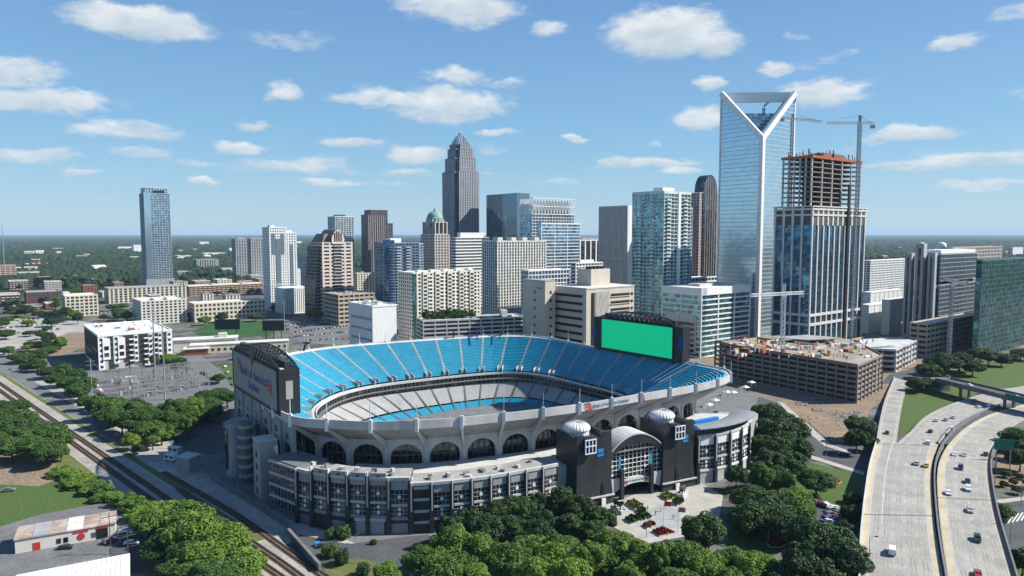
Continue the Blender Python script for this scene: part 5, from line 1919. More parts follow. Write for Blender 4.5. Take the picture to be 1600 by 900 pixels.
# plain white building
t, wl, wr, h = tower('office_block', 'plain white windowless-ended block behind the left end of the stadium', 'office', 543, 580, 618, 480, 520, style(mat('white_wall', (.66, .67, .67), .8, var=.05), WHITE, fh=60, bh=.8, bay=200, pw=0), roof=ROOFWHITE, wlmax=60)
mw = MB().box(-.06, -.8, 0, .06, .8, 1.8).mesh('window', GL_BLACK)
for k in range(5):
    for j in range(9):
        inst('window', mw, t, (-.35, 3 + j * (wl - 5) / 9, 3.5 + k * (h - 6) / 5))
mw = MB().box(-.7, -.06, 0, .7, .06, 2).mesh('window', GL_BLACK)
for (u, z) in ((.2, 6), (.75, 9), (.75, 3)):
    inst('window', mw, t, (wr * u, -.35, z))
rooftop_clutter(t, 0, 0, wr, wl, h + .3, 9, 5)

# beige office complex with deep strip windows
BEI = mat('beige_concrete', (.52, .47, .39), .85, var=.07, scale=.1)
C, wl, wr, h, a = corner(862, 917, 992, 452, 505)
t = thing('office_block', 'beige concrete office complex with deep strip windows, behind the stadium beside the green screen', 'office', C, a)
h2 = zat(432, 505)
MB().box(0, 0, 0, wr, wl, h).make('wall', BEI, t)
n = 10
for k in range(n):
    z = 4 + k * (h - 5) / n
    MB().box(-.3, 4, z, .15, wl - 5, z + 1.9).make('strip_window', BLACK, t)
    MB().box(-.75, 3.8, z - .5, .1, wl - 4.8, z - .05).make('sill', BEI, t)
    MB().box(wr * .50, -.3, z, wr * .90, .15, z + 1.9).make('strip_window', BLACK, t)
    MB().box(wr * .49, -.75, z - .5, wr * .91, .1, z - .05).make('sill', BEI, t)
    MB().box(wr * .93, -.3, z, wr * .97, .15, z + 1.9).make('strip_window', BLACK, t)
MB().box(wr * .10, -.35, 2, wr * .16, .1, h - 3).make('vertical_slot', BLACK, t)
MB().box(wr * .18, -.25, h * .42, wr * .46, .1, h - 2.5).make('stone_relief', mat('marbled_panel', (.42, .40, .37), .7, var=.3, scale=.9), t)
MB().box(-.4, -.4, h, wr + .4, wl + .4, h + .8).make('roof', ROOFWHITE, t)
MB().box(wr * .35, wl * .35, h + .8, wr * .75, wl * .75, h2 + 4).make('plant_room', BEI, t)
mb = MB()
for k in range(4):
    mb.box(wr * (.38 + .08 * k), wl * .4, h2 + 4, wr * (.42 + .08 * k), wl * .55, h2 + 6)
mb.make('roof_unit', DARKMETAL, t)
C, wl2, wr2, h3, a = corner(817, 852, 868, 440, 520)
t = thing('office_block', 'narrow beige concrete slab with small square windows, left wing of the office complex', 'office', C, a)
MB().box(0, 0, 0, wr2, min(wl2, 50), h3).make('wall', BEI, t)
me = MB().box(-.9, -.2, 0, .9, .12, 2.0).mesh('window', BLACK)
for k in range(9):
    inst('window', me, t, (wr2 * .55, 0, 5 + k * (h3 - 8) / 9))
me = MB().box(-.2, -.7, 0, .12, .7, 2.0).mesh('window', BLACK)
for k in range(9):
    inst('window', me, t, (0, min(wl2, 50) * .45, 5 + k * (h3 - 8) / 9))
MB().box(-.15, 3, h3 - 5.5, .1, min(wl2, 50) * .4, h3 - 5.0).make('groove', DARKMETAL, t)
MB().box(-.2, -.2, h3, wr2 + .2, min(wl2, 50) + .2, h3 + .7).make('roof', ROOFGREY, t)

# between: white building with big dark panes, low ones
tower('office_block', 'white framed block with three tall dark panes between the towers', 'office', 900, 906, 940, 376, 1150, style(GL_BLACK, WHITE, fh=60, bh=4, bay=13, pw=2.5), wlmax=30, plants=((.1, .1, .9, .8, 5, CONCRETE),))
tower('office_block', 'low pale glass office with a white roof behind the beige complex', 'office', 815, 826, 890, 424, 640, style(GL_BLUE, WHITE, fh=4, bh=.9, bay=4, pw=.5), sep=True, wlmax=30, roof=ROOFWHITE)
tower('office_block', 'small white flat-roofed building left of the grey ribbed tower', 'office', 893, 900, 942, 412, 800, style(GL_DARK, WHITE, fh=4, bh=1.6, bay=5, pw=1), wlmax=40, roof=ROOFWHITE, plants=((.2, .2, .7, .7, 4, WHITE),))
t, wl, wr, h = tower('office_tower', 'windowless-looking grey ribbed office tower with one bright white edge', 'tower', 936, 980, 988, 322, 900, style(GL_DARK, mat('ribbed_grey', (.60, .585, .55), .75), fh=70, bh=1, bay=2.1, pw=1.25, bd=.3, pd=.5), wlmax=70, par=1)
MB().box(wr * .1, -.7, 0, wr + .5, .5, h + 1).make('white_edge', WHITE, t)

# blue-green residential tower
C, wl, wr, h, a = corner(988, 1037, 1078, 302, 600)
t = thing('residential_tower', 'blue-green glass apartment tower with white balconies left of the tall Y-framed tower', 'tower', C, a)
S_CAT = style(GL_TEAL, mat('cat_white', (.62, .66, .67), .6), fh=3.2, bh=.6, bay=4.2, pw=.4, bd=.3, pd=.36)
wl = min(wl, 40)
block(t, 0, 0, wr, wl, 0, h, S_CAT, sep=True, par=2.0)
me = MB().box(0, -1.5, 0, 5.0, .2, .3).box(0, -1.55, .3, 5.0, -1.47, 1.3).mesh('balcony', mat('cat_white', (.62, .66, .67)))
me2 = MB().box(-1.3, 0, 0, .2, 4.2, .3).box(-1.35, 0, .3, -1.25, 4.2, 1.3).mesh('balcony', mat('cat_white', (.62, .66, .67)))
for k in range(4, int(h / 3.2)):
    inst('balcony', me, t, (wr * .08, 0, k * 3.2))
    inst('balcony', me, t, (wr * .72, 0, k * 3.2))
    inst('balcony', me2, t, (0, wl * .68, k * 3.2))
    inst('balcony', me2, t, (0, wl * .28, k * 3.2))
MB().box(wr * .52, -.8, 0, wr * .60, .5, h + 2).make('white_pier', WHITE, t)
MB().box(wr * .3, wl * .3, h, wr * .75, wl * .6, h + 6).make('plant_room', WHITE, t)
MB().box(-.6, wl * .02, h, 1.2, wl, h + 2.4).make('roof_fin', mat('cat_white', (.62, .66, .67)), t)
block(t, wr, 5, wr + 9, wl, 0, h - 12, S_CAT, sep=True)
MB().box(-8, -6, 0, wr + 6, wl, 9).make('podium', CONCRETE, t)

# round-topped tower
C, wl, wr, h, a = corner(1074, 1092, 1122, 290, 905)
t = thing('office_tower', 'pinkish stone tower with a rounded glass top behind the blue-green apartments', 'tower', C, a)
wl = min(wl, 40)
S_HT = style(GL_DARK, PINKSTONE, fh=4, bh=1.7, bay=4.2, pw=1.9)
block(t, 0, 0, wr, wl, 0, h - 10, S_HT)
mb = MB()
n = 16
zt_ = zat(272, 905)
arcz = lambda f: h - 8 + (zt_ - h + 8) * sqrt(max(0, 1 - (2 * f - 1) ** 2))
arc = [(wr * (.14 + .72 * k / n), arcz(k / n)) for k in range(n + 1)]
for k in range(n):
    mb.add([(arc[k][0], -1.4, 0), (arc[k + 1][0], -1.4, 0), (arc[k + 1][0], -1.4, arc[k + 1][1]), (arc[k][0], -1.4, arc[k][1])], [(0, 1, 2, 3)])
    mb.slab([(arc[k][0], -1.4, arc[k][1]), (arc[k + 1][0], -1.4, arc[k + 1][1]), (arc[k + 1][0], wl * .7, arc[k + 1][1]), (arc[k][0], wl * .7, arc[k][1])], .6)
mb.box(arc[0][0], -1.4, 0, arc[-1][0], -.3, h - 30)
mb.make('vaulted_glazing', GL_DARK, t)
block(t, -4, 6, 0, wl - 4, 0, h - 26, S_HT)
mb = MB()
for k in range(1, 6):
    f = k / 6
    mb.box(wr * (.14 + .72 * f) - .3, -1.7, 0, wr * (.14 + .72 * f) + .3, -1.3, arcz(f) - 2)
mb.make('mullions', PINKSTONE, t)
tower('office_block', 'low white terraced building at the foot of the round-topped tower', 'office', 1060, 1072, 1122, 436, 640, style(GL_DARK, WHITE, fh=4.2, bh=1.6, bay=5, pw=.7), wlmax=30, roof=ROOFWHITE)

# --- tall tower with a Y-shaped white frame and an open triangular crown
YD = 675
C, wl, wr, h, a = corner(1122, 1187, 1236, 133, YD)
t = thing('skyscraper', 'tall pale glass tower with a white Y-shaped frame and an open triangular top', 'tower', C, a)
wl = min(wl, 75)
zt, zv, zi = zat(134, YD), zat(216, YD), zat(168, YD)
MB().box(0, 0, 0, wr, wl, zv).make('glazing', GL_PALE, t)
DUKEBAND = mat('pale_band', (.50, .56, .60), .5, var=.05)
me = MB().box(-.12, -.12, 0, wr + .12, wl + .12, .5).mesh('floor_band', DUKEBAND)
for k in range(int(zv / 4.1)):
    inst('floor_band', me, t, (0, 0, k * 4.1))
TH = 7.0
# upper wings: right-angled triangles on both faces
mb = MB()
mb.add([(0, 0, zv), (0, wl, zv), (0, wl, zt), (TH, 0, zv), (TH, wl, zv), (TH, wl, zt)], [(0, 2, 1), (3, 4, 5), (0, 3, 5, 2), (1, 2, 5, 4), (0, 1, 4, 3)])
mb.make('left_wing_glazing', GL_PALE, t)
mb = MB()
mb.add([(0, 0, zv + .02), (wr, 0, zv), (wr, 0, zt), (0, TH, zv + .02), (wr, TH, zv), (wr, TH, zt)], [(0, 1, 2), (3, 5, 4), (0, 2, 5, 3), (1, 4, 5, 2), (0, 3, 4, 1)])
mb.make('right_wing_glazing', GL_PALE, t)
mb = MB()
for k in range(int((zt - zv) / 4.1)):
    z = zv + k * 4.1
    f = k * 4.1 / (zt - zv)
    mb.box(-.12, f * wl, z, .3, wl, z + .5)
    mb.box(f * wr, -.12, z, wr, .3, z + .5)
tag(mb.make('wing_bands', DUKEBAND, t), kind='stuff')
# recessed inner block
mb = MB()
mb.prism([(TH, wl - 1), (TH + 1, wl * .75), (wr * .75, TH + 1), (wr - 1, TH), (wr - 1, wl - 1)], zv, zi)
mb.make('inner_glazing', GL_BLUE, t)
mb = MB()
for k in range(9):
    z = zv + (zi - zv) * k / 9
    mb.bar((TH + .7, wl * .75, z), (wr * .75, TH + .7, z), .5, .9)
mb.make('inner_bands', WHITE, t)
FR = mat('frame_white', (.82, .83, .82), .5, var=.03)
W_ = 4.4
for nme, p, q in (('diagonal_beam', (0, 0, zv), (0, wl, zt)), ('diagonal_beam', (0, 0, zv), (wr, 0, zt))):
    MB().bar(p, q, 3.0, W_ + .8).make(nme, FR, t)
MB().bar((-.6, wl, zt - 4.2), (wr, -.6, zt - 4.2), 3.0, 9.4).make('crown_beam', FR, t)
MB().bar((-.3, -.3, 0), (-.3, -.3, zv + 2), 4.2, 4.2).make('corner_pier', FR, t)
MB().box(-.5, wl - 1.0, 0, 1.0, wl + .6, zt).make('edge_pier', FR, t)
MB().box(wr - 1.0, -.5, 0, wr + .6, 1.0, zt).make('edge_pier', FR, t)
MB().box(2.2, -.4, 0, 4.0, .3, zv).make('glazing_slot', GL_NAVY, t)
# white office with glass bands in front
t, wl, wr, h = tower('office_block', 'white and glass banded office block below the Y-framed tower', 'office', 1037, 1098, 1174, 462, 560, style(GL_TEAL, WHITE, fh=4.3, bh=1.1, bay=22, pw=1.2, bd=.4, pd=.55), sep=True, wlmax=45, roof=ROOFWHITE)
MB().box(-.8, -.8, h, wr + .8, wl + .8, h + 6).make('attic_storey', WHITE, t)
MB().box(-.7, 4, 3, .1, wl - 4, h - 16).make('side_wall', CONCRETE_PALE, t)
mb = MB()
for k in range(6):
    MB().box(-1.0, 6, 4 + k * 4.3, -.65, wl - 6, 6.6 + k * 4.3).make('strip_window', GL_BLACK, t)
plant(t, [(wr * .2, wl * .3, h + 6, wr * .5, wl * .6, h + 8), (wr * .6, wl * .2, h + 6, wr * .85, wl * .5, h + 7.6)], CONCRETE_PALE)

# --- tower under construction
YC = 590
C, wl, wr, h, a = corner(1211, 1268, 1350, 322, YC)
t = thing('construction_tower', 'unfinished tower with bare concrete floors above pale stone piers and dark blue glass', 'tower', C, a)
wl = min(wl, 56)
STONE = mat('pale_limestone', (.58, .575, .56), .8, var=.06)
zg = zat(352, YC)
block(t, 0, 0, wr, wl, 0, zg, style(glass('glass_petrol', (.06, .17, .28), .75, vary=.35, blind=.03), STONE, fh=4.2, bh=.35, bay=9.0, pw=1.5, bd=.2, pd=.9, b=mat('petrol_band', (.06, .10, .13), .5)), sep=True, par=0)
for z in (22, 30):
    MB().box(-1.1, -1.1, z, wr + 1.1, wl + 1.1, z + 2.2).make('belt_course', STONE, t)
MB().box(-.6, -.6, zg + .4, wr + .6, wl + .6, h - 3).make('raw_storeys', mat('raw_dark', (.10, .095, .09), .9), t)
mb = MB()
for k in range(int(wr / 8.2) + 1):
    x = wr * k / int(wr / 8.2)
    MB().box(x - 1.1, -.95, zg, x + 1.1, .3, h).make('pier', STONE, t)
for k in range(1, int(wl / 8.2) + 1):
    y = wl * k / int(wl / 8.2)
    MB().box(-.95, y - 1.1, zg, .3, y + 1.1, h).make('pier', STONE, t)
for z in ((zg + h) / 2, h - 3.2):
    MB().box(-1.3, -1.3, z, wr + 1.3, wl + 1.3, z + 1.6).make('floor_slab', STONE, t)
MB().box(-1.7, -1.7, h - .6, wr + 1.7, wl + 1.7, h + .4).make('cornice', STONE, t)
# skeleton
i0 = 3.0
z = h + .4
ztop = zat(243, YC)
nf = 10
fh = (ztop - z) / nf
mes = MB().box(i0, i0, 0, wr - i0, wl - i0, .8).mesh('floor_slab', mat('site_concrete', (.27, .25, .23), .9, scale=.2, fine=.2, col2=(.19, .15, .125)))
mec = MB().box(-.6, -.6, 0, .6, .6, fh).mesh('column', CONCRETE_PALE)
rr_ = random.Random(4)
for k in range(nf):
    if k > 0:
        inst('floor_slab', mes, t, (0, 0, z + k * fh - .8))
    for j in range(6):
        inst('column', mec, t, (i0 + .8 + (wr - 2 * i0 - 1.6) * j / 5, i0 + .8, z + k * fh))
        if j:
            inst('column', mec, t, (i0 + .8, i0 + .8 + (wl - 2 * i0 - 1.6) * j / 5, z + k * fh))
    MB().box(wr * .3, wl * .3, z + k * fh, wr * .72, wl * .75, z + (k + 1) * fh).make('core_wall', mat('raw_dark', (.10, .095, .09)), t)
inst('floor_slab', mes, t, (0, 0, ztop - .8))
mb = MB()
mb.box(i0 - .7, i0 - .7, ztop - 1.2, wr - i0 + .7, i0 - .45, ztop + .9)
mb.box(i0 - .7, i0 - .45, ztop - 1.2, i0 - .45, wl - i0 + .7, ztop + .9)
mb.make('safety_screen', CORAL, t)
for k in range(60):
    x, y = rr_.uniform(i0 + 1, wr - i0 - 1), rr_.uniform(i0 + 1, wl - i0 - 1)
    hh = rr_.uniform(2, 8.5)
    MB().box(x - .35, y - .35, ztop, x + .35, y + .35, ztop + hh).make('rebar_column', [CORAL, DARKMETAL, CONCRETE][k % 3], t)
MB().box(wr * .3, wl * .2, ztop, wr * .7, wl * .6, ztop + 5).make('core_formwork', mat('formwork', (.25, .12, .09), .8), t)
# hoist strip on the right face
MB().box(wr * .62, -2.2, 0, wr * .66, -.9, h + 20).make('hoist_mast', DARKMETAL, t)
CT = t


# --- concrete decks under construction
def deck(name, label, cat, pts, z0, nf, fh, parap=1.1, colgap=8.0, m=CONCRETE, topm=None, grp=None, orange=False):
    base = Vector((pts[0].x, pts[0].y, 0))
    t = thing(name, label, cat, base, 0, grp)
    q = [Vector((p.x, p.y, 0)) - base for p in pts]
    n = len(q)
    for k in range(nf + 1):
        z = z0 + k * fh
        mb = MB().prism([(p.x, p.y) for p in q], z - .45, z + .0, 0, 0 if k < nf else 1)
        fl = mb.make('floor_slab', [m, topm or m], t)
        if k > 0 or True:
            mb = MB()
            for a, b_ in zip(q, q[1:] + q[:1]):
                if (a + b_).y / 2 + base.y > sum(p.y for p in pts) / n + 12:
                    continue
                mb.bar((a.x, a.y, z + .25), (b_.x, b_.y, z + .25), .35, 1.5)
            mb.make('edge_beam', m, fl)
    mc = MB().box(-.45, -.45, 0, .45, .45, nf * fh + .3).mesh('column', m)
    cen = sum(q, Vector((0, 0, 0))) / n
    for a, b_ in zip(q, q[1:] + q[:1]):
        L_ = (b_ - a).length
        k = max(1, int(L_ / colgap))
        for j in range(k):
            p = a.lerp(b_, j / k)
            p = p + (cen - p).normalized() * -.1
            o = inst('column', mc, t, (p.x, p.y, z0), math.atan2((b_ - a).y, (b_ - a).x))
    ins = [p + (cen - p).normalized() * 9 for p in q]
    MB().prism([(p.x, p.y) for p in ins], z0, z0 + nf * fh - .6).make('core_wall', mat('raw_dark', (.10, .095, .09)), t)
    if orange:
        mb = MB()
        for a, b_ in list(zip(q, q[1:] + q[:1]))[:2]:
            mb.bar((a.x, a.y, z0 + nf * fh + .9), (b_.x, b_.y, z0 + nf * fh + .9), .3, 1.3)
        mb.make('safety_screen', CORAL, t)
    return t


ZD = 22.0
dk = [G(1118, 534, ZD), G(1142, 541, ZD), G(1340, 573, ZD), G(1379, 556, ZD), G(1330, 530, ZD), G(1215, 524, ZD)]
D1 = deck('parking_garage', 'half-built concrete parking deck with an orange top edge, right of the stadium', 'garage', dk, 0, 7, ZD / 7, m=mat('site_concrete', (.27, .25, .23), .9, scale=.2, fine=.2, col2=(.19, .15, .125)), colgap=6.5, topm=mat('deck_top', (.40, .36, .31), .9, scale=.06, fine=.3, col2=(.17, .15, .13)), orange=True)
dk2 = [G(1340, 545, 16), G(1400, 548, 16), G(1432, 533, 16), G(1405, 527, 16), G(1345, 530, 16)]
D2 = deck('parking_garage', 'second, lower concrete deck beside the bare tower with lit open floors', 'garage', dk2, 0, 4, 4, m=CONCRETE_PALE)
# starter columns, upstand walls and a half-poured upper slab on the deck
rr_ = random.Random(17)
b0 = D1.location
for k in range(70):
    p = G(rr_.uniform(1135, 1365), rr_.uniform(530, 562), ZD) - b0
    MB().box(-.3, -.3, ZD, .3, .3, ZD + rr_.uniform(1.2, 3.6)).make('starter_column', [CONCRETE_PALE, CORAL, CONCRETE][k % 3], D1, (p.x, p.y, 0), radians(38))
for k in range(16):
    p = G(rr_.uniform(1160, 1350), rr_.uniform(531, 548), ZD) - b0
    MB().box(-rr_.uniform(4, 10), -.2, ZD, rr_.uniform(4, 10), .2, ZD + rr_.uniform(1.5, 3)).make('upstand_wall', [CONCRETE_PALE, mat('plywood', (.46, .33, .17), .85)][k % 2], D1, (p.x, p.y, 0), radians(38 + 90 * (k % 3 == 0)))
up = [G(*q, ZD + 3.2) - b0 for q in ((1205, 527), (1262, 531), (1318, 528), (1260, 523))]
MB().prism([(p.x, p.y) for p in up], ZD + 2.8, ZD + 3.2).make('upper_slab', CONCRETE, D1)
up = [G(*q, ZD + .3) - b0 for q in ((1160, 537), (1215, 545), (1262, 536), (1205, 530))]
MB().prism([(p.x, p.y) for p in up], ZD + .02, ZD + .3).make('fresh_slab', mat('formwork_tan', (.42, .30, .17), .9, var=.3, scale=.2), D1)
# building materials lying on the deck and site
rr_ = random.Random(11)
for k in range(76):
    p = G(rr_.uniform(1145, 1355), rr_.uniform(531, 558), ZD)
    nme, m_, lab = [('formwork_stack', mat('plywood', (.46, .33, .17), .85), 'plywood formwork stack'), ('rebar_bundle', CORAL, 'rust-red rebar bundle'), ('site_container', WHITE, 'white site box'), ('wall_form', CONCRETE_PALE, 'pale concrete wall stub')][k % 4]
    t = thing(nme, f'{lab} on the unfinished deck, {ordinal(k // 4)} of its kind counted along the deck', 'building material', (p.x, p.y, ZD + .02), radians(38 + rr_.choice((0, 90))), 'materials on the unfinished deck')
    w, d, hh = rr_.uniform(2, 6), rr_.uniform(.8, 2.2), rr_.uniform(.5, 2.4)
    MB().box(-w / 2, -d / 2, .15, w / 2, d / 2, hh).make('stack', m_, t)
    MB().box(-w / 2 + .2, -d / 2 - .2, 0, -w / 2 + .6, d / 2 + .2, .15).box(w / 2 - .6, -d / 2 - .2, 0, w / 2 - .2, d / 2 + .2, .15).make('bearer', DARKMETAL, t)

# --- right edge
tower('office_block', 'long white low office block with square windows right of the bare tower', 'office', 1350, 1362, 1432, 408, 1150, style(GL_DARK, WHITE, fh=4, bh=1.6, bay=5, pw=1.6), wlmax=50, roof=ROOFWHITE)
for k, (x0, x1, y0, Y, lab) in enumerate(((1352, 1420, 458, 830, 'broad flat white warehouse roof behind the bare tower'), (1350, 1405, 478, 700, 'second white flat-roofed warehouse, nearer the bare tower'),
                                       (1383, 1432, 470, 690, 'bright white box building left of the concrete stair shaft'))):
    tower('warehouse', lab, 'warehouse', x0, x0 + 12, x1, y0, Y, style(mat('white_wall', (.66, .67, .67)), WHITE, fh=30, bh=.6, bay=12, pw=.5), wlmax=60, roof=ROOFWHITE)
C, wl, wr, h, a = corner(1432, 1468, 1528, 398, 640)
t = thing('office_tower', 'grey office tower with concrete stair shafts and gridded glass at the right', 'tower', C, a)
wl = min(wl, 40)
COOL = mat('cool_grey', (.40, .42, .45), .7, var=.08)
S_RT = style(GL_SLATE, COOL, fh=4, bh=.5, bay=3.2, pw=.2)
zmid = zat(440, 640)
block(t, 6, 0, wr, wl, 0, zmid - 4, S_RT, sep=True, par=.4)
block(t, 8, 2, wr - 2, wl, zmid - 4, zmid, style(GL_DARK, CONCRETE_DARK, fh=4, bh=.4, bay=6, pw=.4), par=.2)
block(t, 6, 0, wr, wl, zmid, h, S_RT, sep=True, roof=ROOFWHITE)
MB().box(8, 1, h, wr - 1, wl - 2, h + 4).make('plant_screen', WHITE, t)
for k, (x, y, w, d, zz) in enumerate(((-2, 2, 6, 6, h + 2), (-4, 11, 7, 7, h + 10), (-2, 22, 7, 6, h + 1))):
    MB().box(x, y, 0, x + w, y + d, zz).make('stair_shaft', COOL, t)
    MB().box(x - .15, y + d * .35, 6, x + .1, y + d * .65, zz - 4).make('slot_window', GL_BLACK, t)
tower('office_block', 'broad pinkish-grey office block behind the gridded glass tower', 'office', 1474, 1490, 1567, 388, 800, style(GL_DARK, mat('mauve_stone', (.40, .36, .34), .8), fh=4.2, bh=1.8, bay=5, pw=2), wlmax=40, plants=((.75, 0, 1.0, .5, 0.5, WHITE),))
tower('office_tower', 'dark green mirror-glass office block at the right edge of the picture', 'tower', 1528, 1537, 1690, 408, 560, style(GL_GREEN, mat('green_mullion', (.08, .16, .16), .4), fh=4, bh=.35, bay=3.2, pw=.16, bd=.1, pd=.14), sep=True, wlmax=40, par=1.2)
t, wl, wr, h = tower('parking_garage', 'low tan garage with a white roof below the gridded glass tower', 'garage', 1428, 1455, 1537, 508, 565, style(BLACK, TAN, fh=4.5, bh=2.3, bay=8, pw=1.5), sep=True, wlmax=26, roof=ROOFWHITE)

# --- left middle distance
C, wl, wr, h, a = corner(107, 146, 262, 526, 510)
t = thing('apartment_block', 'grey and white modern apartment block with dark red strips beside the substation', 'apartments', C, a)
wl = min(wl, 75)
MB().box(0, 0, 0, wr, wl, h).make('wall', mat('block_grey', (.42, .43, .44), .8, var=.06), t)
MB().box(-.3, -.3, h, wr + .3, wl + .3, h + .5).make('roof', ROOFWHITE, t)
q = MB()
for bx in ((-.5, -.5, wr + .5, .1), (-.5, .1, .1, wl), (-.5, wl, wr + .5, wl + .5), (wr - .1, .1, wr + .5, wl)):
    q.box(bx[0], bx[1], h - .3, bx[2], bx[3], h + 1.3)
q.make('parapet', WHITE, t)
nbay = 15
mwin = MB().box(-.9, -.12, 0, .9, .1, 1.9).mesh('window', GL_BLACK)
mbal = MB().box(-1.5, -1.3, 0, 1.5, .1, .2).box(-1.5, -1.35, .2, 1.5, -1.27, 1.1).mesh('balcony', WHITE)
for i in range(nbay):
    x = wr * (i + .5) / nbay
    if i in (1, 4):
        fr = MB().box(x - 2.4, -.9, h * .3, x + 2.4, .05, h * .92).make('framed_bay', WHITE, t)
        for k in range(2):
            MB().box(x - 1.5, -1.0, h * .38 + k * 5, x + 1.5, -.85, h * .38 + k * 5 + 3).make('window', GL_BLACK, fr)
        continue
    m_ = [WHITE, mat('charcoal', (.05, .052, .058), .8), mat('wine_red', (.11, .04, .04), .8)][(0, 0, 1, 0, 0, 2, 1, 0, 1, 1, 0, 1, 0, 1, 0)[i]]
    st_ = MB().box(x - 2.0, -.25, 4 if i % 2 else 0, x + 2.0, .05, h - .4).make('cladding_strip', m_, t)
    for k in range(6):
        inst('window', mwin, t, (x, -.25, 1.4 + k * h / 6.2))
        if i in (6, 9, 11):
            inst('balcony', mbal, t, (x, -.25, .6 + k * h / 6.2))
MB().box(-.25, 4, 3, .05, wl - 2, h - 1).make('side_cladding', mat('charcoal', (.05, .052, .058)), t)
for k in range(5):
    for j in range(10):
        inst('window', mwin, t, (-.3, 7 + j * (wl - 12) / 10, 4.2 + k * h / 6), pi / 2)
rooftop_clutter(t, 2, 2, wr, wl, h + .5, 6, 21, mat('roof_unit_red', (.25, .13, .11), .7))
rooftop_clutter(t, 2, 2, wr, wl, h + .5, 14, 22, WHITE)
tower('apartment_block', 'white and tan apartment block with balconies beyond the ballpark', 'apartments', 203, 216, 287, 472, 765, style(GL_BLACK, OFFWHITE, fh=3.2, bh=1.2, bay=4.4, pw=1.8), sep=True, wlmax=60, roof=ROOFWHITE, plants=((.3, .1, .34, .5, 3, WHITE), (.6, .1, .64, .5, 3, WHITE)))
tower('apartment_block', 'brick and cream terraced apartment row, right half, behind the ballpark', 'apartments', 285, 292, 412, 448, 1120, style(GL_BLACK, BRICK, fh=3.4, bh=1.0, bay=7, pw=2.6, b=CREAM), sep=True, wlmax=40, roof=ROOFWHITE, plants=((.3, .1, .36, .6, 2.5, OFFWHITE), (.7, .1, .76, .6, 2.5, OFFWHITE)))
tower('apartment_block', 'grey and cream terraced apartment row at the foot of the lone blue tower', 'apartments', 157, 166, 288, 452, 1000, style(GL_BLACK, CREAM, fh=3.4, bh=1.3, bay=6, pw=2.4, b=CONCRETE), sep=True, wlmax=40, roof=ROOFGREY)
tower('office_block', 'white four-storey office with tall windows left of the grey apartments', 'office', 86, 97, 148, 464, 840, style(GL_DARK, mat('ivory', (.62, .57, .45), .8), fh=4, bh=1.4, bay=5, pw=1.5), sep=True, wlmax=40, roof=ROOFWHITE, plants=((.0, .5, .2, .9, 4, OFFWHITE),))
tower('office_block', 'long low buff stone building with a flat roof behind the ballpark', 'office', 290, 300, 412, 476, 790, style(GL_DARK, CREAM, fh=4.5, bh=2, bay=4.6, pw=1.7), sep=True, wlmax=30, roof=ROOFWHITE)
tower('apartment_block', 'red brick apartment block with white balconies at the left edge', 'apartments', -30, -12, 26, 462, 960, style(GL_BLACK, DARKBRICK, fh=3.4, bh=1, bay=5, pw=2, b=OFFWHITE), sep=True, wlmax=40)
tower('apartment_block', 'dark brick apartment row left of the white four-storey office', 'apartments', 26, 36, 88, 458, 1000, style(GL_BLACK, DARKBRICK, fh=3.4, bh=1, bay=6, pw=3, b=mat('slate_wall', (.14, .15, .18), .8)), sep=True, wlmax=40)
tower('house', 'brick townhouse with a pale roof beside the dark trees on the left', 'house', 122, 126, 147, 447, 1080, style(GL_BLACK, BRICK, fh=3.4, bh=1.4, bay=5, pw=2.4), wlmax=24, roof=ROOFGREY)
tower('warehouse', 'low brick warehouse beyond the dark tree belt on the left', 'warehouse', 52, 56, 78, 434, 1350, style(GL_DARK, BRICK, fh=8, bh=2, bay=8, pw=5), wlmax=30, roof=mat('salmon', (.5, .36, .3)))
for k, (x0, x1, yy, Y, lab) in enumerate(((25, 90, 416, 2300, 'long white factory roof in the woods at the far left'), (88, 140, 412, 2400, 'second long white factory roof in the woods at the far left'),
                                       (176, 216, 386, 4200, 'pale distant building in the woods left of the lone tower'), (205, 220, 383, 3600, 'small bright white building just left of the lone blue tower'),
                                       (310, 352, 396, 3000, 'white flat roofs in the woods right of the lone tower'), (308, 326, 378, 6000, 'tiny white shed far off above the woods'),
                                       (1515, 1560, 388, 2600, 'white distant building right of the domes'), (1580, 1600, 387, 3000, 'pale far building at the right horizon'), (270, 300, 400, 2800, 'grey warehouse roof right beside the lone tower'))):
    tower('warehouse', lab, 'warehouse', x0, x0 + (x1 - x0) * .2, x1, yy, Y, style(mat('white_wall', (.66, .67, .67)), WHITE, fh=30, bh=.8, bay=20, pw=.6), wlmax=60, roof=ROOFWHITE)
for k, (px, py, Y) in enumerate(((1441, 381, 3300), (1472, 381, 3200))):
    c = Vector(((px - 800) / FOC * Y * CP, Y, 0))
    t = thing('storage_dome', 'white distant dome among the woods, %s of the two' % ('left' if k == 0 else 'right'), 'dome', c, 0, 'distant white domes')
    r_ = 12 if k == 0 else 20
    MB().cyl((0, 0), r_, r_, 0, zat(384, Y), 20).make('drum', WHITE, t)
    zz = zat(384, Y)
    MB().lathe((0, 0), [(r_ * cos(q), zz + (zat(379.5, Y) - zz) * 1.3 * sin(q)) for q in [pi / 2 * j / 6 for j in range(6)]], 20).make('dome', WHITE, t, smooth=True)

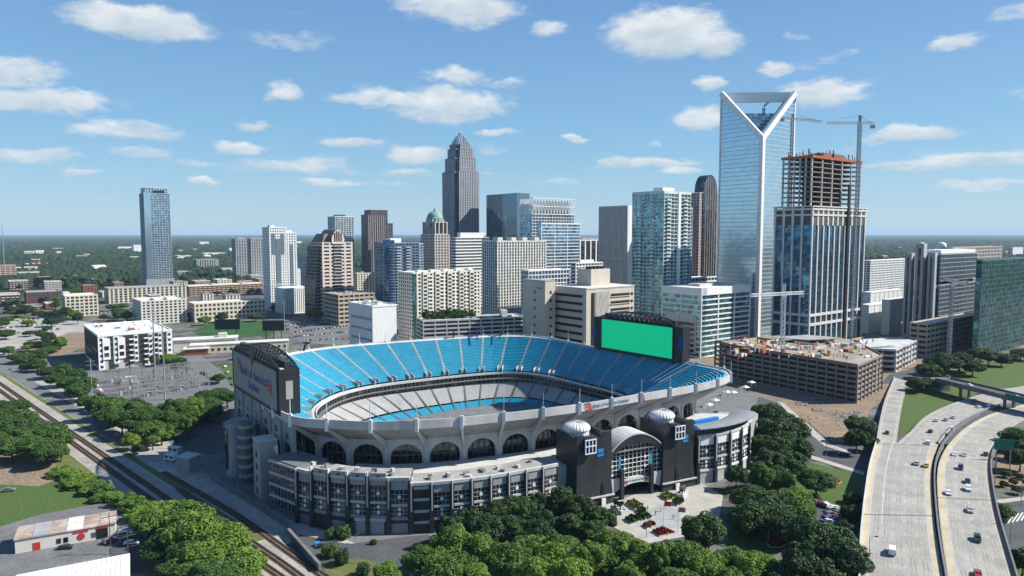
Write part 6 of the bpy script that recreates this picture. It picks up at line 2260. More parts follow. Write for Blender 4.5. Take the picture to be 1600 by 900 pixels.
# --- ballpark
bp = thing('ballpark_grandstand', 'cream and brick baseball grandstand with flat roofs left behind the stadium', 'grandstand', G(330, 552), radians(20))
MB().box(-16, 0, 0, 62, 12, 7).make('wall', CREAM, bp)
MB().box(-20, -6, 0, -2, 6, 5).make('brick_wing', BRICK, bp)
MB().box(-21, -7, 5, -1, 7, 5.5).make('roof', ROOFWHITE, bp)
MB().box(-16.5, -.5, 7, 62.5, 12.5, 7.6).make('roof', ROOFWHITE, bp)
me = MB().box(-1, -.15, 0, 1, .1, 2).mesh('window', GL_BLACK)
for k in range(16):
    inst('window', me, bp, (-13 + k * 4.8, 0, 2))
MB().box(-30, 14, 0, 20, 28, 10).make('wall', OFFWHITE, bp)
MB().box(-31, 13, 10, 21, 29, 10.7).make('roof', ROOFWHITE, bp)
mb = MB()
for k in range(8):
    mb.box(22, 14 + k * 1.4, 7 - k * .8, 60, 15.4 + k * 1.4, 7.4 - k * .8)
mb.make('seat_rows', mat('ballpark_seat', (.06, .16, .12), .7), bp)
MB().box(5, 18, 10.7, 12, 25, 14).make('stair_head', CREAM, bp)
for k, (x0, x1, y0, y1, Y, lab) in enumerate(((332, 371, 499, 515, 700, 'left one of two dark ballpark scoreboards seen from behind'), (407, 441, 501, 517, 660, 'right one of two dark ballpark scoreboards seen from behind'))):
    c = Vector(((x0 - 800) / FOC * Y, Y, 0))
    L_ = (x1 - x0) / FOC * Y
    t = thing('scoreboard', lab, 'scoreboard', c, radians(3), 'ballpark scoreboards')
    MB().box(0, 0, zat(y1, Y), L_, 1.5, zat(y0, Y)).make('panel', mat('board_green', (.03, .05, .055), .7), t)
    for f in (.15, .5, .85):
        MB().box(L_ * f - .3, .4, 0, L_ * f + .3, 1.0, zat(y1, Y) + .5).make('post', DARKMETAL, t)

# --- low white warehouse with rusty roof, bottom left
wc = G(24, 866)
we = G(181, 838)
d_ = we - wc
wl_ = d_.length
t = thing('repair_shop', 'low white workshop with a patched rusty flat roof and red doors', 'workshop', wc, math.atan2(d_.y, d_.x))
MB().box(0, 0, 0, wl_, 11, 4.4).make('wall', OFFWHITE, t)
for k in range(6):
    MB().box(wl_ * k / 6 - (.3 if k == 0 else 0), -.35, 4.4, wl_ * (k + 1) / 6 + (.3 if k == 5 else -.05), 11.3, 4.75 + .12 * (k % 2)).make('roof_panel', [RUSTROOF, CONCRETE, RUSTROOF, ROOFWHITE, RUSTROOF, RUSTROOF][k], t)
MB().box(wl_ * .17, -.12, 0, wl_ * .24, .05, 2.6).make('red_door', REDPAINT, t)
MB().box(wl_ * .80, -.12, 0, wl_ * .92, .05, 3.6).make('garage_opening', BLACK, t)
MB().box(wl_ * .80, -.15, 3.6, wl_ * .92, .02, 4.2).make('door_sign', REDPAINT, t)
MB().box(wl_ * .57, -.2, 3.4, wl_ * .72, .02, 4.3).make('shop_sign', REDPAINT, t)
for f in (.40, .47, .75):
    MB().box(wl_ * f, -.12, 1.0, wl_ * f + 1.2, .05, 2.6).make('window', GL_BLACK, t)
MB().add(*disc_y(wl_ * .645, -.15, 2.0, 1.1)).make('arched_doorway', REDPAINT, t)
# large white roof at the very bottom
c = G(28, 899, 5)
e_ = G(200, 866, 5)
e2 = G(240, 935, 5)
t = thing('warehouse', 'big white metal warehouse roof cut by the bottom left edge', 'warehouse', (c.x, c.y, 0), math.atan2((e_ - c).y, (e_ - c).x))
ww, dd = (e_ - c).length, 34
MB().box(0, -dd, 0, ww, 0, 5).make('wall', OFFWHITE, t)
mb = MB()
mb.add([(-.5, -dd, 5), (ww + .5, -dd, 5), (ww + .5, -dd / 2, 6.2), (-.5, -dd / 2, 6.2), (-.5, .5, 5), (ww + .5, .5, 5)], [(0, 1, 2, 3), (3, 2, 5, 4)])
for k in range(int(ww / 1.2)):
    mb.bar((k * 1.2, -dd, 5.05), (k * 1.2, -dd / 2, 6.25), .1)
    mb.bar((k * 1.2, -dd / 2, 6.25), (k * 1.2, .5, 5.05), .1)
mb.make('ribbed_roof', WHITE, t)
# grey kiosk and trailers by the lot
t = thing('kiosk', 'grey panelled kiosk beside the trees at the left foot of the stadium', 'kiosk', G(276, 736), radians(-20))
MB().box(0, 0, 0, 7, 6, 6).make('wall', CONCRETE, t)
MB().box(-.3, -.3, 6, 7.3, 6.3, 6.4).make('roof', CONCRETE_PALE, t)
MB().box(.6, -.1, .8, 6.4, .05, 5.2).make('shutter', METAL, t)
for k in range(2):
    t = thing('trailer', 'white site trailer %s the grey kiosk' % ('behind' if k else 'just left of'), 'trailer', G(256 + 6 * k, 720 - 12 * k), radians(-25), 'site trailers')
    MB().box(0, 0, .6, 6.5, 2.5, 3.2).make('body', OFFWHITE, t)
    for x in (.8, 3.8):
        MB().box(x, -.06, 1.6, x + 1.7, .05, 2.6).make('window', GL_BLACK, t)
    for x in (1.2, 5.0):
        MB().box(x, .1, 0, x + .7, 2.4, .6).make('wheel', BLACK, t)

# --- low town blocks on the left, counted from the left
TOWN = sorted([(0, 8, 24, 483, 880, BRICK), (28, 36, 58, 480, 900, DARKBRICK), (60, 66, 84, 476, 930, BRICK), (150, 156, 176, 458, 1100, CREAM), (180, 184, 204, 462, 1060, OFFWHITE), (262, 269, 290, 441, 1240, CREAM),
               (296, 303, 326, 440, 1290, BRICK), (330, 338, 360, 438, 1270, OFFWHITE), (364, 371, 398, 441, 1240, BRICK), (414, 419, 434, 472, 1000, OFFWHITE), (384, 391, 411, 431, 1450, CONCRETE), (340, 346, 366, 420, 1700, OFFWHITE),
               (270, 276, 296, 425, 1600, CONCRETE), (98, 105, 126, 432, 1500, OFFWHITE), (128, 134, 156, 438, 1420, BRICK), (486, 492, 512, 442, 1080, TAN), (552, 557, 584, 428, 1000, CREAM), (4, 10, 40, 440, 1250, DARKBRICK), (60, 66, 92, 441, 1220, CONCRETE),
               (395, 402, 418, 452, 1180, BRICK), (170, 175, 190, 442, 1300, BRICK), (444, 450, 468, 446, 1150, TAN), (225, 229, 246, 462, 930, BRICK), (310, 314, 330, 460, 960, OFFWHITE), (345, 350, 372, 462, 950, CREAM)], key=lambda q: q[1])
CNAME = {'brick': 'red brick', 'dark_brick': 'dark brick', 'cream_render': 'cream', 'off_white_render': 'whitish', 'concrete': 'grey', 'tan_stone': 'tan'}
for k, (a0, a1, a2, yt, Y, m_) in enumerate(TOWN):
    t, wl, wr, h = tower('town_block', f'small {CNAME[m_.name]} town block, {ordinal(k)} from the left among the low blocks', 'building', a0, a1, a2, yt, Y,
                         style(GL_BLACK, m_, fh=3.4, bh=1.3, bay=4.5, pw=2.0, b=[m_, OFFWHITE, CONCRETE][k % 3]), wlmax=26 + 5 * (k % 4), roof=[ROOFWHITE, ROOFGREY, mat('brown_roof', (.22, .17, .15))][k % 3], grp='low town blocks on the left')
    MB().box(wr * .3, wl * .3, h + .3, wr * .3 + 4, wl * .3 + 4, h + 3).make('roof_unit', METAL, t)
rr_ = random.Random(31)
FAR = sorted([(rr_.uniform(5, 215), rr_.uniform(1500, 4200)) for _ in range(14)] + [(rr_.uniform(272, 405), rr_.uniform(1600, 4500)) for _ in range(14)] + [(rr_.uniform(1360, 1595), rr_.uniform(1500, 4500)) for _ in range(14)])
for k, (px, Y) in enumerate(FAR):
    w, dp, hh = rr_.uniform(14, 40), rr_.uniform(10, 22), rr_.uniform(9, 15)
    t = thing('far_house', f'tiny pale roof, {ordinal(k)} from the left among the far woods', 'house', ((px - 800) / FOC * Y * CP, Y, 0), radians(rr_.choice((38, 20, 60))), 'roofs in the far woods')
    MB().box(0, 0, 0, w, dp, hh).make('wall', [OFFWHITE, BRICK, CREAM][k % 3], t)
    MB().add([(-.5, -.5, hh), (w + .5, -.5, hh), (w + .5, dp + .5, hh), (-.5, dp + .5, hh), (-.5, dp / 2, hh + 3), (w + .5, dp / 2, hh + 3)], [(0, 1, 5, 4), (2, 3, 4, 5), (1, 2, 5), (3, 0, 4)]).make('roof', [ROOFWHITE, ROOFGREY, mat('salmon', (.5, .36, .3))][k % 3], t)

# ---------------------------------------------------------------- trees
def raw_mesh(name, verts, faces, mats):
    """fast mesh from numpy arrays; faces all of one size"""
    me = bpy.data.meshes.new(name)
    verts = np.asarray(verts, dtype=np.float32)
    faces = np.asarray(faces, dtype=np.int32)
    k = faces.shape[1]
    me.vertices.add(len(verts))
    me.vertices.foreach_set('co', verts.ravel())
    me.loops.add(faces.size)
    me.loops.foreach_set('vertex_index', faces.ravel())
    me.polygons.add(len(faces))
    me.polygons.foreach_set('loop_start', np.arange(0, faces.size, k, dtype=np.int32))
    for m in mats:
        me.materials.append(m)
    me.update(calc_edges=True)
    me.validate()
    return me


LEAF_BRIGHT = leafmat('leaf_bright', (0.092, 0.165, 0.030), .5)
LEAF_MID = leafmat('leaf_mid', (0.048, 0.10, 0.026), .5)
LEAF_DARK = leafmat('leaf_dark', (0.034, 0.072, 0.023), .5, .2)
LEAF_LIME = leafmat('leaf_lime', (0.13, 0.20, 0.03), .3)
BARK = mat('bark', (.09, .07, .055), .95, var=.3, scale=2.0)


def crown_mesh(seed, R=5.0, Hc=4.6, zc=7.6, clumps=46, leaves=11000, size=.5, low=-.55, spread=(.30, .44)):
    r = np.random.RandomState(seed)
    cs, rs = [], []
    for k in range(clumps):
        while True:
            d = r.normal(size=3)
            d /= np.linalg.norm(d)
            if d[2] > low:
                break
        q = r.uniform(.45, .86)
        cs.append(d * q)
        rs.append(r.uniform(*spread) * (1.08 - .35 * (q - .45)))
    cs, rs = np.array(cs), np.array(rs)
    which = r.choice(clumps, leaves, p=rs ** 2 / (rs ** 2).sum())
    dirs = r.normal(size=(leaves, 3))
    dirs /= np.linalg.norm(dirs, axis=1)[:, None]
    rad = rs[which] * r.uniform(.72, 1.06, leaves) ** .5
    P = cs[which] + dirs * rad[:, None]
    keep = P[:, 2] > low - .12
    P, dirs, which = P[keep], dirs[keep], which[keep]
    n = len(P)
    P = P * np.array([R, R, Hc]) + np.array([0, 0, zc])
    nrm = dirs * .8 + r.normal(size=(n, 3)) * .55 + np.array([0, 0, .25])
    nrm /= np.linalg.norm(nrm, axis=1)[:, None]
    t = np.cross(nrm, r.normal(size=(n, 3)))
    t /= np.linalg.norm(t, axis=1)[:, None]
    b = np.cross(nrm, t)
    s = (size * r.uniform(.6, 1.25, n) / 2)[:, None]
    V = np.stack([P - t * s - b * s * .7, P + t * s - b * s * .7, P + t * s * .8 + b * s * .8, P - t * s * .8 + b * s * .8], 1).reshape(-1, 3)
    return V, np.arange(4 * n).reshape(-1, 4)


def trunk_mb(seed, h=6.5, r0=.38):
    r = random.Random(seed)
    mb = MB()
    p = Vector((0, 0, 0))
    pts = [(p.copy(), r0 * 1.3)]
    for k in range(1, 5):
        p = Vector((r.uniform(-.2, .2), r.uniform(-.2, .2), h * k / 4))
        pts.append((p.copy(), r0 * (1 - .17 * k)))
    limbs = [pts]
    for k in range(6):
        a = 2 * pi * k / 6 + r.uniform(-.4, .4)
        st = pts[2 + k % 3][0]
        e = st + Vector((cos(a) * r.uniform(1.8, 3.2), sin(a) * r.uniform(1.8, 3.2), r.uniform(1.5, 3.2)))
        limbs.append([(st, r0 * .45), (st.lerp(e, .5) + Vector((0, 0, .3)), r0 * .32), (e, r0 * .12)])
    for chain in limbs:
        n = 6
        vs, fs = [], []
        for c, rad in chain:
            vs += [(c.x + rad * cos(2 * pi * i / n), c.y + rad * sin(2 * pi * i / n), c.z) for i in range(n)]
        for k in range(len(chain) - 1):
            for i in range(n):
                fs.append((k * n + i, k * n + (i + 1) % n, (k + 1) * n + (i + 1) % n, (k + 1) * n + i))
        mb.add(vs, fs)
    return mb


PROTO = {}
_shapes = {
    'oak': [dict(seed=s, R=5.2, Hc=4.7, zc=7.4, clumps=40 + 4 * (s % 3)) for s in (1, 2, 3, 4)],
    'dense': [dict(seed=s, R=5.0, Hc=5.0, zc=6.4, clumps=60, low=-.9, leaves=12500, spread=(.26, .36)) for s in (5, 6, 7)],
    'shrub': [dict(seed=s, R=5.0, Hc=5.2, zc=4.6, clumps=26, low=-.8, leaves=3000, size=.9) for s in (8, 9, 10)],
    'airy': [dict(seed=s, R=4.6, Hc=5.2, zc=8.0, clumps=30, leaves=8000, spread=(.22, .36)) for s in (12, 13, 14)],
    'ball': [dict(seed=15, R=5, Hc=5.4, zc=5.0, clumps=50, low=-.95, leaves=3000, spread=(.3, .36), size=.7)],
}
for kind, lst in _shapes.items():
    PROTO[kind] = []
    for d in lst:
        V, Fq = crown_mesh(**d)
        base = raw_mesh('crown', V, Fq, [LEAF_MID])
        tm = trunk_mb(d['seed'], h=d['zc'] * .85).mesh('trunk', BARK)
        PROTO[kind].append((base, tm))
_variants = {}


def tree(pos, h, rad, kind, leaf, label, group, name='tree', cat='tree', i=0):
    base, tm = PROTO[kind][i % len(PROTO[kind])]
    key = (base.name, leaf.name)
    if key not in _variants:
        me = base.copy()
        me.materials.clear()
        me.materials.append(leaf)
        _variants[key] = me
    t = thing(name, label, cat, (pos[0], pos[1], pos[2]), random.uniform(0, 6.28), group)
    t.scale = (rad / 5.1, rad / 5.1, h / 12.2)
    inst('trunk', tm, t)
    inst('crown', _variants[key], t)
    return t


def grove(phrase, group, spots, kind, leaf, look, hvar=.2, name='tree', cat='tree', counted='from the left'):
    """spots: (px, py of the crown's centre, height, radius); labels count them from left to right"""
    spots = sorted(spots, key=lambda s: s[0])
    for i, s in enumerate(spots):
        px, py, h, rad = s[:4]
        lf = s[4] if len(s) > 4 else leaf
        kd = s[5] if len(s) > 5 else (random.choice((kind, kind, kind, 'airy', 'oak')) if kind in ('oak', 'dense') else kind)
        p = G(px, py, h * .58)
        lab = f'{look} {phrase}' if len(spots) == 1 else f'{look}, {ordinal(i)} {counted} {phrase}'
        assert len(lab.split()) <= 16, lab
        tree((p.x, p.y, 0), h * random.uniform(1 - hvar, 1 + hvar), rad * random.uniform(.84, 1.12), kd, lf, lab, group, name, cat, random.randrange(9))


grove('in the row along the bottom edge', 'street trees along the bottom edge',
      [(662, 872, 11.44, 5.6), (705, 856, 11.44, 5.44), (748, 862, 11, 5.44), (790, 876, 11.44, 5.6), (838, 852, 11.44, 5.44), (880, 862, 11, 5.28), (922, 878, 11.44, 5.6), (965, 852, 11.44, 5.28),
       (1005, 868, 11, 5.44), (1045, 862, 10.56, 4.96), (1095, 886, 11.44, 5.28), (1145, 872, 10.56, 4.96), (1190, 884, 10.56, 5.12), (690, 905, 11.44, 5.6), (740, 900, 10.56, 5.6), (830, 905, 11.44, 5.6), (890, 908, 10.56, 5.6), (985, 908, 11.44, 5.6), (1060, 906, 10.56, 5.6), (684, 880, 10, 5), (727, 876, 10, 5), (770, 880, 10, 5), (815, 866, 10.5, 5), (860, 878, 10, 5), (905, 884, 10, 5), (945, 868, 10, 5), (1026, 884, 10, 5), (1075, 880, 10, 5), (1120, 880, 10, 5), (1168, 890, 10, 5), (602, 902, 7.04, 4), (1140, 910, 10.56, 4.8)],
      'oak', LEAF_BRIGHT, 'bright green street tree')
grove('in the dark clipped row before the granite annex', 'dark trees in front of the stadium',
      [(700, 828, 10, 5.5), (735, 815, 11, 6), (772, 806, 11, 6), (808, 798, 11, 6), (842, 790, 11, 6), (876, 788, 11, 6), (905, 798, 11, 6), (938, 812, 10, 5.5), (760, 830, 10, 6), (800, 826, 10, 6), (850, 818, 10, 6), (890, 820, 10, 6), (926, 830, 10, 5.6), (840, 835, 9, 5.5)],
      'dense', LEAF_DARK, 'dark green tree')
grove('right of the gate plaza', 'trees right of the gate plaza',
      [(1099, 818, 15, 8.0, LEAF_DARK, 'dense'), (1150, 746, 9, 5), (1172, 772, 12, 7), (1205, 790, 14, 8, LEAF_DARK), (1172, 806, 12, 6.5, LEAF_DARK), (1190, 742, 10, 5.5), (1240, 776, 12, 6, LEAF_BRIGHT), (1246, 800, 11, 6, LEAF_BRIGHT), (1275, 752, 10, 6.0), (1225, 820, 11, 6, LEAF_DARK), (1212, 735, 10, 6), (1228, 755, 10, 5)],
      'dense', LEAF_MID, 'leafy tree')
grove('in the dark grove beside the white pavilion', 'grove beside the pavilion',
      [(1200, 655, 13, 7.5), (1222, 648, 12, 7), (1242, 668, 13, 7.5), (1210, 678, 13, 8), (1190, 690, 12, 7), (1240, 694, 12, 7.5), (1218, 704, 12, 7.5), (1192, 668, 12, 7), (1230, 722, 11, 7), (1200, 722, 11, 7), (1252, 710, 10, 6)],
      'dense', LEAF_DARK, 'dark leafy tree')
grove('at the lower right beside the viaduct shadow', 'trees by the viaduct',
      [(1270, 855, 14, 8), (1300, 850, 13, 7), (1285, 885, 14, 8), (1255, 890, 13, 7), (1315, 880, 12, 7), (1330, 800, 6, 3.2), (1322, 830, 7, 3.6), (1332, 775, 5, 3), (1225, 902, 12, 7)],
      'dense', LEAF_DARK, 'dark round tree')
grove('standing between the building site and the ramp', 'site trees', [(1345, 662, 15, 8), (1338, 690, 10, 6), (1358, 690, 8, 5)], 'airy', LEAF_DARK, 'dark tree')
grove('on the grassy freeway embankment by the overpass', 'embankment trees',
      [(1448, 598, 9, 8), (1432, 602, 8, 6), (1462, 594, 9, 7), (1478, 570, 13, 10), (1500, 566, 12, 9), (1462, 572, 11, 8), (1520, 574, 11, 8), (1545, 556, 13, 9), (1565, 560, 11, 7), (1530, 552, 11, 8), (1595, 552, 10, 7), (1580, 556, 9, 6), (1450, 580, 10, 8)],
      'oak', LEAF_DARK, 'dark spreading tree')
grove('right of the freeway near the green sign', 'trees right of the freeway',
      [(1588, 685, 10, 6, LEAF_MID), (1600, 700, 10, 6, LEAF_DARK), (1594, 718, 9, 5), (1566, 795, 7, 4, LEAF_MID), (1572, 740, 3, 2), (1582, 752, 3, 2.2), (1594, 742, 3, 2.2), (1568, 755, 2.6, 1.8), (1590, 765, 3, 2), (1605, 755, 3, 2), (1598, 880, 8, 4.5)],
      'dense', LEAF_DARK, 'small leafy tree')
grove('in the belt beside the service road', 'tree belt by the service road',
      [(58, 572, 8, 6), (75, 580, 9, 7), (92, 590, 11, 8), (108, 600, 11, 8), (122, 612, 11, 8), (98, 578, 9, 6), (135, 625, 10, 7), (118, 590, 10, 7), (130, 604, 10, 7), (150, 640, 11, 7.5), (170, 648, 12, 8), (190, 656, 12, 8), (212, 662, 12, 8), (232, 668, 11, 7.5), (165, 628, 10, 7), (246, 652, 11, 7), (262, 660, 11, 7), (205, 640, 11, 7), (228, 642, 11, 7), (270, 644, 11, 7), (290, 640, 10, 6), (306, 632, 10, 6), (318, 640, 9, 5.5), (325, 622, 9, 6), (343, 612, 9, 6), (355, 624, 9, 6), (340, 590, 7, 5), (206, 690, 7, 4.5, LEAF_LIME), (215, 700, 5, 3)],
      'oak', LEAF_MID, 'green tree')
grove('in the clump left of the tracks', 'clump left of the tracks',
      [(5, 640, 11, 8), (28, 655, 12, 8), (10, 672, 12, 8), (38, 680, 12, 8), (60, 668, 12, 8), (78, 672, 12, 7), (88, 690, 12, 7), (18, 700, 11, 7), (58, 702, 10, 7), (75, 712, 9, 6), (46, 700, 6, 4, LEAF_LIME), (-12, 690, 12, 8), (-10, 650, 12, 8), (30, 632, 9, 6), (95, 706, 8, 5)],
      'oak', LEAF_MID, 'bushy green tree')
grove('in the strip between field and tracks', 'scrub strip',
      [(95, 730, 4, 4.5), (110, 740, 4, 5), (128, 746, 4, 5), (145, 754, 4, 5), (160, 762, 4.5, 5), (176, 770, 5, 5), (120, 755, 3.5, 4.5), (140, 764, 3.5, 4.5), (158, 774, 3.5, 4), (192, 778, 5, 5), (206, 786, 5, 5), (215, 798, 6, 5), (230, 790, 6, 5), (104, 752, 3, 4), (84, 738, 3.5, 4)],
      'shrub', LEAF_BRIGHT, 'low green bush', name='bush', cat='bush')
grove('in the bottom clump left of the tracks', 'bottom clump left of the tracks',
      [(232, 815, 10, 6.5), (255, 802, 10, 6.5), (272, 825, 12, 7.5), (292, 806, 11, 7), (300, 840, 13, 8), (325, 830, 12, 7.5), (322, 862, 13, 8), (352, 852, 12, 7.5), (350, 880, 12, 8), (290, 868, 11, 7, LEAF_MID), (262, 852, 10, 6.5, LEAF_MID), (380, 885, 10, 6), (375, 900, 9, 6), (310, 895, 11, 7, LEAF_MID), (275, 888, 9, 6, LEAF_DARK), (338, 910, 10, 7, LEAF_MID)],
      'oak', LEAF_BRIGHT, 'bright leafy tree')
grove('clipped into a ball beside the loading yard', 'clipped bushes', [(517, 828, 5, 2.6), (537, 828, 5, 2.6), (515, 858, 4.5, 2.6), (534, 868, 5, 2.8), (567, 886, 4.5, 2.6), (584, 845, 2, 1.4)], 'ball', LEAF_MID, 'round dark bush', name='bush', cat='bush')
grove('among the town blocks on the left', 'town trees on the left',
      [(327, 482, 14, 9, LEAF_DARK), (482, 470, 13, 8), (492, 492, 11, 8, LEAF_BRIGHT), (40, 487, 12, 9, LEAF_DARK), (60, 490, 9, 8, LEAF_DARK), (25, 488, 9, 8), (80, 503, 9, 8, LEAF_DARK), (38, 495, 7, 6, LEAF_LIME), (190, 478, 9, 8), (175, 480, 9, 8), (8, 520, 11, 9, LEAF_DARK), (2, 505, 9, 8), (145, 470, 9, 8, LEAF_DARK), (12, 500, 8, 6), (190, 490, 9, 8), (100, 498, 7, 6), (75, 545, 6, 8), (60, 552, 5, 8), (90, 540, 6, 7), (265, 560, 8, 7, LEAF_BRIGHT), (240, 565, 7, 6), (280, 566, 8, 6), (375, 555, 6, 5), (432, 480, 9, 7, LEAF_DARK), (405, 470, 10, 7, LEAF_DARK), (560, 440, 14, 9, LEAF_DARK), (462, 462, 12, 9, LEAF_DARK)],
      'oak', LEAF_MID, 'leafy town tree')
_r = random.Random(77)
grove('in the town streets left of the white tower', 'street trees of the town',
      [(_r.uniform(-5, 425), _r.uniform(436, 500), _r.uniform(8, 12), _r.uniform(5, 8), _r.choice((LEAF_DARK, LEAF_DARK, LEAF_MID, LEAF_BRIGHT))) for _ in range(59)], 'oak', LEAF_DARK, 'leafy tree')
grove('around the lots left of the ballpark', 'lot trees on the left',
      [(_r.uniform(-5, 100), _r.uniform(500, 548), _r.uniform(6, 10), _r.uniform(4, 6.5), _r.choice((LEAF_DARK, LEAF_MID, LEAF_BRIGHT))) for _ in range(18)] +
      [(_r.uniform(20, 75), _r.uniform(552, 576), _r.uniform(6, 9), _r.uniform(4, 6)) for _ in range(8)] + [(_r.uniform(160, 330), _r.uniform(634, 648), _r.uniform(8, 11), _r.uniform(5, 7), _r.choice((LEAF_MID, LEAF_BRIGHT))) for _ in range(14)], 'oak', LEAF_MID, 'leafy tree')
_loc, _ro, _wr, _wl, _h = GARAGE_TOP
for i in range(7):
    f = .06 + .075 * i
    p = _loc + Vector((cos(_ro) * _wr * f - sin(_ro) * _wl * .55, sin(_ro) * _wr * f + cos(_ro) * _wl * .55, _h + .3))
    tree(p, random.uniform(7, 9.5), random.uniform(3.4, 4.6), 'ball', LEAF_MID if i % 3 else LEAF_DARK, f'green treetop, {ordinal(i)} from the left on the garage roof before the cream apartments', 'roof garden trees', i=i)
grove('at the foot of the gridded glass tower', 'trees by the low tan garage', [(1400, 500, 12, 10), (1388, 505, 10, 8), (1412, 508, 10, 8), (1430, 512, 9, 8), (1448, 515, 9, 8), (1465, 516, 9, 7), (1490, 522, 8, 6), (1340, 505, 10, 7), (1398, 456, 14, 12), (1412, 460, 13, 10)], 'oak', LEAF_DARK, 'dark leafy tree')
grove('near the grey kiosk', 'kiosk trees', [(295, 668, 9, 5), (270, 672, 8, 5), (252, 680, 8, 5), (238, 690, 7, 4.5), (306, 655, 8, 5)], 'airy', LEAF_BRIGHT, 'light green tree')


# ---------------------------------------------------------------- far woods, one mass
def far_woods():
    r = np.random.RandomState(5)
    # template: two rings and an apex
    tv = []
    for k in range(6):
        tv.append((cos(k * pi / 3), sin(k * pi / 3), .12))
    for k in range(6):
        tv.append((.72 * cos((k + .5) * pi / 3), .72 * sin((k + .5) * pi / 3), .72))
    tv.append((0, 0, 1))
    tv = np.array(tv)
    tf = []
    for k in range(6):
        j = (k + 1) % 6
        tf += [(k, j, 6 + k), (j, 6 + j, 6 + k), (6 + k, 6 + j, 12)]
    tf = np.array(tf)

    def clump_noise(x, y, s):
        return (np.sin(x / s + 1.3 * np.sin(y / s * .7)) + np.sin(y / s * 1.3 + 1.7 * np.sin(x / s * .6 + 2)) + np.sin((x + y) / s * .53 + 4)) / 3
    VS, FS, off = [], [], 0
    for (d0, d1, n, rad, hh, cut) in ((1150, 2200, 15000, 9, 12, -.12), (2200, 4500, 17000, 16, 13, -.15), (4500, 9500, 13000, 34, 15, -.3), (9500, 22000, 9000, 90, 18, -.5), (22000, 38000, 4000, 200, 26, -1)):
        d = np.sqrt(r.uniform(d0 ** 2, d1 ** 2, n))
        u = r.uniform(-.86, .86, n)
        x, y = u * d, d
        ok = clump_noise(x, y, 260 if d0 < 4000 else 800) > cut
        if d0 < 2000:
            px = 800 + FOC * u
            ok &= ~((px > 395) & (px < 1345) & (d < 1700))
            ok &= ~((px > 150) & (px < 420) & (d < 1420))
            ok &= ~((px < 150) & (d < 1290))
            ok &= ~((px > 1345) & (d < 1280))
        x, y = x[ok], y[ok]
        m = len(x)
        s = r.uniform(.65, 1.35, m)
        rot = r.uniform(0, 6.28, m)
        V = np.repeat(tv[None], m, 0) * (1 + r.uniform(-.18, .18, (m, 13, 3)))
        cx = V[:, :, 0] * np.cos(rot)[:, None] - V[:, :, 1] * np.sin(rot)[:, None]
        cy = V[:, :, 0] * np.sin(rot)[:, None] + V[:, :, 1] * np.cos(rot)[:, None]
        V = np.stack([cx * (rad * s)[:, None] + x[:, None], cy * (rad * s)[:, None] + y[:, None], V[:, :, 2] * (hh * r.uniform(.7, 1.3, m))[:, None] - 1.0], 2)
        VS.append(V.reshape(-1, 3))
        FS.append((tf[None] + (np.arange(m) * 13)[:, None, None] + off).reshape(-1, 3))
        off += m * 13
    me = raw_mesh('far_woods', np.concatenate(VS), np.concatenate(FS), [mat('far_foliage', (.022, .05, .022), .9, var=.35, scale=.03, fine=.35)])
    o = inst('far_woods', me)
    tag(o, 'endless dark green woodland stretching to the horizon behind the city', 'woods', None, 'stuff')


far_woods()


# ---------------------------------------------------------------- vehicles
PAINT = {'white': (.72, .73, .73), 'silver': (.40, .42, .44), 'grey': (.16, .17, .18), 'black': (.02, .021, .024), 'red': (.32, .03, .03), 'blue': (.04, .09, .22), 'yellow': (.75, .5, .02), 'green': (.03, .2, .16)}
for k, c in PAINT.items():
    m = mat('paint_' + k, c, .25, var=.03, spec=.6)
    m.node_tree.nodes['Principled BSDF'].inputs['Coat Weight'].default_value = .6
CARGLASS = mat('car_glass', (.015, .018, .022), .08, var=.05, spec=.8)
RUBBER = mat('tyre_rubber', (.02, .02, .02), .85, var=.1)
LAMP = mat('lamp_lens', (.65, .65, .6), .2, var=.02)
TAIL = mat('tail_lens', (.35, .02, .02), .3, var=.02)


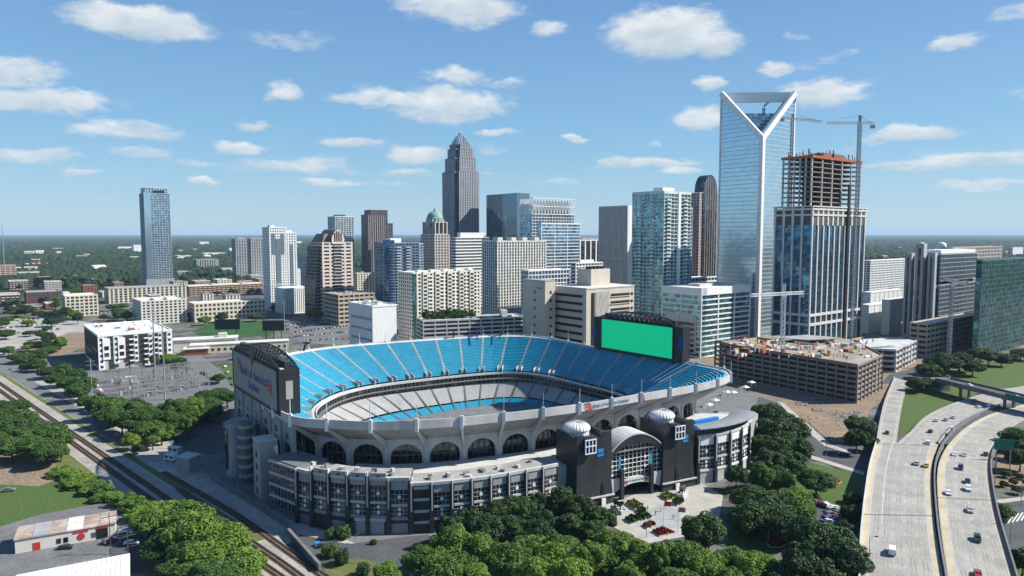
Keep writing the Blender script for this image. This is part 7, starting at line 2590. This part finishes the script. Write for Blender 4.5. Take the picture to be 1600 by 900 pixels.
def car_proto(kind):
    """nose towards +X"""
    if kind == 'van':
        prof = [(-2.5, .45), (-2.55, 1.1), (-2.45, 1.95), (-2.2, 2.1), (.9, 2.1), (1.6, 1.35), (2.4, 1.1), (2.55, .7), (2.5, .45)]
        cab = [(-2.3, 1.25), (-2.15, 1.85), (.85, 1.85), (1.4, 1.3)]
        W, Wt = .98, .90
    elif kind == 'suv':
        prof = [(-2.25, .45), (-2.3, 1.0), (-2.2, 1.1), (-1.9, 1.72), (.5, 1.75), (1.15, 1.12), (2.15, .98), (2.3, .7), (2.25, .45)]
        cab = [(-2.05, 1.12), (-1.78, 1.62), (.45, 1.64), (.98, 1.12)]
        W, Wt = .94, .80
    else:
        prof = [(-2.25, .4), (-2.3, .85), (-2.2, .98), (-1.55, 1.0), (-.95, 1.42), (.35, 1.44), (1.15, .98), (2.15, .82), (2.3, .6), (2.25, .4)]
        cab = [(-1.5, 1.0), (-.92, 1.36), (.32, 1.37), (1.02, .98)]
        W, Wt = .9, .70
    zw = max(p[1] for p in cab) - .45
    wid = lambda z: W if z < 1.05 else W - (W - Wt) * min(1, (z - 1.05) / max(.3, zw - .5))
    mb = MB()
    n = len(prof)
    vs = [(x, -wid(z), z) for x, z in prof] + [(x, wid(z), z) for x, z in prof]
    mb.add(vs, [tuple(range(n)), tuple(range(2 * n - 1, n - 1, -1))] + [(i, n + i, n + (i + 1) % n, (i + 1) % n) for i in range(n)])
    body = mb
    wn = MB()
    for sg in (-1, 1):
        q = [(x, sg * (wid(z) + .012), z) for x, z in cab]
        wn.add(q, [(0, 1, 2, 3)])
    # windscreen and rear window, slightly proud
    for (p, q) in ((cab[3], cab[2]), (cab[0], cab[1])):
        dx = .09 if p[0] > 0 else -.09
        wn.add([(p[0] + dx, -wid(p[1]) * .9, p[1] + .04), (p[0] + dx, wid(p[1]) * .9, p[1] + .04), (q[0] + dx, wid(q[1]) * .9, q[1] + .02), (q[0] + dx, -wid(q[1]) * .9, q[1] + .02)], [(0, 1, 2, 3)])
    wheel = MB()
    nn = 12
    vs = [(.34 * cos(2 * pi * i / nn), -.11, .34 * sin(2 * pi * i / nn)) for i in range(nn)]
    vs += [(v[0], .11, v[2]) for v in vs]
    wheel.add(vs, [tuple(range(nn)), tuple(range(2 * nn - 1, nn - 1, -1))] + [(i, nn + i, nn + (i + 1) % nn, (i + 1) % nn) for i in range(nn)])
    return body, wn.mesh('windows', CARGLASS), wheel.mesh('wheel', RUBBER), MB().box(-.05, -.2, -.07, .05, .2, .07).mesh('headlight', LAMP), MB().box(-.05, -.18, -.07, .05, .18, .07).mesh('tail_light', TAIL), prof


CARS = {k: car_proto(k) for k in ('sedan', 'suv', 'van')}
_bodies = {}


def car(pos, rot, kind, colour, label, group, detail=True):
    b, wn, wh, hl, tl, prof = CARS[kind]
    key = (kind, colour)
    if key not in _bodies:
        _bodies[key] = b.mesh('body', MATS['paint_' + colour])
    t = thing('van' if kind == 'van' else 'car', label, 'van' if kind == 'van' else 'car', pos, rot, group)
    inst('body', _bodies[key], t)
    inst('windows', wn, t)
    for x in (-1.4, 1.4):
        for y in (-.82, .82):
            inst('wheel', wh, t, (x, y, .34))
    if detail:
        zf = prof[-2][1]
        for y in (-.6, .6):
            inst('headlight', hl, t, (2.27 if kind != 'van' else 2.5, y, zf))
            inst('tail_light', tl, t, (-2.28 if kind != 'van' else -2.53, y, .85))
    return t


def on_deck(px, py):
    """height and direction of the freeway near a plate position"""
    best = None
    for ribL, ribR, sgn in ((MAINL, MEDL1, 1), (MAINL2, MEDL2, 1), (MEDR, RIGHT, -1), (RAMPL, RAMPR, 1)):
        for i in range(len(ribL) - 1):
            for f in (.1, .2, .3, .4, .5, .6, .7, .8, .9):
                p = ribL[i].lerp(ribR[i], f)
                u, v = project(p)
                d = (u - px) ** 2 + (v - py) ** 2
                if best is None or d < best[0]:
                    t_ = (ribL[i + 1] - ribL[i]).lerp(ribR[i + 1] - ribR[i], f).normalized() * sgn
                    best = (d, p.z, t_)
    return best[1], best[2]


HWY = [(1394, 862, 'van', 'white', 'white van in the near left freeway lanes'), (1432, 724, 'sedan', 'silver', 'silver car just left of the yellow car on the freeway'),
       (1447, 727, 'sedan', 'yellow', 'yellow car on the freeway beside the median'), (1451, 692, 'suv', 'white', 'pale car left lane of the freeway above the concrete joint'),
       (1454, 674, 'sedan', 'black', 'dark car on the left freeway carriageway behind the pale one'), (1463, 657, 'sedan', 'white', 'white car leftmost of three abreast on the freeway curve'),
       (1478, 656, 'sedan', 'silver', 'silver car, middle of three abreast on the freeway curve'), (1490, 652, 'sedan', 'white', 'white car, rightmost of three abreast on the freeway curve'),
       (1477, 680, 'sedan', 'black', 'dark car near the median on the freeway curve'), (1487, 670, 'suv', 'white', 'pale car next to the median on the freeway curve'),
       (1523, 626, 'sedan', 'grey', 'grey car just before the overpass shadow'), (1529, 636, 'sedan', 'white', 'white car nearest the overpass on the left carriageway'), (1547, 634, 'suv', 'white', 'white car under the edge of the overpass'),
       (1492, 710, 'sedan', 'white', 'white car on the right carriageway, first past the median bend'), (1506, 711, 'sedan', 'silver', 'silver car beside the white one on the right carriageway'),
       (1501, 731, 'suv', 'black', 'black car on the right carriageway just below the joint'), (1540, 710, 'sedan', 'black', 'dark car hugging the right barrier of the freeway'),
       (1512, 752, 'sedan', 'black', 'dark car ahead of the white pickup on the right carriageway'), (1513, 764, 'suv', 'white', 'white pickup-like car in the middle of the right carriageway'),
       (1482, 770, 'sedan', 'white', 'white car beside the median on the right carriageway'), (1516, 797, 'sedan', 'silver', 'silver car in the middle of the right carriageway'),
       (1527, 842, 'suv', 'black', 'dark car alone in the near right carriageway'), (1528, 897, 'sedan', 'red', 'red car cut by the bottom edge on the freeway'),
       (1386, 676, 'sedan', 'black', 'dark car alone on the freeway ramp')]
for (px, py, kind, col, lab) in HWY:
    z, d = on_deck(px, py)
    p = G(px, py, z + .5)
    car((p.x, p.y, z + .05), math.atan2(d.y, d.x), kind, col, lab, 'cars on the freeway')
OTHER = [(1318, 712, 'sedan', 'black', 'dark car on the street below the freeway ramp', -25), (103, 858, 'sedan', 'black', 'black car in front of the rusty-roofed workshop', 12), (206, 851, 'sedan', 'white', 'white car parked right of the workshop', 10),
         (196, 838, 'suv', 'silver', 'silver car parked behind the white one by the workshop', 30), (172, 848, 'suv', 'grey', 'grey truck at the workshop garage opening', 60), (198, 831, 'sedan', 'white', 'white car nearest the trees by the workshop', 30),
         (13, 768, 'sedan', 'grey', 'dark car parked on the field at the left edge', 20), (15, 558, 'suv', 'black', 'dark car on the street at the far left', -30), (18, 578, 'sedan', 'grey', 'grey car on the service road at the far left', -40)]
for (px, py, kind, col, lab, ro) in OTHER:
    p = G(px, py)
    car((p.x, p.y, .14), radians(ro), kind, col, lab, 'cars in the left yard and streets')
cols = ['white', 'silver', 'black', 'grey', 'red', 'blue', 'white', 'black']
for i in range(12):
    px, py = 1302 - i * 1.3, 796 + i * 3.6
    p = G(px, py)
    car((p.x, p.y, .18), radians(15), ['sedan', 'suv'][i % 2], cols[i % 8], f'{cols[i % 8]} parked car, {ordinal(i)} from the lawn in the row by the viaduct', 'cars parked in the row by the viaduct')
for i in range(5):
    p = G(1268 + i * 5.5, 786 + i * 1.6)
    car((p.x, p.y, .18), radians(100), 'suv', cols[(i + 2) % 8], f'{cols[(i + 2) % 8]} parked car, {ordinal(i)} from the left at the lawn edge', 'cars parked at the lawn edge')
for i in range(6):
    p = G(1222 + i * 5, 832 - i * 4)
    car((p.x, p.y, .18), radians(30), 'sedan', cols[(i + 1) % 8], f'{cols[(i + 1) % 8]} parked car, {ordinal(i)} from the red flower bed', 'cars parked by the flower bed')
for i in range(10):
    p = G(148 + i * 2.3, 604 + i * 3.2)
    car((p.x, p.y, .15), radians(10), ['sedan', 'suv'][i % 2], cols[(i * 3) % 8], f'{cols[(i * 3) % 8]} parked car, {ordinal(i)} from the back left of the substation', 'cars parked left of the substation', False)
for i in range(4):
    p = G(352 + i * 4, 574 + i * 9)
    car((p.x, p.y, .15), radians(-60), 'sedan', cols[i], f'{cols[i]} car on the street behind the grey board, {ordinal(i)} from the back', 'cars on the street by the ballpark', False)
p = G(283, 668)
car((p.x, p.y, .14), radians(-20), 'sedan', 'green', 'teal car parked at the tree edge left of the stadium', 'cars in the left yard and streets')
# distant car parks: tiny cars, body only
tiny = MB()
b_ = CARS['sedan'][0]
tinym = {}
for c in ('white', 'silver', 'grey', 'black', 'red', 'blue'):
    m2 = MB()
    m2.v, m2.f, m2.m = list(b_.v), list(b_.f), [0] * len(b_.f)
    m2.add([(x, y, z + .02) for x, y, z in ((-1.6, -.75, 1.0), (1.1, -.75, 1.0), (1.1, .75, 1.0), (-1.6, .75, 1.0), (-1.0, -.66, 1.46), (.4, -.66, 1.46), (.4, .66, 1.46), (-1.0, .66, 1.46))], [(0, 1, 5, 4), (1, 2, 6, 5), (2, 3, 7, 6), (3, 0, 4, 7)], 1)
    tinym[c] = m2.mesh('car_body', [MATS['paint_' + c], CARGLASS])
rr_ = random.Random(3)
cl = list(tinym)


def far_lot(quad, rows_, n, phrase, group, z=.12, zpix=0):
    A, B, C_, D = [G(*q, zpix) for q in quad]
    for r_ in range(rows_):
        a, b2 = A.lerp(D, r_ / max(1, rows_ - 1)), B.lerp(C_, r_ / max(1, rows_ - 1))
        rot = math.atan2((b2 - a).y, (b2 - a).x) + pi / 2
        cnt = 0
        for i in range(n):
            if rr_.random() < .22:
                continue
            c = rr_.choice(cl)
            p = a.lerp(b2, i / max(1, n - 1))
            o = inst('parked_car', tinym[c], None, (p.x, p.y, zpix + z), rot + rr_.choice((0, pi)) + rr_.uniform(-.04, .04))
            tag(o, f'{c} parked car, {ordinal(cnt)} from left, {ordinal(r_)} row, {phrase}', 'car', group)
            cnt += 1


far_lot([(440, 505), (540, 487), (545, 530), (470, 533)], 6, 16, 'left of the plain white block', 'cars in the lot behind the stadium')
far_lot([(140, 492), (170, 488), (205, 500), (170, 505)], 3, 10, 'behind the grey apartments', 'cars in the lot behind the grey apartments')
far_lot([(0, 505), (60, 499), (90, 515), (20, 522)], 3, 9, 'of the gravel lot', 'cars in the gravel lot')
loc, ro, wr, wl, h = GARAGE_TOP
for i in range(16):
    x = wr * .5 + (wr * .5 - 8) * i / 16
    c = cl[i % 6]
    p = loc + Vector((cos(ro) * x - sin(ro) * 6, sin(ro) * x + cos(ro) * 6, h + .36))
    tag(inst('parked_car', tinym[c], None, p, ro + pi / 2), f'{c} parked car, {ordinal(i)} from the left on the garage roof behind the stadium', 'car', 'cars on the garage roof')


# ---------------------------------------------------------------- cranes
def lattice(mb, p, q, w, n, t=.42):
    p, q = Vector(p), Vector(q)
    d = (q - p).normalized()
    u = Vector((0, 0, 1)) if abs(d.z) < .8 else Vector((1, 0, 0))
    s = d.cross(u).normalized() * (w / 2)
    v = s.cross(d).normalized() * (w / 2)
    cs = [s + v, s - v, -s - v, -s + v]
    for c in cs:
        mb.bar(p + c, q + c, t)
    for k in range(n):
        a, b2 = p.lerp(q, k / n), p.lerp(q, (k + 1) / n)
        for j in range(4):
            mb.bar(a + cs[j], b2 + cs[(j + 1) % 4], t * .6)


def crane(label, px, Y, y_top, z0, jib_l, jib_r, y_jib, m, tilt=0, cw='r'):
    c = Vector(((px - 800) / FOC * Y * CP, Y, 0))
    zj = zat(y_jib, Y)
    zt_ = zat(y_top, Y)
    t = thing('tower_crane', label, 'crane', (c.x, c.y, z0), 0, 'tower cranes')
    mb = MB()
    lattice(mb, (0, 0, 0), (0, 0, zj - z0), 2.0, max(6, int((zj - z0) / 3)))
    mb.make('mast', m, t)
    xl, xr = [(q - px) / FOC * Y for q in (jib_l, jib_r)]
    mb = MB()
    lattice(mb, (xl, xl * .5, zj - z0 + 1 - tilt * abs(xl)), (xr, xr * .5, zj - z0 + 1 + tilt * abs(xr)), 1.6, 22, .38)
    mb.make('jib', m, t)
    mb = MB()
    lattice(mb, (0, 0, zj - z0), (0, 0, zt_ - z0), 1.3, 4)
    mb.make('apex', m, t)
    mb = MB()
    for x in (xl * .7, xr * .8):
        mb.bar((0, 0, zt_ - z0), (x, x * .5, zj - z0 + 1.8), .16)
    mb.make('pendant', DARKMETAL, t)
    x = xr * .92 if cw == 'r' else xl * .92
    MB().box(x - 1.6, x * .5 - 1, zj - z0 - 2.2, x + 1.6, x * .5 + 1, zj - z0 + .4).make('counterweight', CONCRETE_PALE, t)
    MB().box(-1.5, -2.4, zj - z0 - 3, .8, -1, zj - z0 - .6).make('cab', WHITE, t)
    return t


CRM = mat('crane_steel', (.36, .38, .40), .5, metal=.2)
crane('grey tower crane rising behind the bare tower with its jib to the right', 1233, 640, 178, 0, 1212, 1292, 187, CRM, 0, 'l')
crane('tall grey tower crane at the right corner of the bare tower', 1337, 570, 180, 0, 1272, 1366, 194, CRM, .08, 'r')
crane('white low tower crane standing on the unfinished deck', 1228, 470, 443, ZD, 1166, 1266, 461, WHITE, 0, 'r')
crane('tower crane in front of the gridded glass office at the right', 1492, 520, 431, 0, 1472, 1524, 441, CRM, -.18, 'r')
p = Vector(((1187 - 800) / FOC * 760, 760, 0))
t = thing('tower_crane', 'luffing crane arm seen through the open triangular tower top', 'crane', p, 0, 'tower cranes')
mb = MB()
lattice(mb, (0, 0, 0), (0, 0, zat(168, 760)), 2, 60)
mb.make('mast', DARKMETAL, t)
mb = MB()
lattice(mb, (0, 0, zat(166, 760)), (15, 2, zat(147, 760)), 1.4, 8)
mb.make('jib', DARKMETAL, t)


# ---------------------------------------------------------------- substation, poles, signs, overpass, plaza
rr_ = random.Random(8)
n = 0
for r_ in range(5):
    for c in range(8):
        a, b2 = G(172, 598).lerp(G(312, 584), (c + .3) / 8), G(195, 632).lerp(G(332, 604), (c + .3) / 8)
        p = a.lerp(b2, r_ / 4.5)
        t = thing('substation_gantry', f'grey steel switchgear gantry, {ordinal(c)} from the left in the {ordinal(r_)} row from the back', 'gantry', p, radians(38), 'gantries of the substation')
        h = rr_.choice((5, 6.5, 9, 11))
        mb = MB()
        for x in (-3, 3):
            lattice(mb, (x, 0, 0), (x, 0, h), .6, 5, .14)
        lattice(mb, (-3.4, 0, h), (3.4, 0, h), .6, 6, .14)
        mb.make('frame', METAL, t)
        for x in (-2, 0, 2):
            MB().cyl((x, 0), .18, .22, h - 1.8, h - .3, 6).make('insulator', mat('porcelain', (.4, .36, .33), .3), t)
        if (r_ + c) % 3 == 0:
            MB().box(-1.3, 1.5, 0, 1.3, 3.6, 2.6).make('transformer', CONCRETE_PALE, t)
t = thing('substation_hut', 'small pale control hut on the substation yard', 'hut', G(190, 600), radians(38))
MB().box(0, 0, 0, 9, 5, 3.4).make('wall', OFFWHITE, t)
MB().box(-.3, -.3, 3.4, 9.3, 5.3, 3.8).make('roof', ROOFWHITE, t)


def pole(label, px, py, y_top, r0=.45, arms=0, name='power_pole', m=METAL, grp='tall power poles', cat='pole'):
    p = G(px, py)
    h = zat(y_top, p.y)
    t = thing(name, label, cat, p, radians(40), grp)
    MB().cyl((0, 0), r0, r0 * .55, 0, h, 8).make('shaft', m, t)
    for k in range(arms):
        MB().bar((-2.4, 0, h - 1.5 - 2.6 * k), (2.4, 0, h - 1.5 - 2.6 * k), .2).make('crossarm', m, t)
    return t, h


pole('tallest steel power pole at the back of the substation', 243, 598, 478, .55, 3)
pole('second steel power pole right of the tallest one at the substation', 258, 625, 508, .5, 3)
pole('short steel power pole beside the substation hut', 144, 625, 560, .4, 2)
pole('wooden pole standing in front of the rusty-roofed workshop', 201, 890, 830, .2, 1, m=BARK)
pole('wooden pole at the left of the workshop lot', 173, 866, 800, .18, 1, m=BARK)
pole('thin ballpark floodlight mast', 445, 535, 470, .4, 1)
pole('slender radio mast far off at the left horizon', 7, 420, 352, 1.2, 0)


def lamp_post(label, px, py, h, z=.1, rot=0, m=METAL):
    p = G(px, py, z)
    t = thing('lamp_post', label, 'lamp post', p, rot, 'lamp posts')
    MB().cyl((0, 0), .13, .08, 0, h, 6).make('shaft', m, t)
    MB().bar((0, 0, h), (1.8, 0, h + .3), .1).make('arm', m, t)
    MB().box(1.4, -.18, h + .2, 2.2, .18, h + .4).make('lamp_head', DARKMETAL, t)


for k, (px, py, h, ro) in enumerate(((556, 880, 9, 0), (1552, 620, 10, 180), (1357, 895, 10, 0), (1291, 720, 9, 180), (1595, 790, 10, 180), (1578, 850, 10, 180), (372, 768, 5, 0), (1010, 840, 5, 0))):
    z = 7 if px == 1357 else .1
    lamp_post(['lamp post on the stadium loading yard', 'lamp post beside the overpass', 'lamp post on the left barrier of the freeway', 'lamp post on the street below the ramp', 'lamp post by the zebra crossing', 'lamp post at the right edge below the freeway', 'short lamp post by the curved ramp tower', 'short lamp post on the gate plaza'][k], px, py, h, z, radians(ro))

# green road sign right of the freeway
p = G(1568, 740)
t = thing('road_sign', 'large green road sign right of the freeway', 'sign', p, radians(-8))
MB().box(-4.2, 0, 4.2 + 6, 3.6, .2, 10 + 4.5).make('sign_panel', SIGNGREEN, t)
for x in (-3, 2.4):
    MB().box(x - .15, .2, 0, x + .15, .5, 14).make('post', METAL, t)
# overpass
oa, ob = G(1462, 592, 8.5), G(1640, 636, 8.5)
od = ob - oa
t = thing('overpass', 'grey concrete overpass bridge crossing the freeway', 'bridge', (oa.x, oa.y, 0), math.atan2(od.y, od.x))
ol = od.length
MB().box(0, 0, 7.2, ol, 11, 8.2).make('deck', ASPHALT, t)
for y in (-.5, 11):
    MB().box(0, y, 6.6, ol, y + .5, 9.3).make('parapet', CONCRETE_DARK, t)
for x in (ol * .22, ol * .62):
    MB().box(x - .8, 1, 5.8, x + .8, 10, 7.2).make('cap_beam', CONCRETE_DARK, t)
    for y in (2, 8.4):
        MB().box(x - .6, y, 0, x + .6, y + 1.2, 5.8).make('pier', CONCRETE_DARK, t)
MB().box(ol * .66, -.8, 7.4, ol * .9, -.52, 10.4).make('sign_panel', SIGNGREEN, t)
MB().box(-6, -.4, 0, .0, 11.4, 8.1).make('abutment', CONCRETE_DARK, t)
for k, (f, col) in enumerate(((.28, 'white'), (.70, 'silver'))):
    p = oa + od * f
    nv = Vector((-od.y, od.x, 0)).normalized() * 4
    car((p.x + nv.x, p.y + nv.y, 8.22), math.atan2(od.y, od.x), 'sedan', col, ['white car on the left half of the overpass', 'silver car on the right half of the overpass'][k], 'cars on the overpass')

# gate plaza: hedge beds, red flower beds, plinths with crouching cats, flags
HEDGE = mat('hedge_lime', (.18, .22, .03), .95, var=.3, scale=1.5, fine=.4, bump=.8)
HEDGED = mat('hedge_dark', (.03, .07, .02), .95, var=.3, scale=1.5, fine=.4, bump=.8)


def bed(name, label, quad, h, m, group):
    pts = [G(*q) for q in quad]
    base = pts[0]
    t = thing(name, label, 'plant bed', base, 0, group)
    q = [p - base for p in pts]
    area = sum(a.x * b.y - b.x * a.y for a, b in zip(q, q[1:] + q[:1]))
    if area < 0:
        q = q[::-1]
    cen = sum(q, Vector((0, 0, 0))) / len(q)
    MB().prism([(p.x, p.y) for p in q], 0, .5).make('kerb', CONCRETE_PALE, t)
    # bumpy planting
    r = np.random.RandomState(len(label))
    xs = np.array([[p.x, p.y] for p in q])
    V, F_ = [], []
    for k in range(420):
        w = r.dirichlet(np.ones(len(q)))
        c = w @ xs * .96 + np.array([cen.x, cen.y]) * .04
        s = .42
        nrm = r.normal(size=3)
        nrm[2] = abs(nrm[2])
        nrm /= np.linalg.norm(nrm)
        tt = np.cross(nrm, r.normal(size=3))
        tt /= np.linalg.norm(tt)
        bb = np.cross(nrm, tt)
        P = np.array([c[0], c[1], .5 + r.uniform(.0, h)])
        o = len(V)
        V += [P - tt * s - bb * s, P + tt * s - bb * s, P + tt * s + bb * s, P - tt * s + bb * s]
        F_.append((o, o + 1, o + 2, o + 3))
    inst('planting', raw_mesh('planting', V, F_, [m]), t)
    MB().prism([((p.x - cen.x) * .94 + cen.x, (p.y - cen.y) * .94 + cen.y) for p in q], .45, .5 + h * .6).make('hedge_body', m, t)


bed('hedge_bed', 'lime hedge bed left of the plaza steps, nearest the gate', [(977, 789), (990, 784), (1006, 793), (992, 799)], .9, HEDGE, 'hedge beds on the gate plaza')
bed('hedge_bed', 'long dark hedge bed low on the left of the plaza steps', [(975, 812), (1010, 804), (1020, 810), (985, 820)], 1.0, HEDGED, 'hedge beds on the gate plaza')
bed('hedge_bed', 'small dark hedge between the two left plaza beds', [(995, 800), (1005, 796), (1010, 801), (1000, 804)], .9, HEDGED, 'hedge beds on the gate plaza')
bed('hedge_bed', 'lime hedge bed right of the plaza steps', [(1030, 776), (1044, 772), (1056, 780), (1042, 784)], .9, HEDGE, 'hedge beds on the gate plaza')
bed('hedge_bed', 'dark hedge bed below the right lime one on the plaza', [(1050, 786), (1062, 781), (1070, 786), (1058, 792)], .9, HEDGED, 'hedge beds on the gate plaza')
bed('flower_bed', 'small rust-red flower bed on the gate plaza', [(1003, 822), (1018, 817), (1026, 821), (1010, 828)], .5, FLOWERS, 'red flower beds')
bed('flower_bed', 'larger rust-red flower bed at the plaza front', [(1018, 832), (1035, 826), (1056, 834), (1030, 840)], .5, FLOWERS, 'red flower beds')
bed('flower_bed', 'round red flower bed in the car park right of the plaza', [(1195, 848), (1212, 840), (1236, 848), (1220, 857), (1202, 856)], .5, FLOWERS, 'red flower beds')
bed('flower_bed', 'dark red flower bed behind the round one', [(1222, 838), (1234, 834), (1244, 840), (1230, 844)], .5, FLOWERS, 'red flower beds')
bed('flower_bed', 'yellow and pink flower bed on the lawn beside the freeway', [(1302, 752), (1310, 748), (1315, 754), (1306, 762)], .5, mat('mixed_flowers', (.5, .4, .05), .9, var=.4, scale=2, col2=(.5, .2, .2)), 'red flower beds')


def cat_statue(label, px, py, rot):
    p = G(px, py)
    t = thing('cat_statue', label, 'statue', p, rot, 'big cat statues')
    MB().box(-3.2, -1.4, 0, 3.2, 1.4, 1.6).make('plinth', CONCRETE_PALE, t)

    def loft(chain, n=10):
        mb = MB()
        vs, fs = [], []
        for (x, y, z, ry, rz) in chain:
            vs += [(x, y + ry * cos(2 * pi * i / n), z + rz * sin(2 * pi * i / n)) for i in range(n)]
        m = len(chain)
        for k in range(m - 1):
            for i in range(n):
                fs.append((k * n + i, k * n + (i + 1) % n, (k + 1) * n + (i + 1) % n, (k + 1) * n + i))
        fs += [tuple(range(n)), tuple(range(m * n - 1, (m - 1) * n - 1, -1))]
        return mb.add(vs, fs)
    mb = loft([(-2.9, 0, 2.9, .15, .2), (-2.4, 0, 3.0, .7, .8), (-1.4, 0, 3.1, .75, .8), (-.2, 0, 3.1, .7, .7), (1.0, 0, 3.4, .8, .95), (1.7, 0, 3.8, .6, .75), (2.2, 0, 4.2, .5, .55), (2.7, 0, 4.1, .48, .5), (3.2, 0, 3.9, .3, .28), (3.35, 0, 3.85, .15, .15)])
    for (x, y, dx) in ((-2.0, .5, .7), (-2.2, -.5, .9), (1.2, .5, 1.2), (1.1, -.5, .4)):
        for k in range(3):
            z0, z1 = 3.0 - k * .5, 3.0 - (k + 1) * .5
            w = .42 - .09 * k
            mb.bar((x + dx * k / 3, y, z0), (x + dx * (k + 1) / 3, y, z1), w * 1.4, w)
        mb.box(x + dx - .15, y - .22, 1.6, x + dx + .5, y + .22, 1.85)
    for s in (-1, 1):
        mb.add([(2.3, s * .2, 4.6), (2.3, s * .45, 4.5), (2.5, s * .3, 4.55), (2.32, s * .36, 4.98)], [(0, 1, 3), (1, 2, 3), (2, 0, 3)])
    mb.tube([(-2.8, 0, 3.0), (-3.6, 0, 2.6), (-4.2, 0, 2.9), (-4.5, 0, 3.4)], .12)
    mb.make('body', BLACKSTONE, t, smooth=False)


cat_statue('black crouching cat statue on a plinth left of the gate opening', 967, 800, radians(-60))
cat_statue('black crouching cat statue on a plinth right of the gate opening', 1066, 775, radians(-120))
for k, (px, py) in enumerate(((1037, 822), (1059, 832), (1200, 848))):
    p = G(px, py)
    t = thing('flagpole', ['white flagpole with a red flag on the left of the plaza front', 'white flagpole with a red and white flag on the right of the plaza front', 'short flagpole with a red flag by the round flower bed'][k], 'flagpole', p, 0, 'flagpoles')
    MB().cyl((0, 0), .1, .06, 0, 9, 6).make('pole', WHITE, t)
    mb = MB()
    for j in range(6):
        mb.slab([(.1 + j * .4, .15 * sin(j), 7), (.5 + j * .4, .15 * sin(j + 1), 6.9), (.5 + j * .4, .15 * sin(j + 1), 8.6), (.1 + j * .4, .15 * sin(j), 8.7)], .03)
    mb.make('flag', REDPAINT if k != 1 else mat('flag_pink', (.6, .25, .25), .7), t)
# people on the plaza
SKIN = mat('skin', (.35, .22, .16), .6)
for k, (px, py, shirt) in enumerate(((1024, 806, (.05, .1, .25)), (1033, 800, (.5, .5, .5)), (1016, 812, (.02, .02, .03)), (1012, 797, (.3, .05, .05)), (1052, 812, (.1, .3, .4)))):
    p = G(px, py)
    t = thing('person', ['person in a navy shirt', 'person in a grey shirt', 'person in black', 'person in a red shirt', 'person in a turquoise shirt'][k] + ' walking on the gate plaza', 'person', (p.x, p.y, .18), random.uniform(0, 6), 'people on the plaza')
    me = bpy.data.meshes.new('body')
    vs = [(0, 0, .92), (0, 0, 1.2), (0, 0, 1.42), (0, 0, 1.55), (0, 0, 1.72), (.1, .06, .5), (.1, .2, .06), (.1, .32, .04), (-.1, -.05, .5), (-.1, -.18, .06), (-.1, -.06, .04), (.2, 0, 1.4), (.26, -.08, 1.12), (.24, .04, .88), (-.2, 0, 1.4), (-.26, .08, 1.12), (-.24, .16, .9)]
    es = [(0, 1), (1, 2), (2, 3), (3, 4), (0, 5), (5, 6), (6, 7), (0, 8), (8, 9), (9, 10), (2, 11), (11, 12), (12, 13), (2, 14), (14, 15), (15, 16)]
    rad = [.15, .13, .15, .06, .11, .075, .05, .04, .075, .05, .04, .06, .045, .035, .06, .045, .035]
    me.from_pydata(vs, es, [])
    o = inst('body', me, t)
    md = o.modifiers.new('skin', 'SKIN')
    if not me.skin_vertices:
        bpy.context.view_layer.objects.active = o
    for i, sv in enumerate(me.skin_vertices[0].data if me.skin_vertices else []):
        sv.radius = (rad[i], rad[i])
        sv.use_root = i == 0
    me.materials.append(mat(f'shirt_{k}', shirt, .8))

# small props: blue gear in the loading yard, rubble on the building site
for k, (px, py) in enumerate(((496, 853), (500, 856))):
    t = thing('pallet_stack', ['blue crate at the edge of the loading yard', 'dark crate beside the blue one in the loading yard'][k], 'crate', G(px, py), .5, None)
    MB().box(-.8, -.6, .12, .8, .6, 1.2).make('crate', [SIGNBLUE, DARKMETAL][k], t)
    MB().box(-.8, -.6, 0, .8, -.4, .12).box(-.8, .4, 0, .8, .6, .12).make('pallet', BARK, t)
rr_ = random.Random(2)
V, F_ = [], []
heaps = [(rr_.uniform(1190, 1335), rr_.uniform(612, 662), rr_.uniform(4, 14)) for _ in range(16)]
for k in range(1500):
    hx, hy, hr = heaps[k % 16]
    px, py = hx + rr_.gauss(0, hr), hy + rr_.gauss(0, hr * .3)
    if (px - 1180) * .4 + 596 < py - 22 and px < 1260:
        continue
    p = G(px, py)
    s = rr_.uniform(.3, 1.1)
    pts = [Vector((rr_.uniform(-1, 1), rr_.uniform(-1, 1), rr_.uniform(-.3, .9))) * s + p for _ in range(4)]
    o = len(V)
    V += [tuple(q) for q in pts]
    F_ += [(o, o + 1, o + 2), (o, o + 2, o + 3), (o, o + 3, o + 1), (o + 1, o + 3, o + 2)]
tag(inst('rubble', raw_mesh('rubble', V, F_, [CONCRETE])), 'heaps of broken concrete and spoil below the unfinished deck', 'rubble', None, 'stuff')

# ---------------------------------------------------------------- air
hz_ = MB().box(-45000, -45000, -1.0, 45000, 45000, 290).make('haze', None)
hz_.data.materials.clear()
hm = bpy.data.materials.new('haze')
hm.use_nodes = True
N, L = hm.node_tree.nodes, hm.node_tree.links
N.remove(N['Principled BSDF'])
pv = N.new('ShaderNodeVolumePrincipled')
pv.inputs['Color'].default_value = (.55, .78, 1.0, 1)
pv.inputs['Density'].default_value = HAZE
L.new(pv.outputs[0], N['Material Output'].inputs['Volume'])
hz_.data.materials.append(hm)
tag(hz_, 'thin pale blue air haze over the whole city', 'haze', None, 'stuff')
